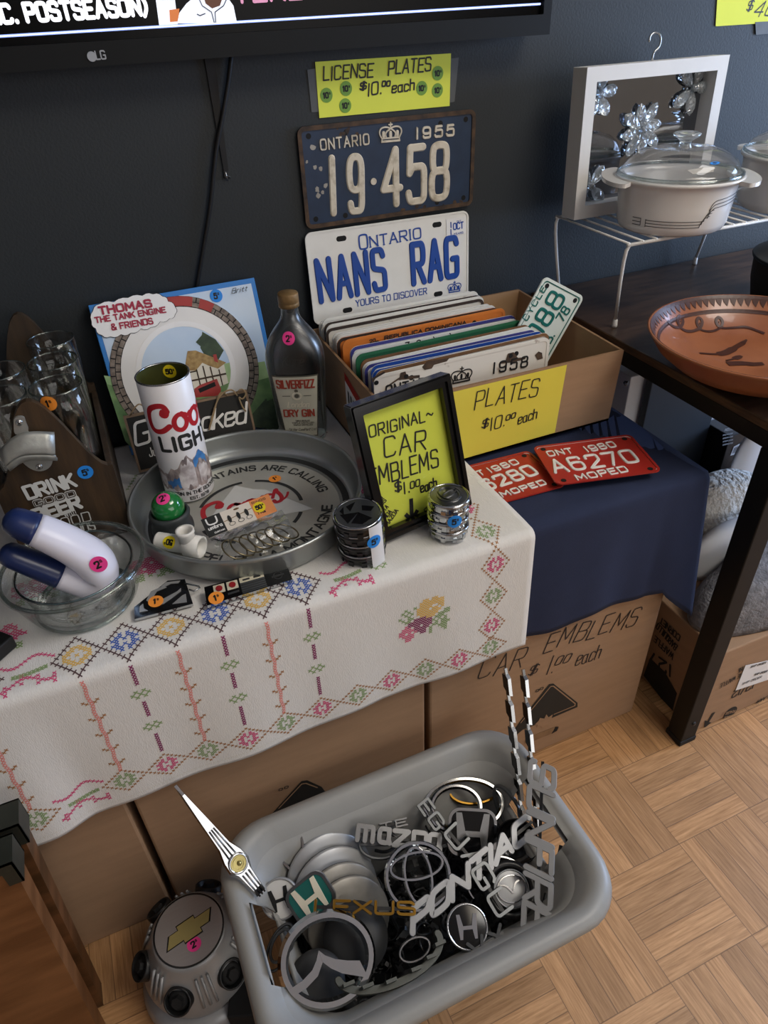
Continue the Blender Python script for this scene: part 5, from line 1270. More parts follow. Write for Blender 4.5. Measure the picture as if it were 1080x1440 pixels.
script(m, '', -.066, .000, .040, .16, zf + .0007)
m.build('red_script', 'print_red', t)
fr = M @ T(.055, .062, zf + .0006) @ RZ(.1); sticker(t, fr, '1s', 'orange', .0095, label='round orange one dollar price sticker')

# ------------------------------------------------------------------ tall can in the tray
zt_ = ZW + .0045; CN = T(.0575, -.2365, zt_); R = .0360; Hcan = .191
t = thing('beer_can_tumbler', 'tall white can with red Coors script and blue mountains standing in the tray'.replace('Coors script', 'script'), 'can', CN)
MB(CN).lathe([(0, .0), (R - .004, 0), (R - .001, .002), (R, .004), (R, Hcan - .001), (R - .0008, Hcan)], 56).build('can_body', 'can_white', t)
MB(CN).lathe([(R - .0016, Hcan - .0005), (R - .0016, .004), (0, .004)], 56).build('can_inside', 'can_inside', t)
MB(CN).lathe([(R + .0004, Hcan - .0015), (R + .0006, Hcan), (R - .0004, Hcan + .0008), (R - .0018, Hcan), (R - .0016, Hcan - .0015)], 56, closed=True).build('rim', 'steel', t)
A0 = math.radians(-146)
def can(x, z, d): a = A0 + x / R; return CN @ Vector(((R + .0002 + d) * math.cos(a), (R + .0002 + d) * math.sin(a), z))
cfn = lambda x, y, z: can(x, y, z)
m = MB(); script(m, '', -.003, .1215, .0385, .175, .0002, cfn); m.build('red_script', 'print_red', t)
m = MB(); write(m, 'LIGHT', .0205, .0052, length=.083, x0=.007, y0=.0905, sp=2.8, fn=cfn, z=.0002)
write(m, 'BORN IN THE ROCKIES', .0056, .0012, length=.078, x0=.004, y0=.0145, fn=cfn, z=.0003); write(m, 'EST. 1978', .0046, .0011, length=.030, x0=.030, y0=.0060, fn=cfn, z=.0003)
m.build('black_lettering', 'print_black', t)
ridge = [(-.09, .042), (-.06, .05), (-.03, .040), (-.012, .056), (.004, .050), (.014, .062), (.020, .058), (.030, .073), (.038, .080), (.046, .070), (.058, .083), (.068, .070), (.08, .055), (.10, .06), (.12, .045)]
def rz(x):
    for i in range(len(ridge) - 1):
        if ridge[i][0] <= x <= ridge[i + 1][0]:
            f_ = (x - ridge[i][0]) / (ridge[i + 1][0] - ridge[i][0]); return ridge[i][1] * (1 - f_) + ridge[i + 1][1] * f_
    return .04
def patch(mm, x0, x1, lo, hi, mi, d, N=40):
    vs = []; fs = []
    for i in range(N + 1):
        x = x0 + (x1 - x0) * i / N; a, b = lo(x), hi(x); b = max(a + .0001, b)
        for j in range(4): vs.append(can(x, a + (b - a) * j / 3, d))
    for i in range(N):
        for j in range(3): fs.append((i * 4 + j, i * 4 + 4 + j, i * 4 + 5 + j, i * 4 + 1 + j))
    mm.add(vs, fs, mi)
m = MB(); jg = lambda x, a, f_: a * math.sin(x * f_) + a * .6 * math.sin(x * f_ * 2.3 + 1)
patch(m, -.09, .12, lambda x: .024 + jg(x, .002, 300), lambda x: rz(x) + jg(x, .001, 700), 0, .0001, 90)
patch(m, -.004, .030, lambda x: .030 + jg(x, .003, 500), lambda x: rz(x) * .72 + jg(x, .002, 400), 2, .0002); patch(m, .046, .070, lambda x: rz(x) - .014 + jg(x, .0015, 600), lambda x: rz(x) - .001, 2, .0002)
patch(m, .022, .046, lambda x: .028 + jg(x, .003, 400), lambda x: rz(x) - .008 + jg(x, .004, 500), 1, .0003); patch(m, .052, .075, lambda x: .03 + jg(x, .003, 600), lambda x: rz(x) - .02 + jg(x, .003, 400), 1, .0002); patch(m, -.012, .001, lambda x: .030 + jg(x, .003, 500), lambda x: rz(x) - .006, 1, .0002)
m.build('mountain_print', ['rock_print', 'snow_print', 'blue_print'], t)
def cin(x, y, z): a = math.radians(68) - x / R; return CN @ Vector(((R - .0018 - z) * math.cos(a), (R - .0018 - z) * math.sin(a), Hcan - .013 + y))
sticker(t, Matrix(), '50\u00a2', 'yellow', .0098, fn=cin, label='round yellow fifty cent price sticker inside the rim')

# ------------------------------------------------------------------ massage ball, pipe fitting, ring pack in the tray
c = atz(240, 728, zt_ + .022); M = T(c.x, c.y, zt_)
t = thing('massage_ball', 'glossy green ball in a dark grey holder inside the tray', 'massage ball', M)
MB(M).lathe([(0, 0), (.026, 0), (.029, .004), (.0285, .012), (.0255, .018), (.0265, .024), (.0280, .030), (.0262, .034), (.0235, .034), (.0225, .026), (0, .020)], 40).build('holder', 'ball_base', t)
MB(M).ball((0, 0, .040), .0225, n=18).build('ball', 'green_ball', t)
d_ = Vector((-.15, -.35, .92)).normalized(); fr = M @ T(0, 0, .040) @ mat4(d_ * .0226, (1, 0, .16), (0, 1, 0)); 
def onb(x, y, z):
    a = Vector((1, 0, .16)); a = (a - d_ * a.dot(d_)).normalized(); b = d_.cross(a); v = (d_ + a * (x / .0225) + b * (y / .0225)).normalized(); return M @ (Vector((0, 0, .040)) + v * (.0228 + z))
sticker(t, Matrix(), '2s', 'pink', .0098, fn=onb, label='round pink two dollar price sticker')
a, b = atz(222, 760, zt_ + .017), atz(284, 770, zt_ + .0165); ax = (b - a).normalized()
M = mat4(a, (0, 0, 1), ax.cross(Vector((0, 0, 1)))); M = Matrix((Vector((0, 0, 1)), ax.cross(Vector((0, 0, 1))), ax)).transposed().to_4x4(); M.translation = a
M = Matrix((ax.cross(Vector((0, 0, 1))), Vector((0, 0, 1)), ax)).transposed().to_4x4(); M.translation = a; L = (b - a).length
t = thing('pipe_fitting', 'white threaded plastic pipe fitting with a yellow sticker in the tray', 'pipe fitting', M)
m = MB(M); pr = [(.0085, 0), (.0115, 0)]
for k in range(5): z_ = .002 + k * .003; pr += [(.0118, z_), (.0108, z_ + .0015)]
pr += [(.0118, .018), (.0118, L * .62), (.0150, L * .66), (.0150, L), (.0120, L), (.0118, L * .7), (.0085, L * .62), (.0085, 0)]
m.lathe(pr, 32, closed=True); m.build('tube_body', 'pvc', t)
m = MB(M); m.lathe([(.0090, 0), (.0112, 0), (.0112, .012), (.0122, .014), (.0122, .018), (.0090, .018), (.0090, 0)], 24, M=T(0, .006, L * .70) @ RX(-PI / 2) @ RY(.0) @ T(0, 0, .002)); m.build('branch', 'pvc', t)
cd_ = M.inverted() @ CAM; an_ = math.atan2(cd_.y, cd_.x)
def onp(x, y, z): a_ = an_ - y / .0118; return M @ Vector(((.0121 + z) * math.cos(a_), (.0121 + z) * math.sin(a_), L * .36 - x))
sticker(t, Matrix(), '50\u00a2', 'yellow', .0088, fn=onp, label='round yellow fifty cent price sticker')
# pack of curtain rings
zp = zt_ + .012; plp = Plane((.09, -.40, zp), (-.05, -.42, 1)); 
P4 = [plp.hit(*k) for k in ((278, 733), (374, 700), (390, 719), (294, 757))]
M = mat4(P4[3], P4[2] - P4[3], P4[0] - P4[3]); Wp = (P4[2] - P4[3]).length; Hp = (P4[0] - P4[3]).dot(M.col[1].to_3d())
t = thing('curtain_ring_pack', 'clear bag of brass curtain rings with a black, white and orange card', 'package', M)
m = MB(M); m.box(0, Wp, 0, Hp, -.001, .0003, 0); m.flat([(0, 0), (Wp * .27, 0), (Wp * .27, Hp), (0, Hp)], .0006, 1); m.flat([(Wp * .70, 0), (Wp, 0), (Wp, Hp), (Wp * .70, Hp)], .0006, 2)
m.ribbon([(Wp * .28, Hp * .48), (Wp * .70, Hp * .62)], .0012, .0006, 0, 3)
for u in (.36, .49, .61):
    m.flat(circ(.0026, 10, Wp * u, Hp * .52, ry=.006), .0009, 1); m.ribbon(circ(.004, 16, Wp * u + .001, Hp * .25, ry=.0028), .0007, .0008, 0, 1, None, False, True)
m.flat(circ(.0042, 12, Wp * .5, Hp * .87, ry=.0016), .0008, 4)
write(m, 'umbra', .0050, .0012, length=Wp * .19, x0=Wp * .045, y0=Hp * .34, mi=5, z=.0009); m.ribbon(chaikin([(Wp * .06, Hp * .9), (Wp * .06, Hp * .6), (Wp * .13, Hp * .56), (Wp * .20, Hp * .6), (Wp * .20, Hp * .9)], 3), .0022, .0009, 0, 5)
write(m, 'CURTAIN', .002, .0006, length=Wp * .14, x0=Wp * .1, y0=Hp * .1, mi=5, z=.0009); write(m, '7 pcs', .0036, .0009, length=Wp * .11, x0=Wp * .74, y0=Hp * .18, mi=1, z=.0009); write(m, 'RINGS', .0034, .0008, length=Wp * .2, x0=Wp * .73, y0=Hp * .78, mi=4, z=.0009)
m.build('header_card', ['card_white', 'print_black', 'card_orange', 'jute', 'plate_brown', 'box_white'], t)
fr = M @ T(Wp * .80, Hp * .52, .0007); sticker(t, fr, '50\u00a2', 'yellow', .0086, label='round yellow fifty cent price sticker')
def bag(u, v):
    x = Wp * (.0 + 1.06 * u) + .002 * math.sin(v * 5); y = -v * .058; s = math.sin(PI * u) * math.sin(PI * min(1, v * 1.0))
    q = M @ Vector((x, y, 0)); q.z = max(q.z, zt_ + .003) if v < .3 else q.z
    q.z = (M @ Vector((x, 0, 0))).z * (1 - v) + (zt_ + .004) * v + .016 * s + .0015 * math.sin(u * 21 + v * 9) * math.sin(v * 13)
    return q
MB().grid(bag, 30, 18).build('clear_bag', 'wrap_film', t)
for k in range(7):
    a = atz(330 + k * 12, 772 - k * 4.2, zt_ + .014); Mr = T(a.x, a.y, zt_ + .0135) @ RZ(-.35 + k * .07) @ RY(.55 - k * .02)
    MB().tube([Mr @ Vector((.0175 * math.cos(i * PI / 16), .0175 * math.sin(i * PI / 16), 0)) for i in range(32)], .0011, 8, True).build('curtain_ring', 'brass_wire', t)

# ------------------------------------------------------------------ glass bowls and the white and navy gadget
BC = Vector((-.108, -.418, ZW))
def bowl(name, label, M, prof_out, th, rim_r, matrim, group):
    t = thing(name, label, 'bowl', M, group)
    pin = [(max(0, r - th), z + (th if i < 3 else 0)) for i, (r, z) in enumerate(prof_out)]
    MB(M).lathe([(0, prof_out[0][1])] + prof_out + pin[::-1] + [(0, pin[0][1])], 64).build('bowl_body', 'bowl_glass', t)
    r, z = prof_out[-1]; MB(M).lathe([(r - th + rim_r * math.cos(a), z + rim_r * math.sin(a)) for a in [k * PI / 5 for k in range(10)]], 64, closed=True).build('rim', matrim, t)
    r, z = prof_out[1]; MB(M).lathe([(r - .002, .0006), (r + .0012, .002), (r + .002, .006), (r - .002, .0045)], 64, closed=True).build('foot_ring', 'glass_edge', t)
    return t
bowl('glass_bowl', 'large clear glass bowl with a thick rim standing on the embroidered cloth', T(*BC), [(.050, .0), (.058, .0015), (.064, .008), (.070, .022), (.077, .042), (.082, .056), (.086, .060)], .0045, .0024, 'glass_edge', 'nested glass bowls')
bowl('glass_bowl', 'smaller clear glass bowl nested inside the large one', T(BC.x + .001, BC.y + .002, ZW + .0072), [(.042, .0), (.050, .0015), (.056, .010), (.062, .026), (.066, .040), (.068, .046), (.070, .049)], .003, .0014, 'glass_blue_edge', 'nested glass bowls')
yg = -.412
PTH = [(-.146, .714), (-.122, .694), (-.099, .670), (-.083, .646), (-.083, .6265), (-.098, .6215), (-.117, .632), (-.140, .651), (-.166, .673)]
RAD_ = [.0155, .0185, .0205, .0225, .0225, .0195, .0165, .0155, .0135]
pts = []; rads = []
N = 60
def cr(P, u):
    n_ = len(P) - 1; i = min(n_ - 1, int(u * n_)); f_ = u * n_ - i; g = lambda k: P[max(0, min(n_, k))]
    out = []
    for c_ in range(len(P[0])):
        p0, p1, p2, p3 = g(i - 1)[c_], g(i)[c_], g(i + 1)[c_], g(i + 2)[c_]
        out.append(.5 * ((2 * p1) + (p2 - p0) * f_ + (2 * p0 - 5 * p1 + 4 * p2 - p3) * f_ ** 2 + (3 * p1 - p0 - 3 * p2 + p3) * f_ ** 3))
    return out
for i in range(N + 1):
    q = cr([(a, b, r) for (a, b), r in zip(PTH, RAD_)], i / N); pts.append(Vector((q[0], yg - .018 * math.sin(PI * i / N), q[1]))); rads.append(q[2])
t = thing('kitchen_gadget', 'white and navy two armed plastic kitchen gadget lying in the glass bowls', 'kitchen tool', (-.1, yg, .65))
def seg(a, b, name, mt, k0=False, k1=False):
    P_ = pts[a:b + 1]; R_ = rads[a:b + 1]
    if k0: d = (P_[0] - P_[1]).normalized(); P_ = [P_[0] + d * R_[0] * s for s in (.95, .8, .5)] + P_; R_ = [R_[0] * .25, R_[0] * .6, R_[0] * .87] + R_
    if k1: d = (P_[-1] - P_[-2]).normalized(); P_ = P_ + [P_[-1] + d * R_[-1] * s for s in (.5, .8, .95)]; R_ = R_ + [R_[-1] * .87, R_[-1] * .6, R_[-1] * .25]
    o = MB().tube(P_, R_, 20, up=(0, 1, .2), flat=1.25).build(name, mt, t); return o
lab(seg(0, 5, 'end_cap', 'tool_navy', True), 'navy end cap'); lab(seg(5, 47, 'body', 'tool_white'), 'white plastic body'); lab(seg(47, 60, 'grip', 'tool_navy', False, True), 'navy grip arm')
i = 21; d_ = (CAM - pts[i]).normalized(); tg = (pts[i + 1] - pts[i - 1]).normalized(); nrm_ = (d_ - tg * d_.dot(tg)).normalized(); sd = nrm_.cross(tg)
q0 = pts[i] + nrm_ * (rads[i] * 1.28)
sticker(t, mat4(q0 + nrm_ * .0012, (1, 0, .2), nrm_.cross(Vector((1, 0, .2)))), '2s', 'pink', .0100, label='round pink price sticker')
# ------------------------------------------------------------------ two belt buckles and a black case on the cloth
zb = ZW + .0075; plb = Plane((0, 0, zb), (0, -.12, 1)); plb.p = Vector((0, -.47, zb))
def pfr(pl_): return mat4(pl_.p, Vector((1, 0, 0)) - pl_.n * pl_.n.x, pl_.n.cross(Vector((1, 0, 0))))
M = pfr(plb); f3 = M.inverted()
def p2(pts, f3=None, pl_=None): return [tuple((f3 @ pl_.hit(*k)).to_2d()) for k in pts]
def cz(pts): return [(180 + x / 4.32, 780 + y / 4.32) for x, y in pts]
t = thing('belt_buckle', 'black and chrome shield shaped buckle with a curved S and orange sticker', 'belt buckle', M, 'belt buckles on the runner')
m = MB(M); m.prism(p2(cz([(38, 318), (240, 158), (345, 148), (395, 298), (40, 392)]), f3, plb), -.004, 0, 0, side=1); m.build('buckle_body', ['black_gloss', 'chrome'], t, bevel=.0004)
m = MB(M)
for poly in ([(70, 352), (72, 318), (92, 300), (98, 330), (122, 342)], [(112, 280), (140, 225), (220, 190), (235, 200), (175, 225), (150, 262), (128, 290)], [(200, 195), (232, 170), (318, 160), (305, 175), (260, 178), (232, 192)], [(150, 310), (215, 270), (300, 225), (322, 205), (322, 222), (262, 268), (215, 300), (165, 316)], [(270, 302), (330, 250), (352, 240), (358, 290)]):
    m.prism(p2(cz(poly), f3, plb), -.0004, .0009, 0)
m.build('chrome_inlay', 'silver_paint', t)
q = [plb.hit(*k) for k in cz([(345, 175), (430, 192), (438, 200), (400, 222), (372, 212)])]; MB().tube(q, .0011, 8).build('belt_loop', 'steel', t)
fr, _ = plb.frame(cz([(170, 287)])[0], cz([(200, 282)])[0]); sticker(t, fr @ T(0, 0, .0009), '1s', 'orange', .0092, label='round orange one dollar price sticker')
zb2 = ZW + .0095; pln = Plane((.08, -.49, zb2), (.02, -.22, 1)); M = pfr(pln); f3 = M.inverted()
t = thing('belt_buckle', 'black game controller shaped buckle with two red buttons and an orange sticker', 'belt buckle', M, 'belt buckles on the runner')
P2 = p2(cz([(462, 197), (965, 63), (1000, 150), (480, 310)]), f3, pln)
def bil(u, v): a, b, c_, d = [Vector(k) for k in (P2[3], P2[2], P2[1], P2[0])]; return tuple((a * (1 - u) + b * u) * (1 - v) + (d * (1 - u) + c_ * u) * v)
m = MB(M); m.prism([bil(0, 0), bil(1, 0), bil(1, 1), bil(0, 1)], -.0055, 0, 1, top=0); m.build('buckle_body', ['black_gloss', 'chrome'], t, bevel=.0005)
m = MB(M)
def quad(u0, u1, v0, v1, z_, mi): m.prism([bil(u0, v0), bil(u1, v0), bil(u1, v1), bil(u0, v1)], 0, z_, mi)
quad(.41, .70, .05, .95, .0003, 2)
for k in range(4): quad(.41, .70, .10 + k * .13, .16 + k * .13, .0005, 3)
quad(.41, .70, .66, .95, .0006, 0)
for u in (.445, .575): quad(u, u + .085, .74, .84, .0008, 3)
for u in (.10, .255): quad(u, u + .13, .46, .92, .0005, 0)
quad(.25, .38, .22, .32, .0004, 2)
for u in (.165, .32):
    a = Vector(bil(u, .69)); m.prism(circ(.0042, 20, a.x, a.y), .0004, .0016, 1)
a = Vector(bil(.855, .5)); m.ringprism(circ(.006, 20, a.x, a.y), circ(.0048, 20, a.x, a.y), 0, .0005, 3); m.box(a.x - .008, a.x + .008, a.y - .0015, a.y + .0015, 0, .0004, 3)
m.build('control_face', ['grey_print', 'red_button', 'pewter', 'dark_grey'], t)
fr, _ = pln.frame(cz([(537, 270)])[0], cz([(570, 261)])[0]); sticker(t, fr @ T(0, 0, .0024), '1s', 'orange', .0094, label='round orange one dollar price sticker')
M = T(-.262, -.452, ZW + .001) @ RZ(.75)
t = thing('black_case', 'black flat case lying on the cloth next to the glass bowls', 'case', M)
MB(M).box(-.06, .045, -.06, .022, 0, .018).build('case_body', 'black_satin', t, bevel=.002)
# ------------------------------------------------------------------ desk beside the boxes
DX0, DX1, DY0, DY1, DZ = .800, 1.62, -.640, -.006, .690
t = thing('desk', 'dark wood topped desk on black square steel legs holding cookware', 'desk', (1.2, -.32, 0))
MB().box(DX0, DX1, DY0, DY1, .676, DZ).build('desk_top', 'desk_wood', t, bevel=.0015)
MB().box(DX0 - .0006, DX0 + .0002, DY0 + .001, DY1 - .001, .677, DZ - .0012).build('edge_band', 'desk_edge', t)
m = MB(); m.box(DX0 + .001, DX0 + .037, DY0 + .014, DY1 - .01, .650, .6755); m.box(DX1 - .037, DX1 - .001, DY0 + .014, DY1 - .01, .650, .6755); m.box(DX0 + .038, DX1 - .038, DY0 + .014, DY0 + .044, .650, .6755); m.box(DX0 + .038, DX1 - .038, DY1 - .04, DY1 - .01, .650, .6755)
m.build('rail', 'desk_steel', t, bevel=.001)
for x in (DX0 + .001, DX1 - .037):
    for y in (DY0 + .014, DY1 - .048):
        lg = MB().box(x, x + .036, y, y + .036, .012, .6495).build('leg', 'desk_steel', t, bevel=.002)
        m = MB(); m.box(x - .0015, x + .0375, y - .0015, y + .0375, 0.0005, .013); m.build('foot', 'black_matte', lg, bevel=.0015)
        m = MB(); m.lathe([(.0045, 0), (.0035, .002), (0, .0026)], 14, M=T(x + .018, y - .0002, .06) @ RX(PI / 2)); m.build('bolt', 'black_satin', lg)
# white wire rack
RZt = .840; RX_0, RX_1, RY_0, RY_1 = .800, 1.195, -.252, -.055
t = thing('wire_rack', 'white coated wire shelf rack standing on the desk', 'rack', (1.0, -.15, DZ))
m = MB(); r = .0030
for x, y, fx_, fy_ in ((RX_0, RY_0, .828, -.226), (RX_1, RY_0, 1.170, -.226), (RX_0, RY_1, .826, -.060), (RX_1, RY_1, 1.190, -.030)):
    lg = MB().tube(chaikin([(x + (.02 if x == RX_0 else -.02), y, RZt), (x, y, RZt), (fx_, fy_, DZ + .012)], 2), r, 10).build('leg', 'wire_white', t)
    MB().lathe([(0, .0006), (.0045, .0006), (.0048, .004), (.0040, .014), (.0030, .016)], 14, M=T(fx_, fy_, DZ)).build('foot_cap', 'wire_white', lg)
m = MB()
for y in (RY_0, RY_1): m.tube([(RX_0 + .004, y, RZt), (RX_1 - .004, y, RZt)], r, 10)
m.build('edge_wire', 'wire_white', t)
for k in range(12):
    x = RX_0 + .006 + k * .0355
    if k > 10: break
for k in range(15):
    x = RX_0 + .0065 + k * .0270
    MB().tube([(x, RY_0 - .002, RZt + .0028), (x, RY_1 + .002, RZt + .0028)], .0019, 8).build('cross_wire', 'wire_white', t)
rt = RZt + .0048
# ------------------------------------------------------------------ shadow box with crystal flowers
A, B, C_, D_ = [Plane((0, -.082, rt), (0, -1, .22)).hit(*k) for k in ((822, 96), (1022, 82), (803, 303), (992, 290))]
n = Vector((0, -1, .22)).normalized(); up = Vector((0, .22, 1)).normalized()
Wf = .290; Hf = .226
up = Vector((0, .05, 1)).normalized(); M = mat4((.804, -.090, rt + .0016), (1, 0, 0), up)
t = thing('shadow_box', 'white square shadow box frame with crystal flowers on a mirror, standing on the rack', 'wall art', M)
m = MB(M); m.ringprism([(0, 0), (Wf, 0), (Wf, Hf), (0, Hf)], [(.021, .021), (Wf - .021, .021), (Wf - .021, Hf - .021), (.021, Hf - .021)], -.018, .018)
m.build('frame', 'frame_white', t, bevel=.001)
MB(M).box(.018, Wf - .018, .018, Hf - .018, -.0175, -.012).build('mirror', 'mirror', t)
q0 = M @ Vector((Wf * .50, Hf, -.004)); m = MB()
m.tube(chaikin([q0 + up * -.002, q0 + up * .012, q0 + up * .018 + Vector((.012, 0, 0)), q0 + up * .034 + Vector((.012, 0, 0)), q0 + up * .040 + Vector((-.002, 0, 0)), q0 + up * .034 + Vector((-.012, 0, 0)), q0 + up * .026 + Vector((-.011, 0, 0))], 3), .0016, 8); m.build('hanger_hook', 'steel', t)
def petal(cx, cy, ang, L, w_):
    m = MB(M @ T(cx, cy, -.005) @ RZ(ang) @ T(L * .55, 0, .0)); prof = []
    N = 8
    vs = []; nn = 10
    for i in range(N + 1):
        u = i / N; x = (u - .5) * L; rr = w_ * math.sin(PI * u) ** .7 * (.55 + .45 * u)
        for k in range(nn): a = 2 * PI * (k + (i % 2) * .5) / nn; vs.append(Vector((x, rr * math.cos(a), rr * .6 * math.sin(a))))
    fs = []
    for i in range(N):
        for k in range(nn): fs.append((i * nn + k, i * nn + (k + 1) % nn, (i + 1) * nn + (k + 1) % nn, (i + 1) * nn + k))
    m.add(vs, fs); return m
for cx, cy, pet in ((.143, .125, [(a * PI / 4 + .2, .046 if a % 2 else .040) for a in range(8)]), (.242, .180, [(1.1, .042), (.0, .036), (-1.5, .040), (3.8, .042), (2.3, .04)]), (.046, .185, [(1.4, .040), (.2, .034), (-1.0, .036), (-2.1, .040), (2.8, .03)]), (.046, .046, [(.9, .038), (2.2, .036), (-.7, .040), (3.7, .038)])):
    for a, L in pet: petal(cx, cy, a, L, .0125).build('crystal_petal', 'crystal', t)
    MB(M).ball((cx, cy, -.001), .006, n=10).build('flower_centre', 'crystal', t)
# ------------------------------------------------------------------ casseroles
def casserole(name, label, M, rx, ry, h, lid_h, pattern, group=None, handles=True):
    t = thing(name, label, 'casserole', M, group)
    k = ry / rx
    S = Matrix.Diagonal((1, k, 1, 1))
    pr = [(0, 0), (rx * .80, 0), (rx * .86, .004), (rx * .905, .014), (rx * .93, .04), (rx * .955, h - .012), (rx * .985, h - .006), (rx * 1.03, h - .004), (rx * 1.04, h), (rx * 1.0, h + .001), (rx * .94, h - .003), (rx * .91, h - .010), (rx * .86, .02), (rx * .78, .008), (0, .007)]
    MB(M @ S).lathe(pr, 64).build('pot_body', 'ceramic_white', t)
    if handles:
        for s_ in (-1, 1):
            m = MB(M); po = [(s_ * rx * .84, -ry * .6)]
            for i in range(25): a = -1.45 + 2.9 * i / 24; po.append((s_ * (rx * .88 + .036 * math.cos(a) ** .8), ry * .78 * math.sin(a) / math.sin(1.45)))
            po.append((s_ * rx * .84, ry * .6))
            m.prism(po if s_ > 0 else po[::-1], h - .007, h - .001); m.build('handle', 'ceramic_white', t, bevel=.0025)
    lm = M @ T(0, 0, h + .001) @ S
    ld = MB(lm).lathe([(rx * 1.0, .001), (rx * 1.0, .004), (rx * .95, .005), (rx * .93, .010), (rx * .86, lid_h * .55), (rx * .70, lid_h * .85), (rx * .52, lid_h * .98), (rx * .50, lid_h), (rx * .30, lid_h * 1.02), (0, lid_h * 1.02)], 64).build('lid', 'lid_glass', t); lab(ld, 'clear domed glass lid'); ROOTM[ld.name] = ROOTM[t.name]
    m = MB(lm)
    for i in range(60):
        a = i * 2 * PI / 60; m.tube([(rx * .22 * math.cos(a), rx * .22 * math.sin(a), lid_h * 1.025), (rx * .49 * math.cos(a), rx * .49 * math.sin(a), lid_h * 1.005)], .0006, 5)
    m.build('ribs', 'lid_glass', ld)
    MB(M @ T(0, 0, h + lid_h * 1.02)).lathe([(.011, .0), (.009, .004), (.0088, .009), (.013, .013), (.020, .0165), (.0215, .020), (.017, .022), (.011, .0195), (0, .018)], 32).build('knob', 'crystal', ld)
    MB(lm).lathe([(rx * .985, .0005), (rx * 1.012, .0015), (rx * 1.012, .005), (rx * .97, .006)], 64, closed=True).build('lid_rim', 'rim_glass', ld)
    if pattern:
        def on(x, z, d=.0005):
            a = x; rr = rx * (.93 + (.955 - .93) * (z - .04) / (h - .052)) if z > .04 else rx * (.905 + .025 * (z - .014) / .026)
            return M @ S @ Vector(((rr + d) * math.cos(a), (rr + d) * math.sin(a), z))
        m = MB()
        def ln(pts):
            q = []
            for i in range(len(pts) - 1):
                for j in range(10): u = j / 10; q.append((pts[i][0] * (1 - u) + pts[i + 1][0] * u, pts[i][1] * (1 - u) + pts[i + 1][1] * u))
            q.append(pts[-1]); m.tube([on(a, z) for a, z in q], .00055, 5)
        a0 = -PI / 2
        for k_, z in enumerate((.016, .0205, .025)): ln([(a0 - .62, z), (a0 + .34 + k_ * .03, z)] + [(a0 + .34 + k_ * .03 + .16 * (1 - math.cos(j * PI / 12)), z + .016 * math.sin(j * PI / 12)) for j in range(1, 7)])
        for k_, z in enumerate((.033, .0385, .044)): ln([(a0 + .46 + .14 * (1 - math.cos(j * PI / 12)), z - .004 + .015 * math.sin(j * PI / 12)) for j in range(0, 7)] + [(a0 + 1.25, z + .016)])
        ln([(a0 - .62, .0145), (a0 - .62, .0265)]); ln([(a0 - .72, .016), (a0 - .72, .0265)]); ln([(a0 - .9, .016), (a0 - .72, .016)]); ln([(a0 - .9, .0265), (a0 - .72, .0265)]); ln([(a0 - .9, .021), (a0 - .72, .021)])
        m.build('line_pattern', 'line_ink', t)
    return t, ld
M = T(.922, -.212, rt + .0004) @ RZ(-.55)
cs, ld = casserole('casserole_dish', 'white oval casserole with thin line pattern and domed glass lid, on the rack', M, .097, .084, .080, .038, True, 'white casserole dishes')
rx = .097; Ml = M @ T(0, 0, .080) @ Matrix.Diagonal((1, .084 / .097, 1, 1))
aa = .15; 
def onl(x, y, z):
    a = aa + x / .085; u = y / .040; r_ = rx * (.80 - .10 * u); zz = .047 * (.66 + .18 * u); return Ml @ Vector(((r_ + .0015 + z) * math.cos(a), (r_ + .0015 + z) * math.sin(a), zz + .0015 + z))
ROOTM[ld.name] = ROOTM[cs.name]
M2 = T(1.168, -.208, rt + .0004) @ RZ(-2.0)
a2 = -PI / 2 + .45
def onl2(x, y, z):
    a = a2 + x / .09; u = y / .035; r_ = rx * (.80 - .08 * u); zz = .038 * (.66 + .15 * u); return Ml @ Vector(((r_ + .002 + z) * math.cos(a), (r_ + .002 + z) * math.sin(a), zz + .002 + z))
sticker(ld, Matrix(), '5s', 'blue', .0098, fn=onl2, label='round blue five dollar price sticker')
casserole('casserole_dish', 'white casserole with clear glass lid behind the patterned one, cut by the photo edge', M2, .088, .075, .086, .030, False, 'white casserole dishes')
# ------------------------------------------------------------------ iron pot and clay bowl
M = T(1.156, -.335, DZ + .0004) @ Matrix.Diagonal((1, 1, .86, 1))
t = thing('cooking_pot', 'dark green grey iron cooking pot with a lid at the edge of the desk', 'pot', M)
MB(M).lathe([(0, 0), (.070, 0), (.080, .004), (.094, .03), (.102, .07), (.105, .108), (.108, .112), (.106, .114), (.100, .112), (.098, .07), (.088, .03), (.07, .01), (0, .008)], 56).build('pot_body', 'iron_pot', t)
lp = MB(M).lathe([(.107, .1145), (.109, .116), (.107, .119), (.085, .132), (.05, .142), (.02, .147), (0, .148)], 56).build('lid', 'pot_lid', t)
MB(M).lathe([(.012, .147), (.009, .156), (.017, .162), (.018, .167), (.010, .171), (0, .172)], 24).build('knob', 'steel', lp)
Bc = Vector((.895, -.468, DZ + .0004)); M = T(*Bc)
t = thing('clay_bowl', 'wide terracotta bowl with a painted bird and dark scroll border', 'bowl', M)
Rb = .112; Hb = .064; k_ = 1.0
S = Matrix.Diagonal((1.46, 1.46, 1, 1))
outp = [(0, .0), (.046, 0), (.060, .004), (.083, .018), (.100, .038), (.110, Hb - .004), (.1118, Hb)]
inn = [(.1095, Hb + .0008), (.1065, Hb - .004), (.098, .042), (.082, .024), (.060, .0105), (0, .008)]
MB(M @ S).lathe(outp + inn, 72).build('bowl_body', 'terracotta', t)
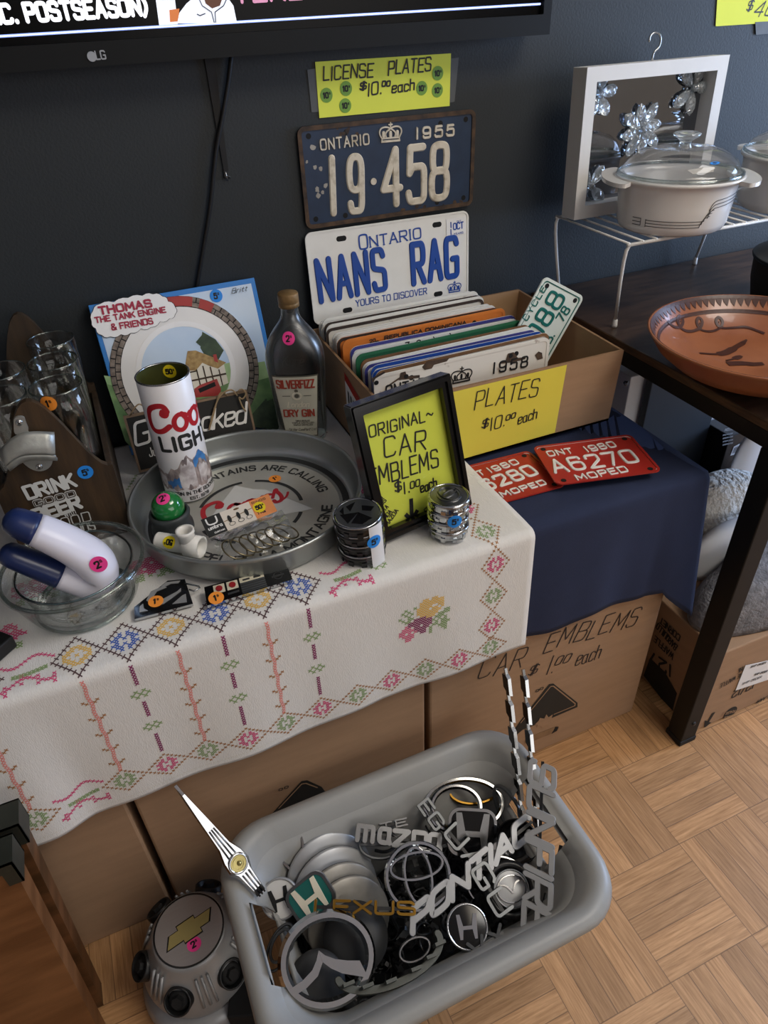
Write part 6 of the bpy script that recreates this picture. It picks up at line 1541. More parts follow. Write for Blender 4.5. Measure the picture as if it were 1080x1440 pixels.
def inb(a, r, d=.0006):                                     # point on the inner face
    P_ = inn[::-1]
    for i in range(len(P_) - 1):
        if P_[i][0] <= r <= P_[i + 1][0]:
            f_ = (r - P_[i][0]) / (P_[i + 1][0] - P_[i][0]); z = P_[i][1] + (P_[i + 1][1] - P_[i][1]) * f_; break
    else: z = Hb
    return M @ S @ Vector(((r - d * .7) * math.cos(a), (r - d * .7) * math.sin(a), z + d))
m = MB()
def band(r0, r1, a0=0, a1=2 * PI, N=90, wob=0):
    vs = []; fs = []
    for i in range(N + 1):
        a = a0 + (a1 - a0) * i / N
        for j in range(3): vs.append(inb(a, r0 + (r1 - r0) * j / 2 + wob * math.sin(a * 60)))
    for i in range(N):
        for j in range(2): fs.append((i * 3 + j, i * 3 + 3 + j, i * 3 + 4 + j, i * 3 + 1 + j))
    m.add(vs, fs)
band(.1062, .1090); band(.0965, .0995)
for i in range(84):
    a = i * 2 * PI / 84; m.add([inb(a - .040, .1066), inb(a + .036, .1066), inb(a + .016, .1035), inb(a - .020, .1012)], [(0, 1, 2, 3)])
def path(pts, w, N=5):
    pts = chaikin(pts, 3); q = [Vector((p[0], p[1], 0)) for p in pts]
    vs = []; fs = []
    for i, p in enumerate(q):
        d = (q[min(i + 1, len(q) - 1)] - q[max(i - 1, 0)]).normalized(); n_ = Vector((-d.y, d.x, 0)) * (w[i * (len(w) - 1) // max(1, len(q) - 1)] if isinstance(w, list) else w) / 2
        for s_ in (-1, 0, 1):
            k = p + n_ * s_; r_ = k.length; a = math.atan2(k.y, k.x); vs.append(inb(a, min(r_, .108), .0009))
    for i in range(len(q) - 1):
        for j in range(2): fs.append((i * 3 + j, i * 3 + 3 + j, i * 3 + 4 + j, i * 3 + 1 + j))
    m.add(vs, fs)
def bp(px, py):                                             # photo point on the inside of the bowl, in bowl coordinates
    q = None
    Si = (M @ S).inverted(); r_ = ray(px, py); o_ = Si @ CAM; d_ = (Si.to_3x3() @ r_)
    best = None; k = 1.0
    while k < 1.75:
        p = o_ + d_ * k; rr = math.hypot(p.x, p.y); z = 9
        P_ = inn[::-1]
        for i in range(len(P_) - 1):
            if P_[i][0] <= rr <= P_[i + 1][0]: z = P_[i][1] + (P_[i + 1][1] - P_[i][1]) * (rr - P_[i][0]) / (P_[i + 1][0] - P_[i][0]); break
        if rr < .1095 and p.z <= z: return (p.x, p.y)
        k += .0015
    return (0, .05)
scroll = [(938, 452), (948, 462), (958, 460), (961, 450), (955, 444), (951, 452), (958, 464), (972, 467), (985, 462), (988, 452), (981, 446), (978, 456), (986, 466), (1000, 467), (1013, 462), (1017, 452), (1009, 446), (1005, 454), (1013, 462), (1030, 462), (1052, 460), (1075, 470)]
path([bp(*k) for k in scroll], .0030)
for k in ((956, 453), (983, 456), (1011, 453)): m.add([inb(math.atan2(bp(*k)[1], bp(*k)[0]), math.hypot(*bp(*k)) + dr, .0009) if False else inb(math.atan2(bp(k[0] + dx, k[1] + dy)[1], bp(k[0] + dx, k[1] + dy)[0]), math.hypot(*bp(k[0] + dx, k[1] + dy)), .0010) for dx, dy in ((-1.2, 0), (0, 2), (1.2, 0), (0, -2))], [(0, 1, 2, 3)])
path([bp(*k) for k in ((983, 497), (1005, 499), (1020, 497), (1035, 488), (1050, 478))], [.004, .010, .010, .007, .002])
path([bp(*k) for k in ((1020, 508), (1032, 505), (1042, 501))], [.003, .008, .004]); path([bp(*k) for k in ((1022, 512), (1045, 511), (1060, 513), (1074, 512))], [.010, .009, .008, .007])
lab(m.build('painted_decoration', 'terra_paint', t), 'dark brown painted bird, scroll and border')

# ------------------------------------------------------------------ things under the desk
def slab(name, label, cat, x0, x1, y0, y1, z0, z1, mt, M=None, bevel=.002):
    o = MB(M).box(x0, x1, y0, y1, z0, z1).build(name, mt, None, bevel=bevel); tag(o, label, cat); return o
t = thing('white_cabinet', 'white cabinet under the desk behind the dark board', 'cabinet', (1.15, -.09, 0))
MB().box(.985, 1.392, -.125, -.02, 0.0005, .515).build('cabinet_body', 'panel_white', t, bevel=.002)
q = aty(879, 538, -.126); MB().lathe([(.004, 0), (.004, .004), (.006, .006), (0, .009)], 14, M=T(q.x, -.125, q.z) @ RX(PI / 2)).build('knob', 'steel', t)
slab('dark_board', 'dark blue grey board standing under the desk beside the navy cloth', 'board', 1.020, 1.224, -.150, -.132, .0005, .580, 'panel_dark')
t = thing('black_carton', 'black printed carton with a white barcode under the desk', 'cardboard box', (1.33, -.17, 0))
MB().box(1.228, 1.45, -.205, -.13, .0005, .350).build('carton_body', 'black_satin', t, bevel=.002)
pq = Plane((0, -.2062, 0), (0, -1, 0)); m = MB(); 
q = [pq.hit(*k) for k in ((1032, 628), (1046, 621), (1041, 637), (1027, 641))]; m.add(q, [(0, 1, 2, 3)], 0)
for k in range(7): u = .14 + k * .11; a = q[0] * (1 - u) + q[1] * u; b = q[3] * (1 - u) + q[2] * u; dd = (q[1] - q[0]) * .025; d = a * .8 + b * .2; e = a * .2 + b * .8; m.add([k_ + Vector((0, -.0003, 0)) for k_ in (d - dd, d + dd, e + dd, e - dd)], [(0, 1, 2, 3)], 1)
m.build('barcode_label', ['label_white', 'ink_black'], t)
m = MB(); put(m, pq, 'MODEL', (1019, 606), (1031, 604), 3, 1.0); 
for i in range(4): put(m, pq, 'SPECIFICATION', (1016, 613 + i * 4.5), (1030, 610 + i * 4.5), 1.6, .5)
m.build('printed_text', 'logo_grey', t)
# waffle cone carton
WXa, WYa = .848, -.612
t = thing('waffle_carton', 'brown waffle cone carton with upside down print under the desk', 'cardboard box', (1.0, -.45, 0))
MB().box(WXa, 1.34, WYa, -.225, .0005, .222).build('carton_body', 'card_board', t, bevel=.003)
m = MB(); pq = Plane((0, WYa - .0006, 0), (0, -1, 0)); pxp = Plane((WXa - .0006, 0, 0), (-1, 0, 0))
put(m, pq, '12/12', (1062, 958), (1032, 972), 7, 2.0); put(m, pq, 'CONE WAFFLE', (1052, 941), (1013, 962), 4.5, 1.0); put(m, pq, 'FINE', (1048, 935), (1038, 941), 4.5, 1.0); put(m, pq, 'PAN CAAM', (1094, 972), (1066, 984), 4, .9)
q = pq.hit(1027, 1002); m.M = XZ(q.y - .0001); m.prism(circ(.0165, 28, q.x, q.z), 0, .0002); m.M = Matrix()
q = [pq.hit(*k) + Vector((0, -.0003, 0)) for k in ((1006, 1001), (1001, 1003), (995, 1014), (991, 1013), (990, 1024), (1000, 1016), (997, 1015))]; m.add(q, [tuple(range(7))])
put(m, pq, 'FRAGILE', (1037, 997), (1017, 1002), 3, .8, mi=1, z=.0009); put(m, pq, 'HANDLE', (1038, 1003), (1018, 1008), 3, .8, mi=1, z=.0009)
m.build('front_print', ['box_print', 'card_board'], t)
m = MB()
put(m, pxp, 'CORNET', (957, 894), (930, 868), 7, 1.8); put(m, pxp, 'BARQUILLO', (953, 908), (926, 876), 7, 1.8); put(m, pxp, 'WAFFLE', (948, 920), (922, 894), 7, 1.8); put(m, pxp, '127', (944, 936), (914, 915), 13, 3.0)
m.add([pxp.hit(*k) for k in ((905, 950), (914, 925), (935, 945), (952, 975), (945, 1002))], [(0, 1, 2, 3, 4)]); m.build('side_print', 'box_print', t)
pq2 = Plane((0, WYa - .0012, 0), (0, -1, 0)); lb = paper(pq2, [(1048, 936), (1092, 926), (1088, 953), (1034, 971)], 'label_white', t, 'paper_label', .0005); ROOTM[lb.name] = ROOTM[t.name]
m = MB(); pq3 = Plane((0, WYa - .0020, 0), (0, -1, 0))
for a, b in (((1055, 939), (1076, 933)), ((1060, 950), (1078, 945)), ((1043, 963), (1070, 953))): put(m, pq3, 'SHIP ORDER', a, b, 2.2, .6)
m.build('label_print', 'ink_black', lb)
# soft goods on the carton
def blob(name, label, cat, cx, cy, z0, rx_, ry_, h, mt, seed, lump, kind=None, fine=0, yaw=0):
    rnd = random.Random(seed); ph = [(rnd.uniform(2, 6), rnd.uniform(2, 6), rnd.uniform(0, 6), rnd.uniform(.4, 1)) for _ in range(6)]
    def f(u, v):
        a = u * 2 * PI; th = v * PI; sx = math.sin(th) ** .6; x = rx_ * sx * math.cos(a); y = ry_ * sx * math.sin(a); z = -math.cos(th)
        z = z0 + (h if z > 0 else 0) * (abs(z) ** .7) + (0 if z > 0 else .001)
        d = sum(k[3] * math.sin(k[0] * x / rx_ + k[2]) * math.sin(k[1] * y / ry_ + k[2] * 2) for k in ph) / 6
        if v > .5: z += lump * d * min(1, (v - .5) * 6) * min(1, math.sin(th) * 1.6)
        c, s_ = math.cos(yaw), math.sin(yaw)
        return Vector((cx + (x + lump * d * .6) * c - (y) * s_, cy + (x) * s_ + (y + lump * d * .6) * c, max(z0 + .0008, z)))
    o = MB().grid(f, 96, 60).build(name, mt, None); tag(o, label, cat); return o
blob('fleece_blanket', 'grey fluffy fleece blanket folded on the waffle carton', 'blanket', 1.015, -.535, .2235, .168, .074, .105, 'fleece', 3, .018, yaw=.05)
blob('knit_blanket', 'white nubbly knitted blanket under the desk near the navy cloth', 'blanket', 1.075, -.345, .2235, .110, .058, .150, 'plush', 5, .010)
blob('folded_sheet', 'folded white sheet with a blue dot between the fleece and the knitted blanket', 'bedding', 1.045, -.432, .2235, .120, .030, .110, 'sheet_white', 8, .004)
blob('white_pillow', 'white pillow standing behind the knitted blanket under the desk', 'pillow', 1.245, -.262, .2235, .060, .022, .170, 'sheet_white', 12, .004)
fo = blob('folded_sheet', 'folded white sheet with a blue dot lying below the knitted blanket', 'bedding', 1.135, -.430, .300, .075, .060, .022, 'sheet_white', 8, .008) if False else None
# ------------------------------------------------------------------ grey plastic tub
KX, KY, KZ = .190, -.732, .240
KW, KH = .482, .318
KM = T(KX, KY, 0) @ RZ(.005)
tub = thing('plastic_tub', 'grey plastic laundry tub on the parquet floor full of car emblems', 'tub', T(KX, KY, 0))
PRF = [(.096, .0006), (.089, .006), (.066, .168), (.060, .174), (.0485, .199), (.032, .2225), (.021, .2235), (.013, .216), (.004, .217), (0, .226), (.003, .236), (.012, .2402), (.021, .2385), (.0285, .231), (.044, .203), (.054, .180), (.0605, .175), (.084, .030), (.090, .014)]
def tub_ring(d):
    w_, h_ = KW - 2 * d, KH - 2 * d; r_ = .072 - d * .45; p = rrect(w_, h_, r_, 8); lim = h_ / 2 - r_
    ys = [(-.052 + .104 * i / 8) * min(1, (lim - .002) / .054) for i in range(9)]
    L = p[:18] + [(-w_ / 2, y) for y in ys[::-1]] + p[18:] + [(w_ / 2, y) for y in ys]
    return [KM @ Vector((x, y, 0)) for x, y in L]
rings = []
for d, z in PRF: rings.append([q + Vector((0, 0, z)) for q in tub_ring(d)])
m = MB(); n_ = len(rings[0]); vs = [q for r in rings for q in r]; NR = len(rings)
slot_cols = list(range(18, 26)) + list(range(n_ - 9, n_ - 1)); OUT, INN = (3, 4), (13, 14)      # wall rows cut away for the hand slots
fs = [(k * n_ + i, k * n_ + (i + 1) % n_, (k + 1) * n_ + (i + 1) % n_, (k + 1) * n_ + i) for k in range(NR - 1) for i in range(n_) if not (i in slot_cols and k in OUT + INN)]
for i in slot_cols:
    j = i + 1
    for ko, ki in ((3, 15), (5, 13)): fs.append((ko * n_ + i, ko * n_ + j, ki * n_ + j, ki * n_ + i))
for c in (18, 26, n_ - 9, n_ - 1):
    for ko, ki in ((3, 14), (4, 13)): fs.append((ko * n_ + c, (ko + 1) * n_ + c, ki * n_ + c, (ki + 1) * n_ + c))
m.add(vs, fs, 0, True); m.add(rings[0], [tuple(range(n_ - 1, -1, -1))]); m.add(rings[-1], [tuple(range(n_))])
body = m.build('tub_body', 'tub_grey', tub)

# ------------------------------------------------------------------ the heap in the tub
def hz(x, y): return .098 + .014 * math.sin(x * 31 + 1) * math.sin(y * 37) + .010 * math.sin(x * 63) * math.cos(y * 71) + .02 * max(0, (y - KY) / .13) - .02 * max(0, -(y - KY + .06) / .1) - .028 * max(0, min(1, (KX - .01 - x) / .08))
m = MB()
def heap(u, v):
    k = 1 - .16 * (4 * (u - .5) * (v - .5)) ** 2; x = KX + (u - .5) * (KW - .176) * k; y = KY + (v - .5) * (KH - .176) * k; return Vector((x, y, hz(x, y)))
m.grid(heap, 40, 28, 0, False)
rnd = random.Random(4)
for i in range(420):
    x = KX + rnd.uniform(-.5, .5) * (KW - .235); y = KY + rnd.uniform(-.5, .5) * (KH - .225); s_ = rnd.uniform(.006, .018)
    Mx = T(x, y, hz(x, y) + rnd.uniform(-.002, .012)) @ Euler((rnd.uniform(-1, 1), rnd.uniform(-1, 1), rnd.uniform(0, 6))).to_matrix().to_4x4()
    if i % 3: m.box(-s_, s_, -s_ * .35, s_ * .35, -.002, .002, i % 2, M=Mx)
    else: m.tube([Mx @ Vector((s_ * math.cos(a), s_ * math.sin(a), 0)) for a in [k * PI / 6 for k in range(rnd.choice((7, 9)))]], .0014, 5, mi=rnd.choice((0, 0, 1, 2)))
tag(m.build('emblem_scraps', ['black_plastic', 'dark_grey', 'chrome_dull']), 'jumble of small black plastic scraps filling the bottom of the grey tub', 'scraps', kind='stuff')
N0 = Vector((-.08, -.42, 1)).normalized()
def pln(px, py, z, n=N0): return Plane(atz(px, py, z), n)
def efr(P, a, b): return P.frame(a, b)
EG = 'car emblems in the grey tub'
def emblem(name, label, M, cat='car emblem', group=EG): return thing(name, label, cat, M, group)
# --- wordmarks: one mesh each
def axis_plane(p0, z0, p1, z1, roll=0.0):
    a, b = atz(*p0, z0), atz(*p1, z1); d = (b - a).normalized(); c = CAM - (a + b) / 2; n = (c - d * c.dot(d)).normalized()
    return Plane(a, Matrix.Rotation(roll, 3, d) @ n)
def wordmark(label, txt, P, p0, p1, hp, w, mt, depth=.004, side=None, **k):
    fr, L = P.frame(p0, p1); t = emblem('letter_emblem', label, fr); m = MB()
    put(m, P, txt, p0, p1, hp, w, z=0, depth=depth, topk=.8, **k)
    fi = fr.inverted(); ys = [(fi @ q) for q in m.v]; x0 = min(q.x for q in ys); x1 = max(q.x for q in ys); yb = sum(q.y for q in ys) / len(ys)
    m.build('lettering', mt, t)
    b = MB(fr); b.box(x0 + .003, x1 - .003, yb - .0022, yb + .0022, -.0012, .0012); b.build('backing_strip', side or 'black_plastic', t); return t
P = pln(560, 1180, .192, Vector((-.05, -.55, 1)).normalized())
fr, L = P.frame((500, 1181), (620, 1196)); t = emblem('letter_emblem', 'wide silver m-a-z-d-a letter emblem lying across the top of the heap', fr)
m = MB()
for ch, p0, p1, hp in (('m', (502, 1181), (523, 1183.5), 31), ('a', (532, 1184), (546, 1186), 31), ('z', (553, 1188), (573, 1190), 31), ('D', (580, 1190), (597, 1192), 20), ('a', (602, 1192), (617, 1194), 31)): put(m, P, ch, p0, p1, hp, 7.4, z=0, depth=.005, topk=.85)
m.build('lettering', 'chrome_dull', t)
b = MB(fr); b.box(.004, L - .002, .006, .010, -.001, .001); b.build('backing_strip', 'black_plastic', t)
wordmark('gold L-E-X-U-S letter emblem lying in the middle of the heap', 'LEXUS', pln(512, 1275, .212), (443, 1283), (582, 1286), 17, 4.4, 'gold_metal', sp=1.6)
wordmark('satin silver slanted letter emblem running diagonally over the heap', 'PONTIAC', pln(655, 1240, .200, Vector((-.1, -.4, 1)).normalized()), (580, 1312), (744, 1176), 26, 9.5, 'silver_paint', slant=.35, sp=1.2)
wordmark('long satin letter emblem standing up against the handle slot side of the tub', 'SUNFIRE', axis_plane((746, 1068), .290, (734, 1300), .190, .08), (746, 1068), (736, 1300), 34, 9.0, 'silver_paint', slant=.2, sp=1.0)
P = pln(600, 1160, .202)
wordmark('short hollow chrome letter emblem with two letters at the back of the heap', 'EG', P, (588, 1134), (612, 1168), 17, 4.6, 'pewter')
wordmark('hollow chrome letter emblem beside the black square badge', 'UA', pln(635, 1195, .199), (624, 1174), (668, 1228), 23, 5.4, 'pewter')
wordmark('hollow chrome letter emblem next to the round black badge', 'GU', pln(672, 1262, .194), (662, 1226), (700, 1290), 24, 6.0, 'pewter')
wordmark('small dark letter emblem beside the round silver cap', 'A', pln(690, 1225, .19), (674, 1226), (692, 1232), 17, 4.0, 'chrome_dull')
wordmark('dark letter emblem leaning on the tub wall under the handle slot', 'EEL', axis_plane((774, 1288), .150, (795, 1192), .200, .5), (774, 1288), (795, 1190), 14, 3.6, 'dark_grey')
wordmark('black toned letter emblem lying along the front tub wall', 'VX', pln(695, 1330, .180, Vector((0, -.2, 1)).normalized()), (668, 1350), (714, 1322), 24, 5.5, 'dark_grey')
wordmark('tiny chrome letter piece behind the wide silver letters', 'TE', pln(555, 1160, .182), (536, 1168), (572, 1160), 9, 2.6, 'chrome_dull')
# --- ring and badge builders
def ring_emblem(label, P, c, e, k, w, mt, inner=None, th=.005, name='ring_emblem', arc=(0, 2 * PI)):
    fr, R = P.frame(c, e); t = emblem(name, label, fr); m = MB(fr)
    pts = circ(R, 48, ry=R * k, a0=arc[0], a1=arc[1]); full = abs(arc[1] - arc[0] - 2 * PI) < 1e-6
    m.ribbon(pts, w, 0, th, 0, None, True, full, .45); m.build('ring', mt, t)
    if inner:
        m = MB(fr); inner(m, R, R * k, w, th); m.build('inner_mark', mt, t)
    return t
def toyota(m, a, b, w, th):
    m.ribbon(circ(a * .42, 36, ry=b * .86), w * .8, .0005, th, 0, None, True, True, .45)
    m.ribbon(circ(a * .84, 40, 0, b * .30, ry=b * .40), w * .8, .001, th, 0, None, True, True, .45)
ring_emblem('round chrome ring emblem with inner loops in the centre of the heap', pln(588, 1232, .203), (588, 1232), (631, 1224), .95, .0075, 'chrome', toyota)
PL = pln(464, 1345, .204, Vector((.05, -.5, 1)).normalized())
def lmark(m, a, b, w, th):
    fi = PL.frame((460, 1348), (520, 1334))[0].inverted(); Q = lambda pts: [tuple((fi @ PL.hit(*k)).to_2d()) for k in pts]
    m.prism(Q([(447, 1336), (456, 1343), (470, 1348), (487, 1350), (504, 1350), (516, 1374), (498, 1371), (480, 1368), (464, 1361), (452, 1352)][::-1]), .002, th + .003, 0)
    m.prism(Q([(447, 1336), (453, 1352), (446, 1372), (430, 1389), (414, 1399), (407, 1390), (424, 1379), (438, 1364), (444, 1350)][::-1]), .001, th + .001, 0)
ring_emblem('large chrome oval ring emblem with a curved L at the front corner of the tub', PL, (460, 1348), (520, 1334), .86, .0135, 'chrome', lmark, th=.008)
ring_emblem('chrome double ring emblem at the back of the heap', pln(652, 1132, .185), (652, 1132), (706, 1126), .62, .008, 'chrome', lambda m, a, b, w, th: m.ribbon(circ(a * .62, 36, -.012, -.002, ry=b * .8), w, .003, th, 0, None, True, True, .4))
ring_emblem('gold ring emblem lying behind the chrome double ring', pln(668, 1105, .180), (668, 1108), (704, 1102), .55, .0055, 'gold_metal')
ring_emblem('grey plastic ring lying under the wide silver letters', pln(535, 1188, .180), (534, 1188), (562, 1188), .62, .005, 'pewter', lambda m, a, b, w, th: m.ribbon([(-a, 0), (a, 0)], w * .8, 0, th, 0, None, False))
ring_emblem('thin chrome ring emblem beside the diagonal letters', pln(690, 1215, .186), (698, 1240), (738, 1232), .75, .004, 'chrome', arc=(.5, 3.6))
ring_emblem('chrome ring emblem standing near the back corner of the tub', Plane(atz(717, 1140, .175), Vector((-.7, -.5, .5)).normalized()), (717, 1140), (735, 1175), .42, .006, 'pewter')
ring_emblem('small chrome loop emblem close to the front wall of the tub', pln(585, 1330, .180), (583, 1335), (603, 1325), .6, .004, 'chrome_dull')
ring_emblem('dark plastic ring piece near the left handle slot', pln(392, 1330, .172), (394, 1332), (408, 1300), .5, .004, 'dark_grey', lambda m, a, b, w, th: m.ribbon(circ(a * .7, 24, .002, 0, ry=b * .8), w, .002, th, 0, None, True, True))
# teardrop band
P = pln(410, 1192, .195, Vector((-.2, -.6, .8)).normalized()); fr, _ = P.frame((398, 1230), (440, 1225)); fi = fr.inverted(); t = emblem('ring_emblem', 'chrome teardrop shaped band emblem beside the round white cap', fr)
m = MB(fr); q = [fi @ P.hit(*k) for k in ((419, 1232), (427, 1208), (427, 1180), (418, 1164), (406, 1163), (394, 1176), (388, 1196), (398, 1210), (413, 1224))]; m.ribbon([(k.x, k.y) for k in chaikin(q, 2)], .0055, 0, .009, 0, None, False, False, .55); m.build('band', 'chrome', t)
def hmark(m, s, mi=0, z=0, th=.0016, taper=.24):
    """flared H of half width s"""
    for sx in (-1, 1): m.prism([(sx * s * .95, s * 1.0), (sx * s * .62, s * 1.0), (sx * s * .42, s * .12), (sx * s * .42, -s * .18), (sx * s * .55, -s * 1.0), (sx * s * .80, -s * 1.0)][::(1 if sx < 0 else -1)], z, z + th, mi)
    m.prism([(-s * .45, s * .06), (-s * .45, -s * .24), (s * .45, -s * .24), (s * .45, s * .06)], z, z + th * .98, mi)
def badge(label, P, c, e, k, rim, face, mark, r=.3, name='square_emblem'):
    fr, R = P.frame(c, e); t = emblem(name, label, fr); w_, h_ = 2 * R, 2 * R * k
    o = rrect(w_, h_, r * min(w_, h_), 7); i_ = rrect(w_ - .008, h_ - .008, r * min(w_, h_) - .003, 7)
    m = MB(fr); m.prism(rrect(w_ - .001, h_ - .001, r * min(w_, h_), 7), -.004, .0005, 0, smooth=True); m.ringprism(o, i_, -.003, .0022, 0, smooth=True); m.build('rim', rim, t)
    m = MB(fr); m.prism(i_, .0004, .0012, 0); m.build('face', face, t)
    m = MB(fr); hmark(m, R * min(1, k) * .80, 0, .0010, .0018); m.build('letter_mark', mark, t); return t
badge('green enamel square emblem with a silver H, tilted beside the gold letters', pln(437, 1262, .198, Vector((-.35, -.55, .8)).normalized()), (437, 1262), (463, 1241), .80, 'chrome_dull', 'emblem_green', 'ivory_fill')
badge('large black square emblem with a chrome H at the back of the heap', pln(664, 1170, .198, Vector((-.2, -.6, .75)).normalized()), (664, 1170), (698, 1172), .92, 'chrome', 'black_gloss', 'steel', .26)
def round_cap(label, P, c, e, face, rim, mark, kind, cup=False):
    fr, R = P.frame(c, e); t = emblem('round_badge', label, fr); m = MB(fr)
    m.lathe([(R * .90, -.014), (R * .94, -.004), (R, -.003), (R, .0008), (R * .975, .0022), (R * .90, .0022), (R * .89, .001)], 44); m.lathe([(0, -.010), (R * .90, -.010)], 30); m.build('rim', rim, t)
    m = MB(fr); m.lathe([(R * .895, .0008), (R * .5, .0020), (0, .0024)], 44); m.build('face', face, t)
    m = MB(fr)
    if kind == 'H': hmark(m, R * .52, 0, .0018, .0016)
    else:
        m.ribbon(circ(R * .80, 40, ry=R * .66), R * .10, .0016, .0022, 0, None, True, True, .5)
        m.ribbon(chaikin([(-R * .70, R * .34), (-R * .30, R * .26), (-R * .10, -R * .02), (0, -R * .22)], 2), R * .12, .0018, .0022, 0, None, False); m.ribbon(chaikin([(R * .70, R * .34), (R * .30, R * .26), (R * .10, -R * .02), (0, -R * .22)], 2), R * .12, .0018, .0022, 0, None, False)
    m.build('maker_mark', mark, t)
    if cup: MB(fr).lathe([(R * 1.05, -.006), (R * 1.2, -.002), (R * 1.45, -.004), (R * 1.5, -.012), (R * 1.2, -.016)], 40).build('cup', 'black_plastic', t)
    return t
round_cap('round black cap with a chrome ring and slim silver H near the front wall', pln(657, 1303, .190), (657, 1303), (686, 1300), 'black_gloss', 'chrome', 'chrome', 'H')
round_cap('round satin silver cap with a winged mark inside a black cup', pln(719, 1250, .188), (719, 1250), (743, 1243), 'silver_paint', 'pewter', 'chrome', 'M', True)
round_cap('round white cap with a black H beside the green emblem', pln(394, 1263, .186, Vector((-.25, -.5, .8)).normalized()), (394, 1264), (420, 1254), 'frame_white', 'silver_paint', 'black_matte', 'H')
# silver dome caps standing like plates
for i, (px, py, lb_) in enumerate(((455, 1232, 'silver dome cap at the back of the row of four leaning caps'), (463, 1252, 'silver dome cap, second from the back in the leaning row'), (472, 1274, 'worn silver dome cap, third in the leaning row'), (482, 1292, 'worn silver dome cap at the front of the leaning row, behind the gold letters'))):
    P = Plane(atz(px, py, .160 - i * .003), Vector((.12, -.80, .60)).normalized()); fr, R = P.frame((px + 10, py + 4), (px + 68 - i, py + 2)); t = emblem('wheel_cover', lb_, fr, 'wheel cap', 'silver dome caps in the tub')
    m = MB(fr); m.lathe([(R, -.003), (R, 0), (R * .97, .0015), (R * .7, .0045), (R * .35, .0062), (0, .0066)], 48); m.build('cap_face', 'silver_worn' if i > 1 else 'silver_paint', t)
    m = MB(fr); m.ringprism(circ(R * 1.0, 48), circ(R * .95, 48), -.0045, -.003); m.build('back_rim', 'dark_grey', t)
# toothed plastic hub ring along the front wall
P = pln(548, 1352, .190, Vector((.05, -.30, 1)).normalized()); fr, R = P.frame((548, 1346), (618, 1318)); t = emblem('clip_ring', 'olive grey plastic clip ring with tabs lying along the front wall of the tub', fr, 'wheel trim part')
m = MB(fr); m.ribbon(circ(R, 30, ry=R * .42, a0=-PI * .97, a1=PI * .05), .010, -.004, .007, 0, None, True, False, .8); m.build('ring', 'tub_olive', t)
for a in (-2.6, -2.15, -1.7, -1.2, -.8, -.4):
    x, y = R * math.cos(a), R * .42 * math.sin(a); MB(fr).box(x - .007, x + .007, y + .002, y + .006, -.002, .020).build('tab', 'tub_olive', t)
# dark dish, black wedge
P = Plane(atz(727, 1184, .180), Vector((-.45, -.45, .8)).normalized()); fr, R = P.frame((727, 1184), (756, 1178)); t = emblem('wheel_cover', 'glossy black dished cap at the right of the black square emblem', fr, 'wheel cap')
m = MB(fr); m.lathe([(R * .2, -.012), (R * .7, -.010), (R * .95, -.002), (R, 0), (R * 1.03, -.002), (R, -.012)], 40); m.lathe([(0, -.012), (R * .2, -.012)], 20); m.build('dish', 'black_gloss', t)
P = pln(446, 1380, .165); fr, R = P.frame((446, 1380), (484, 1366)); t = emblem('wheel_cover', 'dark grey shallow cap under the large chrome oval', fr, 'wheel cap'); m = MB(fr); m.lathe([(0, .002), (R * .8, .001), (R, -.002), (R, -.010)], 40); m.build('dish', 'dark_grey', t)
P = pln(510, 1335, .165); fr, R = P.frame((500, 1318), (545, 1308)); t = emblem('wheel_cover', 'dark grey domed cap between the gold letters and the chrome oval', fr, 'wheel cap'); m = MB(fr); m.lathe([(0, .010), (R * .6, .007), (R, -.002), (R, -.012)], 40); m.build('dish', 'dark_grey', t)
# --- tall strips standing out of the tub
def bar(label, bot, top, nrm):
    x = (top - bot); L = x.length; M = mat4(bot, x, nrm.cross(x)); t = emblem('letter_emblem', label, M); m = MB(M); N = 6
    for k in range(N):
        a, b = L * k / N, L * (k + .82) / N; w_ = .008
        m.prism([(a, -w_), (b - .006, -w_), (b, -w_ * .3), (b, w_), (a + .012, w_), (a + .006, w_ * .2), (a, w_ * .2)], 0, .0052, 1, side=0, scale_top=.92)
        m.prism([(b - .002, -w_ * .3), (L * (k + 1) / N + .001, -w_ * .1), (L * (k + 1) / N + .001, w_ * .3), (b - .002, w_ * .2)], .0004, .0046, 0)
    m.build('lettering', ['steel', 'black_gloss'], t)
b0, b1 = atz(737, 1160, .160), atz(758, 1172, .160); t0, t1 = aty(713, 940, -.580), aty(738, 942, -.582)
bar('tall chrome letter strip standing out of the back corner, leaning away', b0, t0, Vector((-.90, .05, .2)))
bar('tall chrome letter strip standing out of the back corner, nearer the slot', b1, t1, Vector((-.90, .10, .2)))
# hood ornament over the back left corner
a, b = atz(247, 1105, .365), atz(368, 1256, .222); x = b - a; L = x.length; M = mat4(a, x, Vector((.2, -.6, .75)).cross(x)); n = M.col[2].to_3d()
t = emblem('hood_ornament', 'long pointed chrome hood ornament with a round medallion leaning out of the tub', M, 'hood ornament')
m = MB(M); q = [(0, -.002), (0, .002), (L * .3, .006), (L * .55, .009), (L * .66, .015), (L * .74, .016), (L * .82, .010), (L, .007), (L, -.007), (L * .82, -.010), (L * .74, -.016), (L * .66, -.015), (L * .55, -.009), (L * .3, -.006)][::-1]
m.prism(q, -.002, .003, 0, scale_top=.86); 
for dy in (-.0042, 0, .0042): m.tube([Vector((L * .40, dy * .8, .003)), Vector((L * .64, dy * 1.3, .0035))], .0013, 6, mi=1); m.tube([Vector((L * .80, dy * 1.2, .0035)), Vector((L, dy, .003))], .0014, 6, mi=1)
m.build('spear', ['chrome', 'chrome_dull'], t)
m = MB(M @ T(L * .71, 0, .003)); m.lathe([(.0135, 0), (.0135, .002), (.0115, .003), (.0105, .002)], 30); m.build('bezel', 'chrome', t)
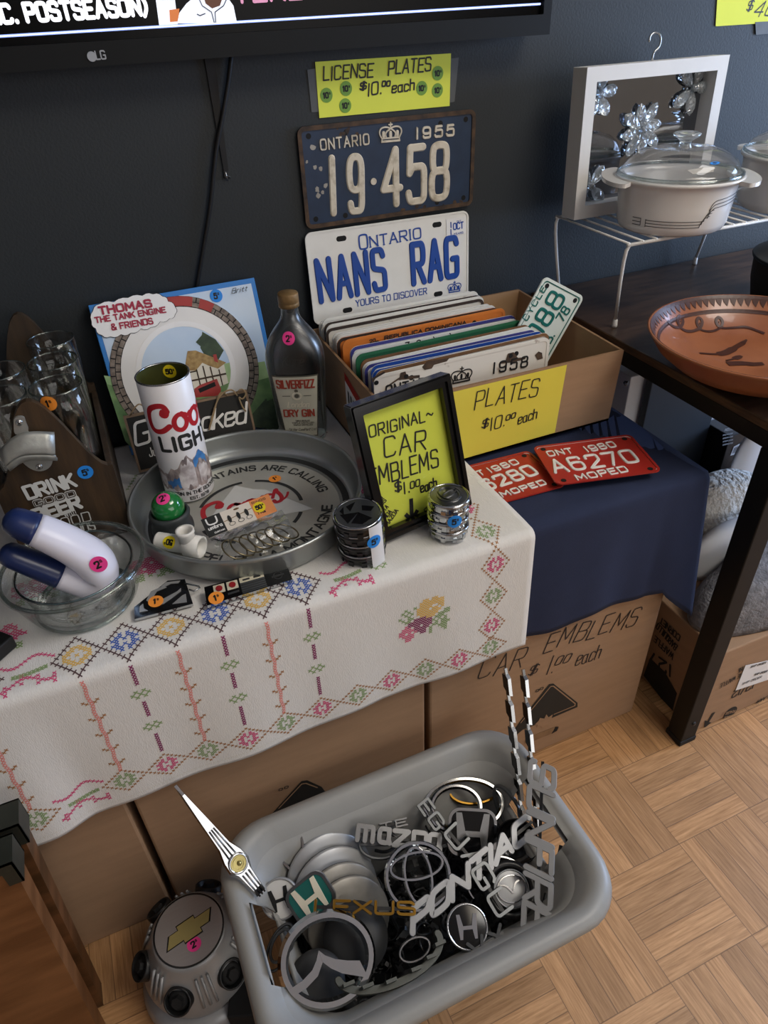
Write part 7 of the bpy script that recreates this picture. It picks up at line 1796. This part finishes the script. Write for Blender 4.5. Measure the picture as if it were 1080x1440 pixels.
m = MB(M @ T(L * .71, 0, .003)); m.lathe([(.0105, .0022), (0, .003)], 24); m.ringprism(circ(.008, 20), circ(.007, 20), .0025, .0034); m.ball((0, .001, .003), .0035, n=6); lab(m.build('medallion', 'bow_gold', t), 'round bronze medallion')
# --- loose clips and small parts spread over the heap
rnd = random.Random(11); spots = []
for row in range(5):
    for c in range(11):
        spots.append((KX - .152 + c * .0300 + rnd.uniform(-.010, .010), KY - .082 + row * .040 + rnd.uniform(-.012, .012)))
for i, (x, y) in enumerate(spots):
    z = hz(x, y) + .020 + rnd.uniform(0, .022); s_ = rnd.uniform(.008, .017)
    Mx = T(x, y, z) @ Euler((rnd.uniform(-.8, .8), rnd.uniform(-.8, .8), rnd.uniform(0, 6))).to_matrix().to_4x4(); kd = i % 5
    mt = ['black_plastic', 'dark_grey', 'black_satin', 'chrome_dull', 'chrome'][(i * 7) % 5 if i % 3 == 0 else i % 3]
    nm, lb_ = (('retaining_clip', 'small loose emblem clip lying in the heap') if kd in (0, 3) else ('wire_loop', 'small bent wire or ring fragment lying in the heap') if kd in (1,) else ('metal_strip', 'small curved strip fragment lying in the heap'))
    t = thing(nm, lb_, 'emblem part', Mx, lb_.replace('small ', '').replace(' lying in the heap', 's in the heap').replace('wire or ring', 'wire and ring'))
    m = MB(Mx)
    if kd in (0, 3): m.prism(rrect(s_ * 1.6, s_ * .9, .002, 3), -.001, .001); m.box(-s_ * .5, s_ * .5, -.001, .001, .001, .007); m.box(-s_ * .7, -s_ * .5, -s_ * .3, s_ * .3, .001, .005)
    elif kd == 1: m.tube([Vector((s_ * math.cos(a), s_ * .7 * math.sin(a), .002 * math.sin(a * 2))) for a in [k * PI / 10 for k in range(17)]], .0016, 7)
    else: m.ribbon(chaikin([(-s_ * 1.3, 0), (-s_ * .4, s_ * .7), (s_ * .5, s_ * .5), (s_ * 1.3, -s_ * .2)], 2), .005, 0, .003, 0, None, True, False, .6)
    m.build('clip_body' if kd in (0, 3) else 'loop' if kd == 1 else 'strip', mt, t)

# ------------------------------------------------------------------ wheel hub caps on the floor
Tp = atz(265, 1304, .130); hc = Vector((Tp.x, Tp.y, 0))
t = thing('hub_cap', 'silver wheel hub cap with a gold bowtie emblem standing beside the grey tub', 'hub cap', T(hc.x, hc.y, .036))
M = T(hc.x, hc.y, .0362) @ RX(.03)
MB(M).lathe([(.078, .0), (.081, .004), (.0815, .012), (.078, .030), (.070, .052), (.060, .073), (.0535, .086), (.051, .0915), (.0495, .0925), (0, .0925)], 64).build('cap_body', 'silver_paint', t)
for k in range(6):
    a = k * PI / 3 + .035; Ml = M @ RZ(a)
    lm = MB(Ml @ T(.0600, 0, .040) @ RY(.80)); lm.lathe([(.0185, -.016), (.0195, .010), (.0195, .024), (.0178, .0255), (.0165, .024), (.0160, .006), (0, .004)], 32); lg = lm.build('lug_pocket', 'hub_black', t)
    l2 = MB(Ml @ T(.0600, 0, .040) @ RY(.80)); l2.lathe([(.0145, .004), (.0145, .018), (.011, .021), (0, .0215)], 28); l2.prism(circ(.009, 6), .021, .0275, scale_top=.85); l2.build('lug_cover', 'black_matte', lg); ROOTM[lg.name] = ROOTM[t.name]
    rb = MB()
    for dy in (-.008, 0, .008): rb.tube([Ml @ RZ(PI / 6) @ Vector((.0605, dy, .078)), Ml @ RZ(PI / 6) @ Vector((.073, dy * 1.1, .048)), Ml @ RZ(PI / 6) @ Vector((.079, dy * 1.2, .030))], .0022, 6)
    rb.build('flutes', 'silver_paint', t)
m = MB(M); m.prism(circ(.0470, 56), .0924, .0934); m.build('centre_disc', 'brushed', t)
m = MB(M); m.ringprism(circ(.0490, 56), circ(.0468, 56), .0924, .0942); m.build('ring', 'black_gloss', t)
ang = math.radians(12.5); bt = [(-.040, -.0105), (-.0135, -.0105), (-.0105, -.0165), (.0165, -.0165), (.0135, -.0105), (.031, -.0105), (.040, .0080), (.0135, .0080), (.0105, .0150), (-.0165, .0150), (-.0135, .0080), (-.031, .0080)]
bt = [(-.0375, -.0100), (-.0120, -.0100), (-.0120, -.0150), (.0150, -.0150), (.0150, -.0080), (.0290, -.0080), (.0385, .0090), (.0130, .0090), (.0130, .0145), (-.0140, .0145), (-.0140, .0080), (-.0280, .0080)]
m = MB(M @ RZ(ang)); m.prism(bt, .0934, .0940, 0); m.prism([(x * .93, y * .88) for x, y in bt], .0940, .0945, 1); lab(m.build('bowtie_emblem', ['black_gloss', 'bow_gold'], t), 'gold bowtie emblem with a black outline')
sticker(t, M @ T(.003, -.022, .0935) @ RZ(.2), '2s', 'pink', .0098, label='round pink two dollar price sticker')
M = T(hc.x - .004, hc.y - .010, .0006)
t = thing('hub_cap', 'plain silver hub cap lying on the floor underneath the bowtie hub cap', 'hub cap', M)
MB(M).lathe([(.083, 0), (.087, .004), (.087, .012), (.082, .024), (.072, .031), (.055, .0345), (0, .0350)], 64).build('cap_body', 'silver_paint', t)
q = atz(322, 1405, .03); M = T(q.x + .020, q.y - .006, .0006) @ RZ(-.35)
t = thing('black_bracket', 'black plastic bracket on the floor between the hub cap and the tub', 'bracket', M)
MB(M).box(-.018, .030, -.030, .028, .012, .046).build('bracket_block', 'black_matte', t, bevel=.003); MB(M).box(-.020, .026, -.034, .028, 0, .0118).build('base_plate', 'bracket_steel', t, bevel=.001)

# ------------------------------------------------------------------ wooden panels at the left
def panel(label, px, py, y1, d_, mt):
    q = aty(px, py, y1); x1, h_ = q.x, q.z; t = thing('wooden_panel', label, 'wooden panel', T(x1 - .2, y1 - d_ / 2, .0006))
    MB(Matrix(((1, 0, 0, 0), (0, 0, -1, y1), (0, 1, 0, 0), (0, 0, 0, 1)))).prism([(x1 - .40, .0006), (x1 - .034, .0006), (x1, h_), (x1 - .40, h_)], 0, d_).build('board', mt, t, bevel=.003)
    m = MB()
    for y0, ya in ((y1 - d_ - .0022, y1 - d_ - .0004), (y1 + .0004, y1 + .0022)): m.box(x1 - .16, x1 + .0022, y0, ya, h_ - .012, h_ + .0022); m.box(x1 - .012, x1 + .0022, y0, ya, h_ - .034, h_ - .0121)
    m.box(x1 - .16, x1 + .0022, y1 - d_ - .0022, y1 + .0022, h_ + .0004, h_ + .0022); m.box(x1 + .0004, x1 + .0022, y1 - d_ - .0022, y1 + .0022, h_ - .034, h_ + .0003)
    lab(m.build('corner_bracket', 'iron_bracket', t), 'black metal corner band'); return t
panel('dark stained upright wooden panel with a black metal corner, nearest the box fronts', 24, 1127, -.588, .030, 'acacia_dark')  # rear panel uses the darker acacia colours
panel('lighter brown upright wooden panel with a black metal corner, in front of the darker panel', 15, 1176, -.650, .030, 'acacia')
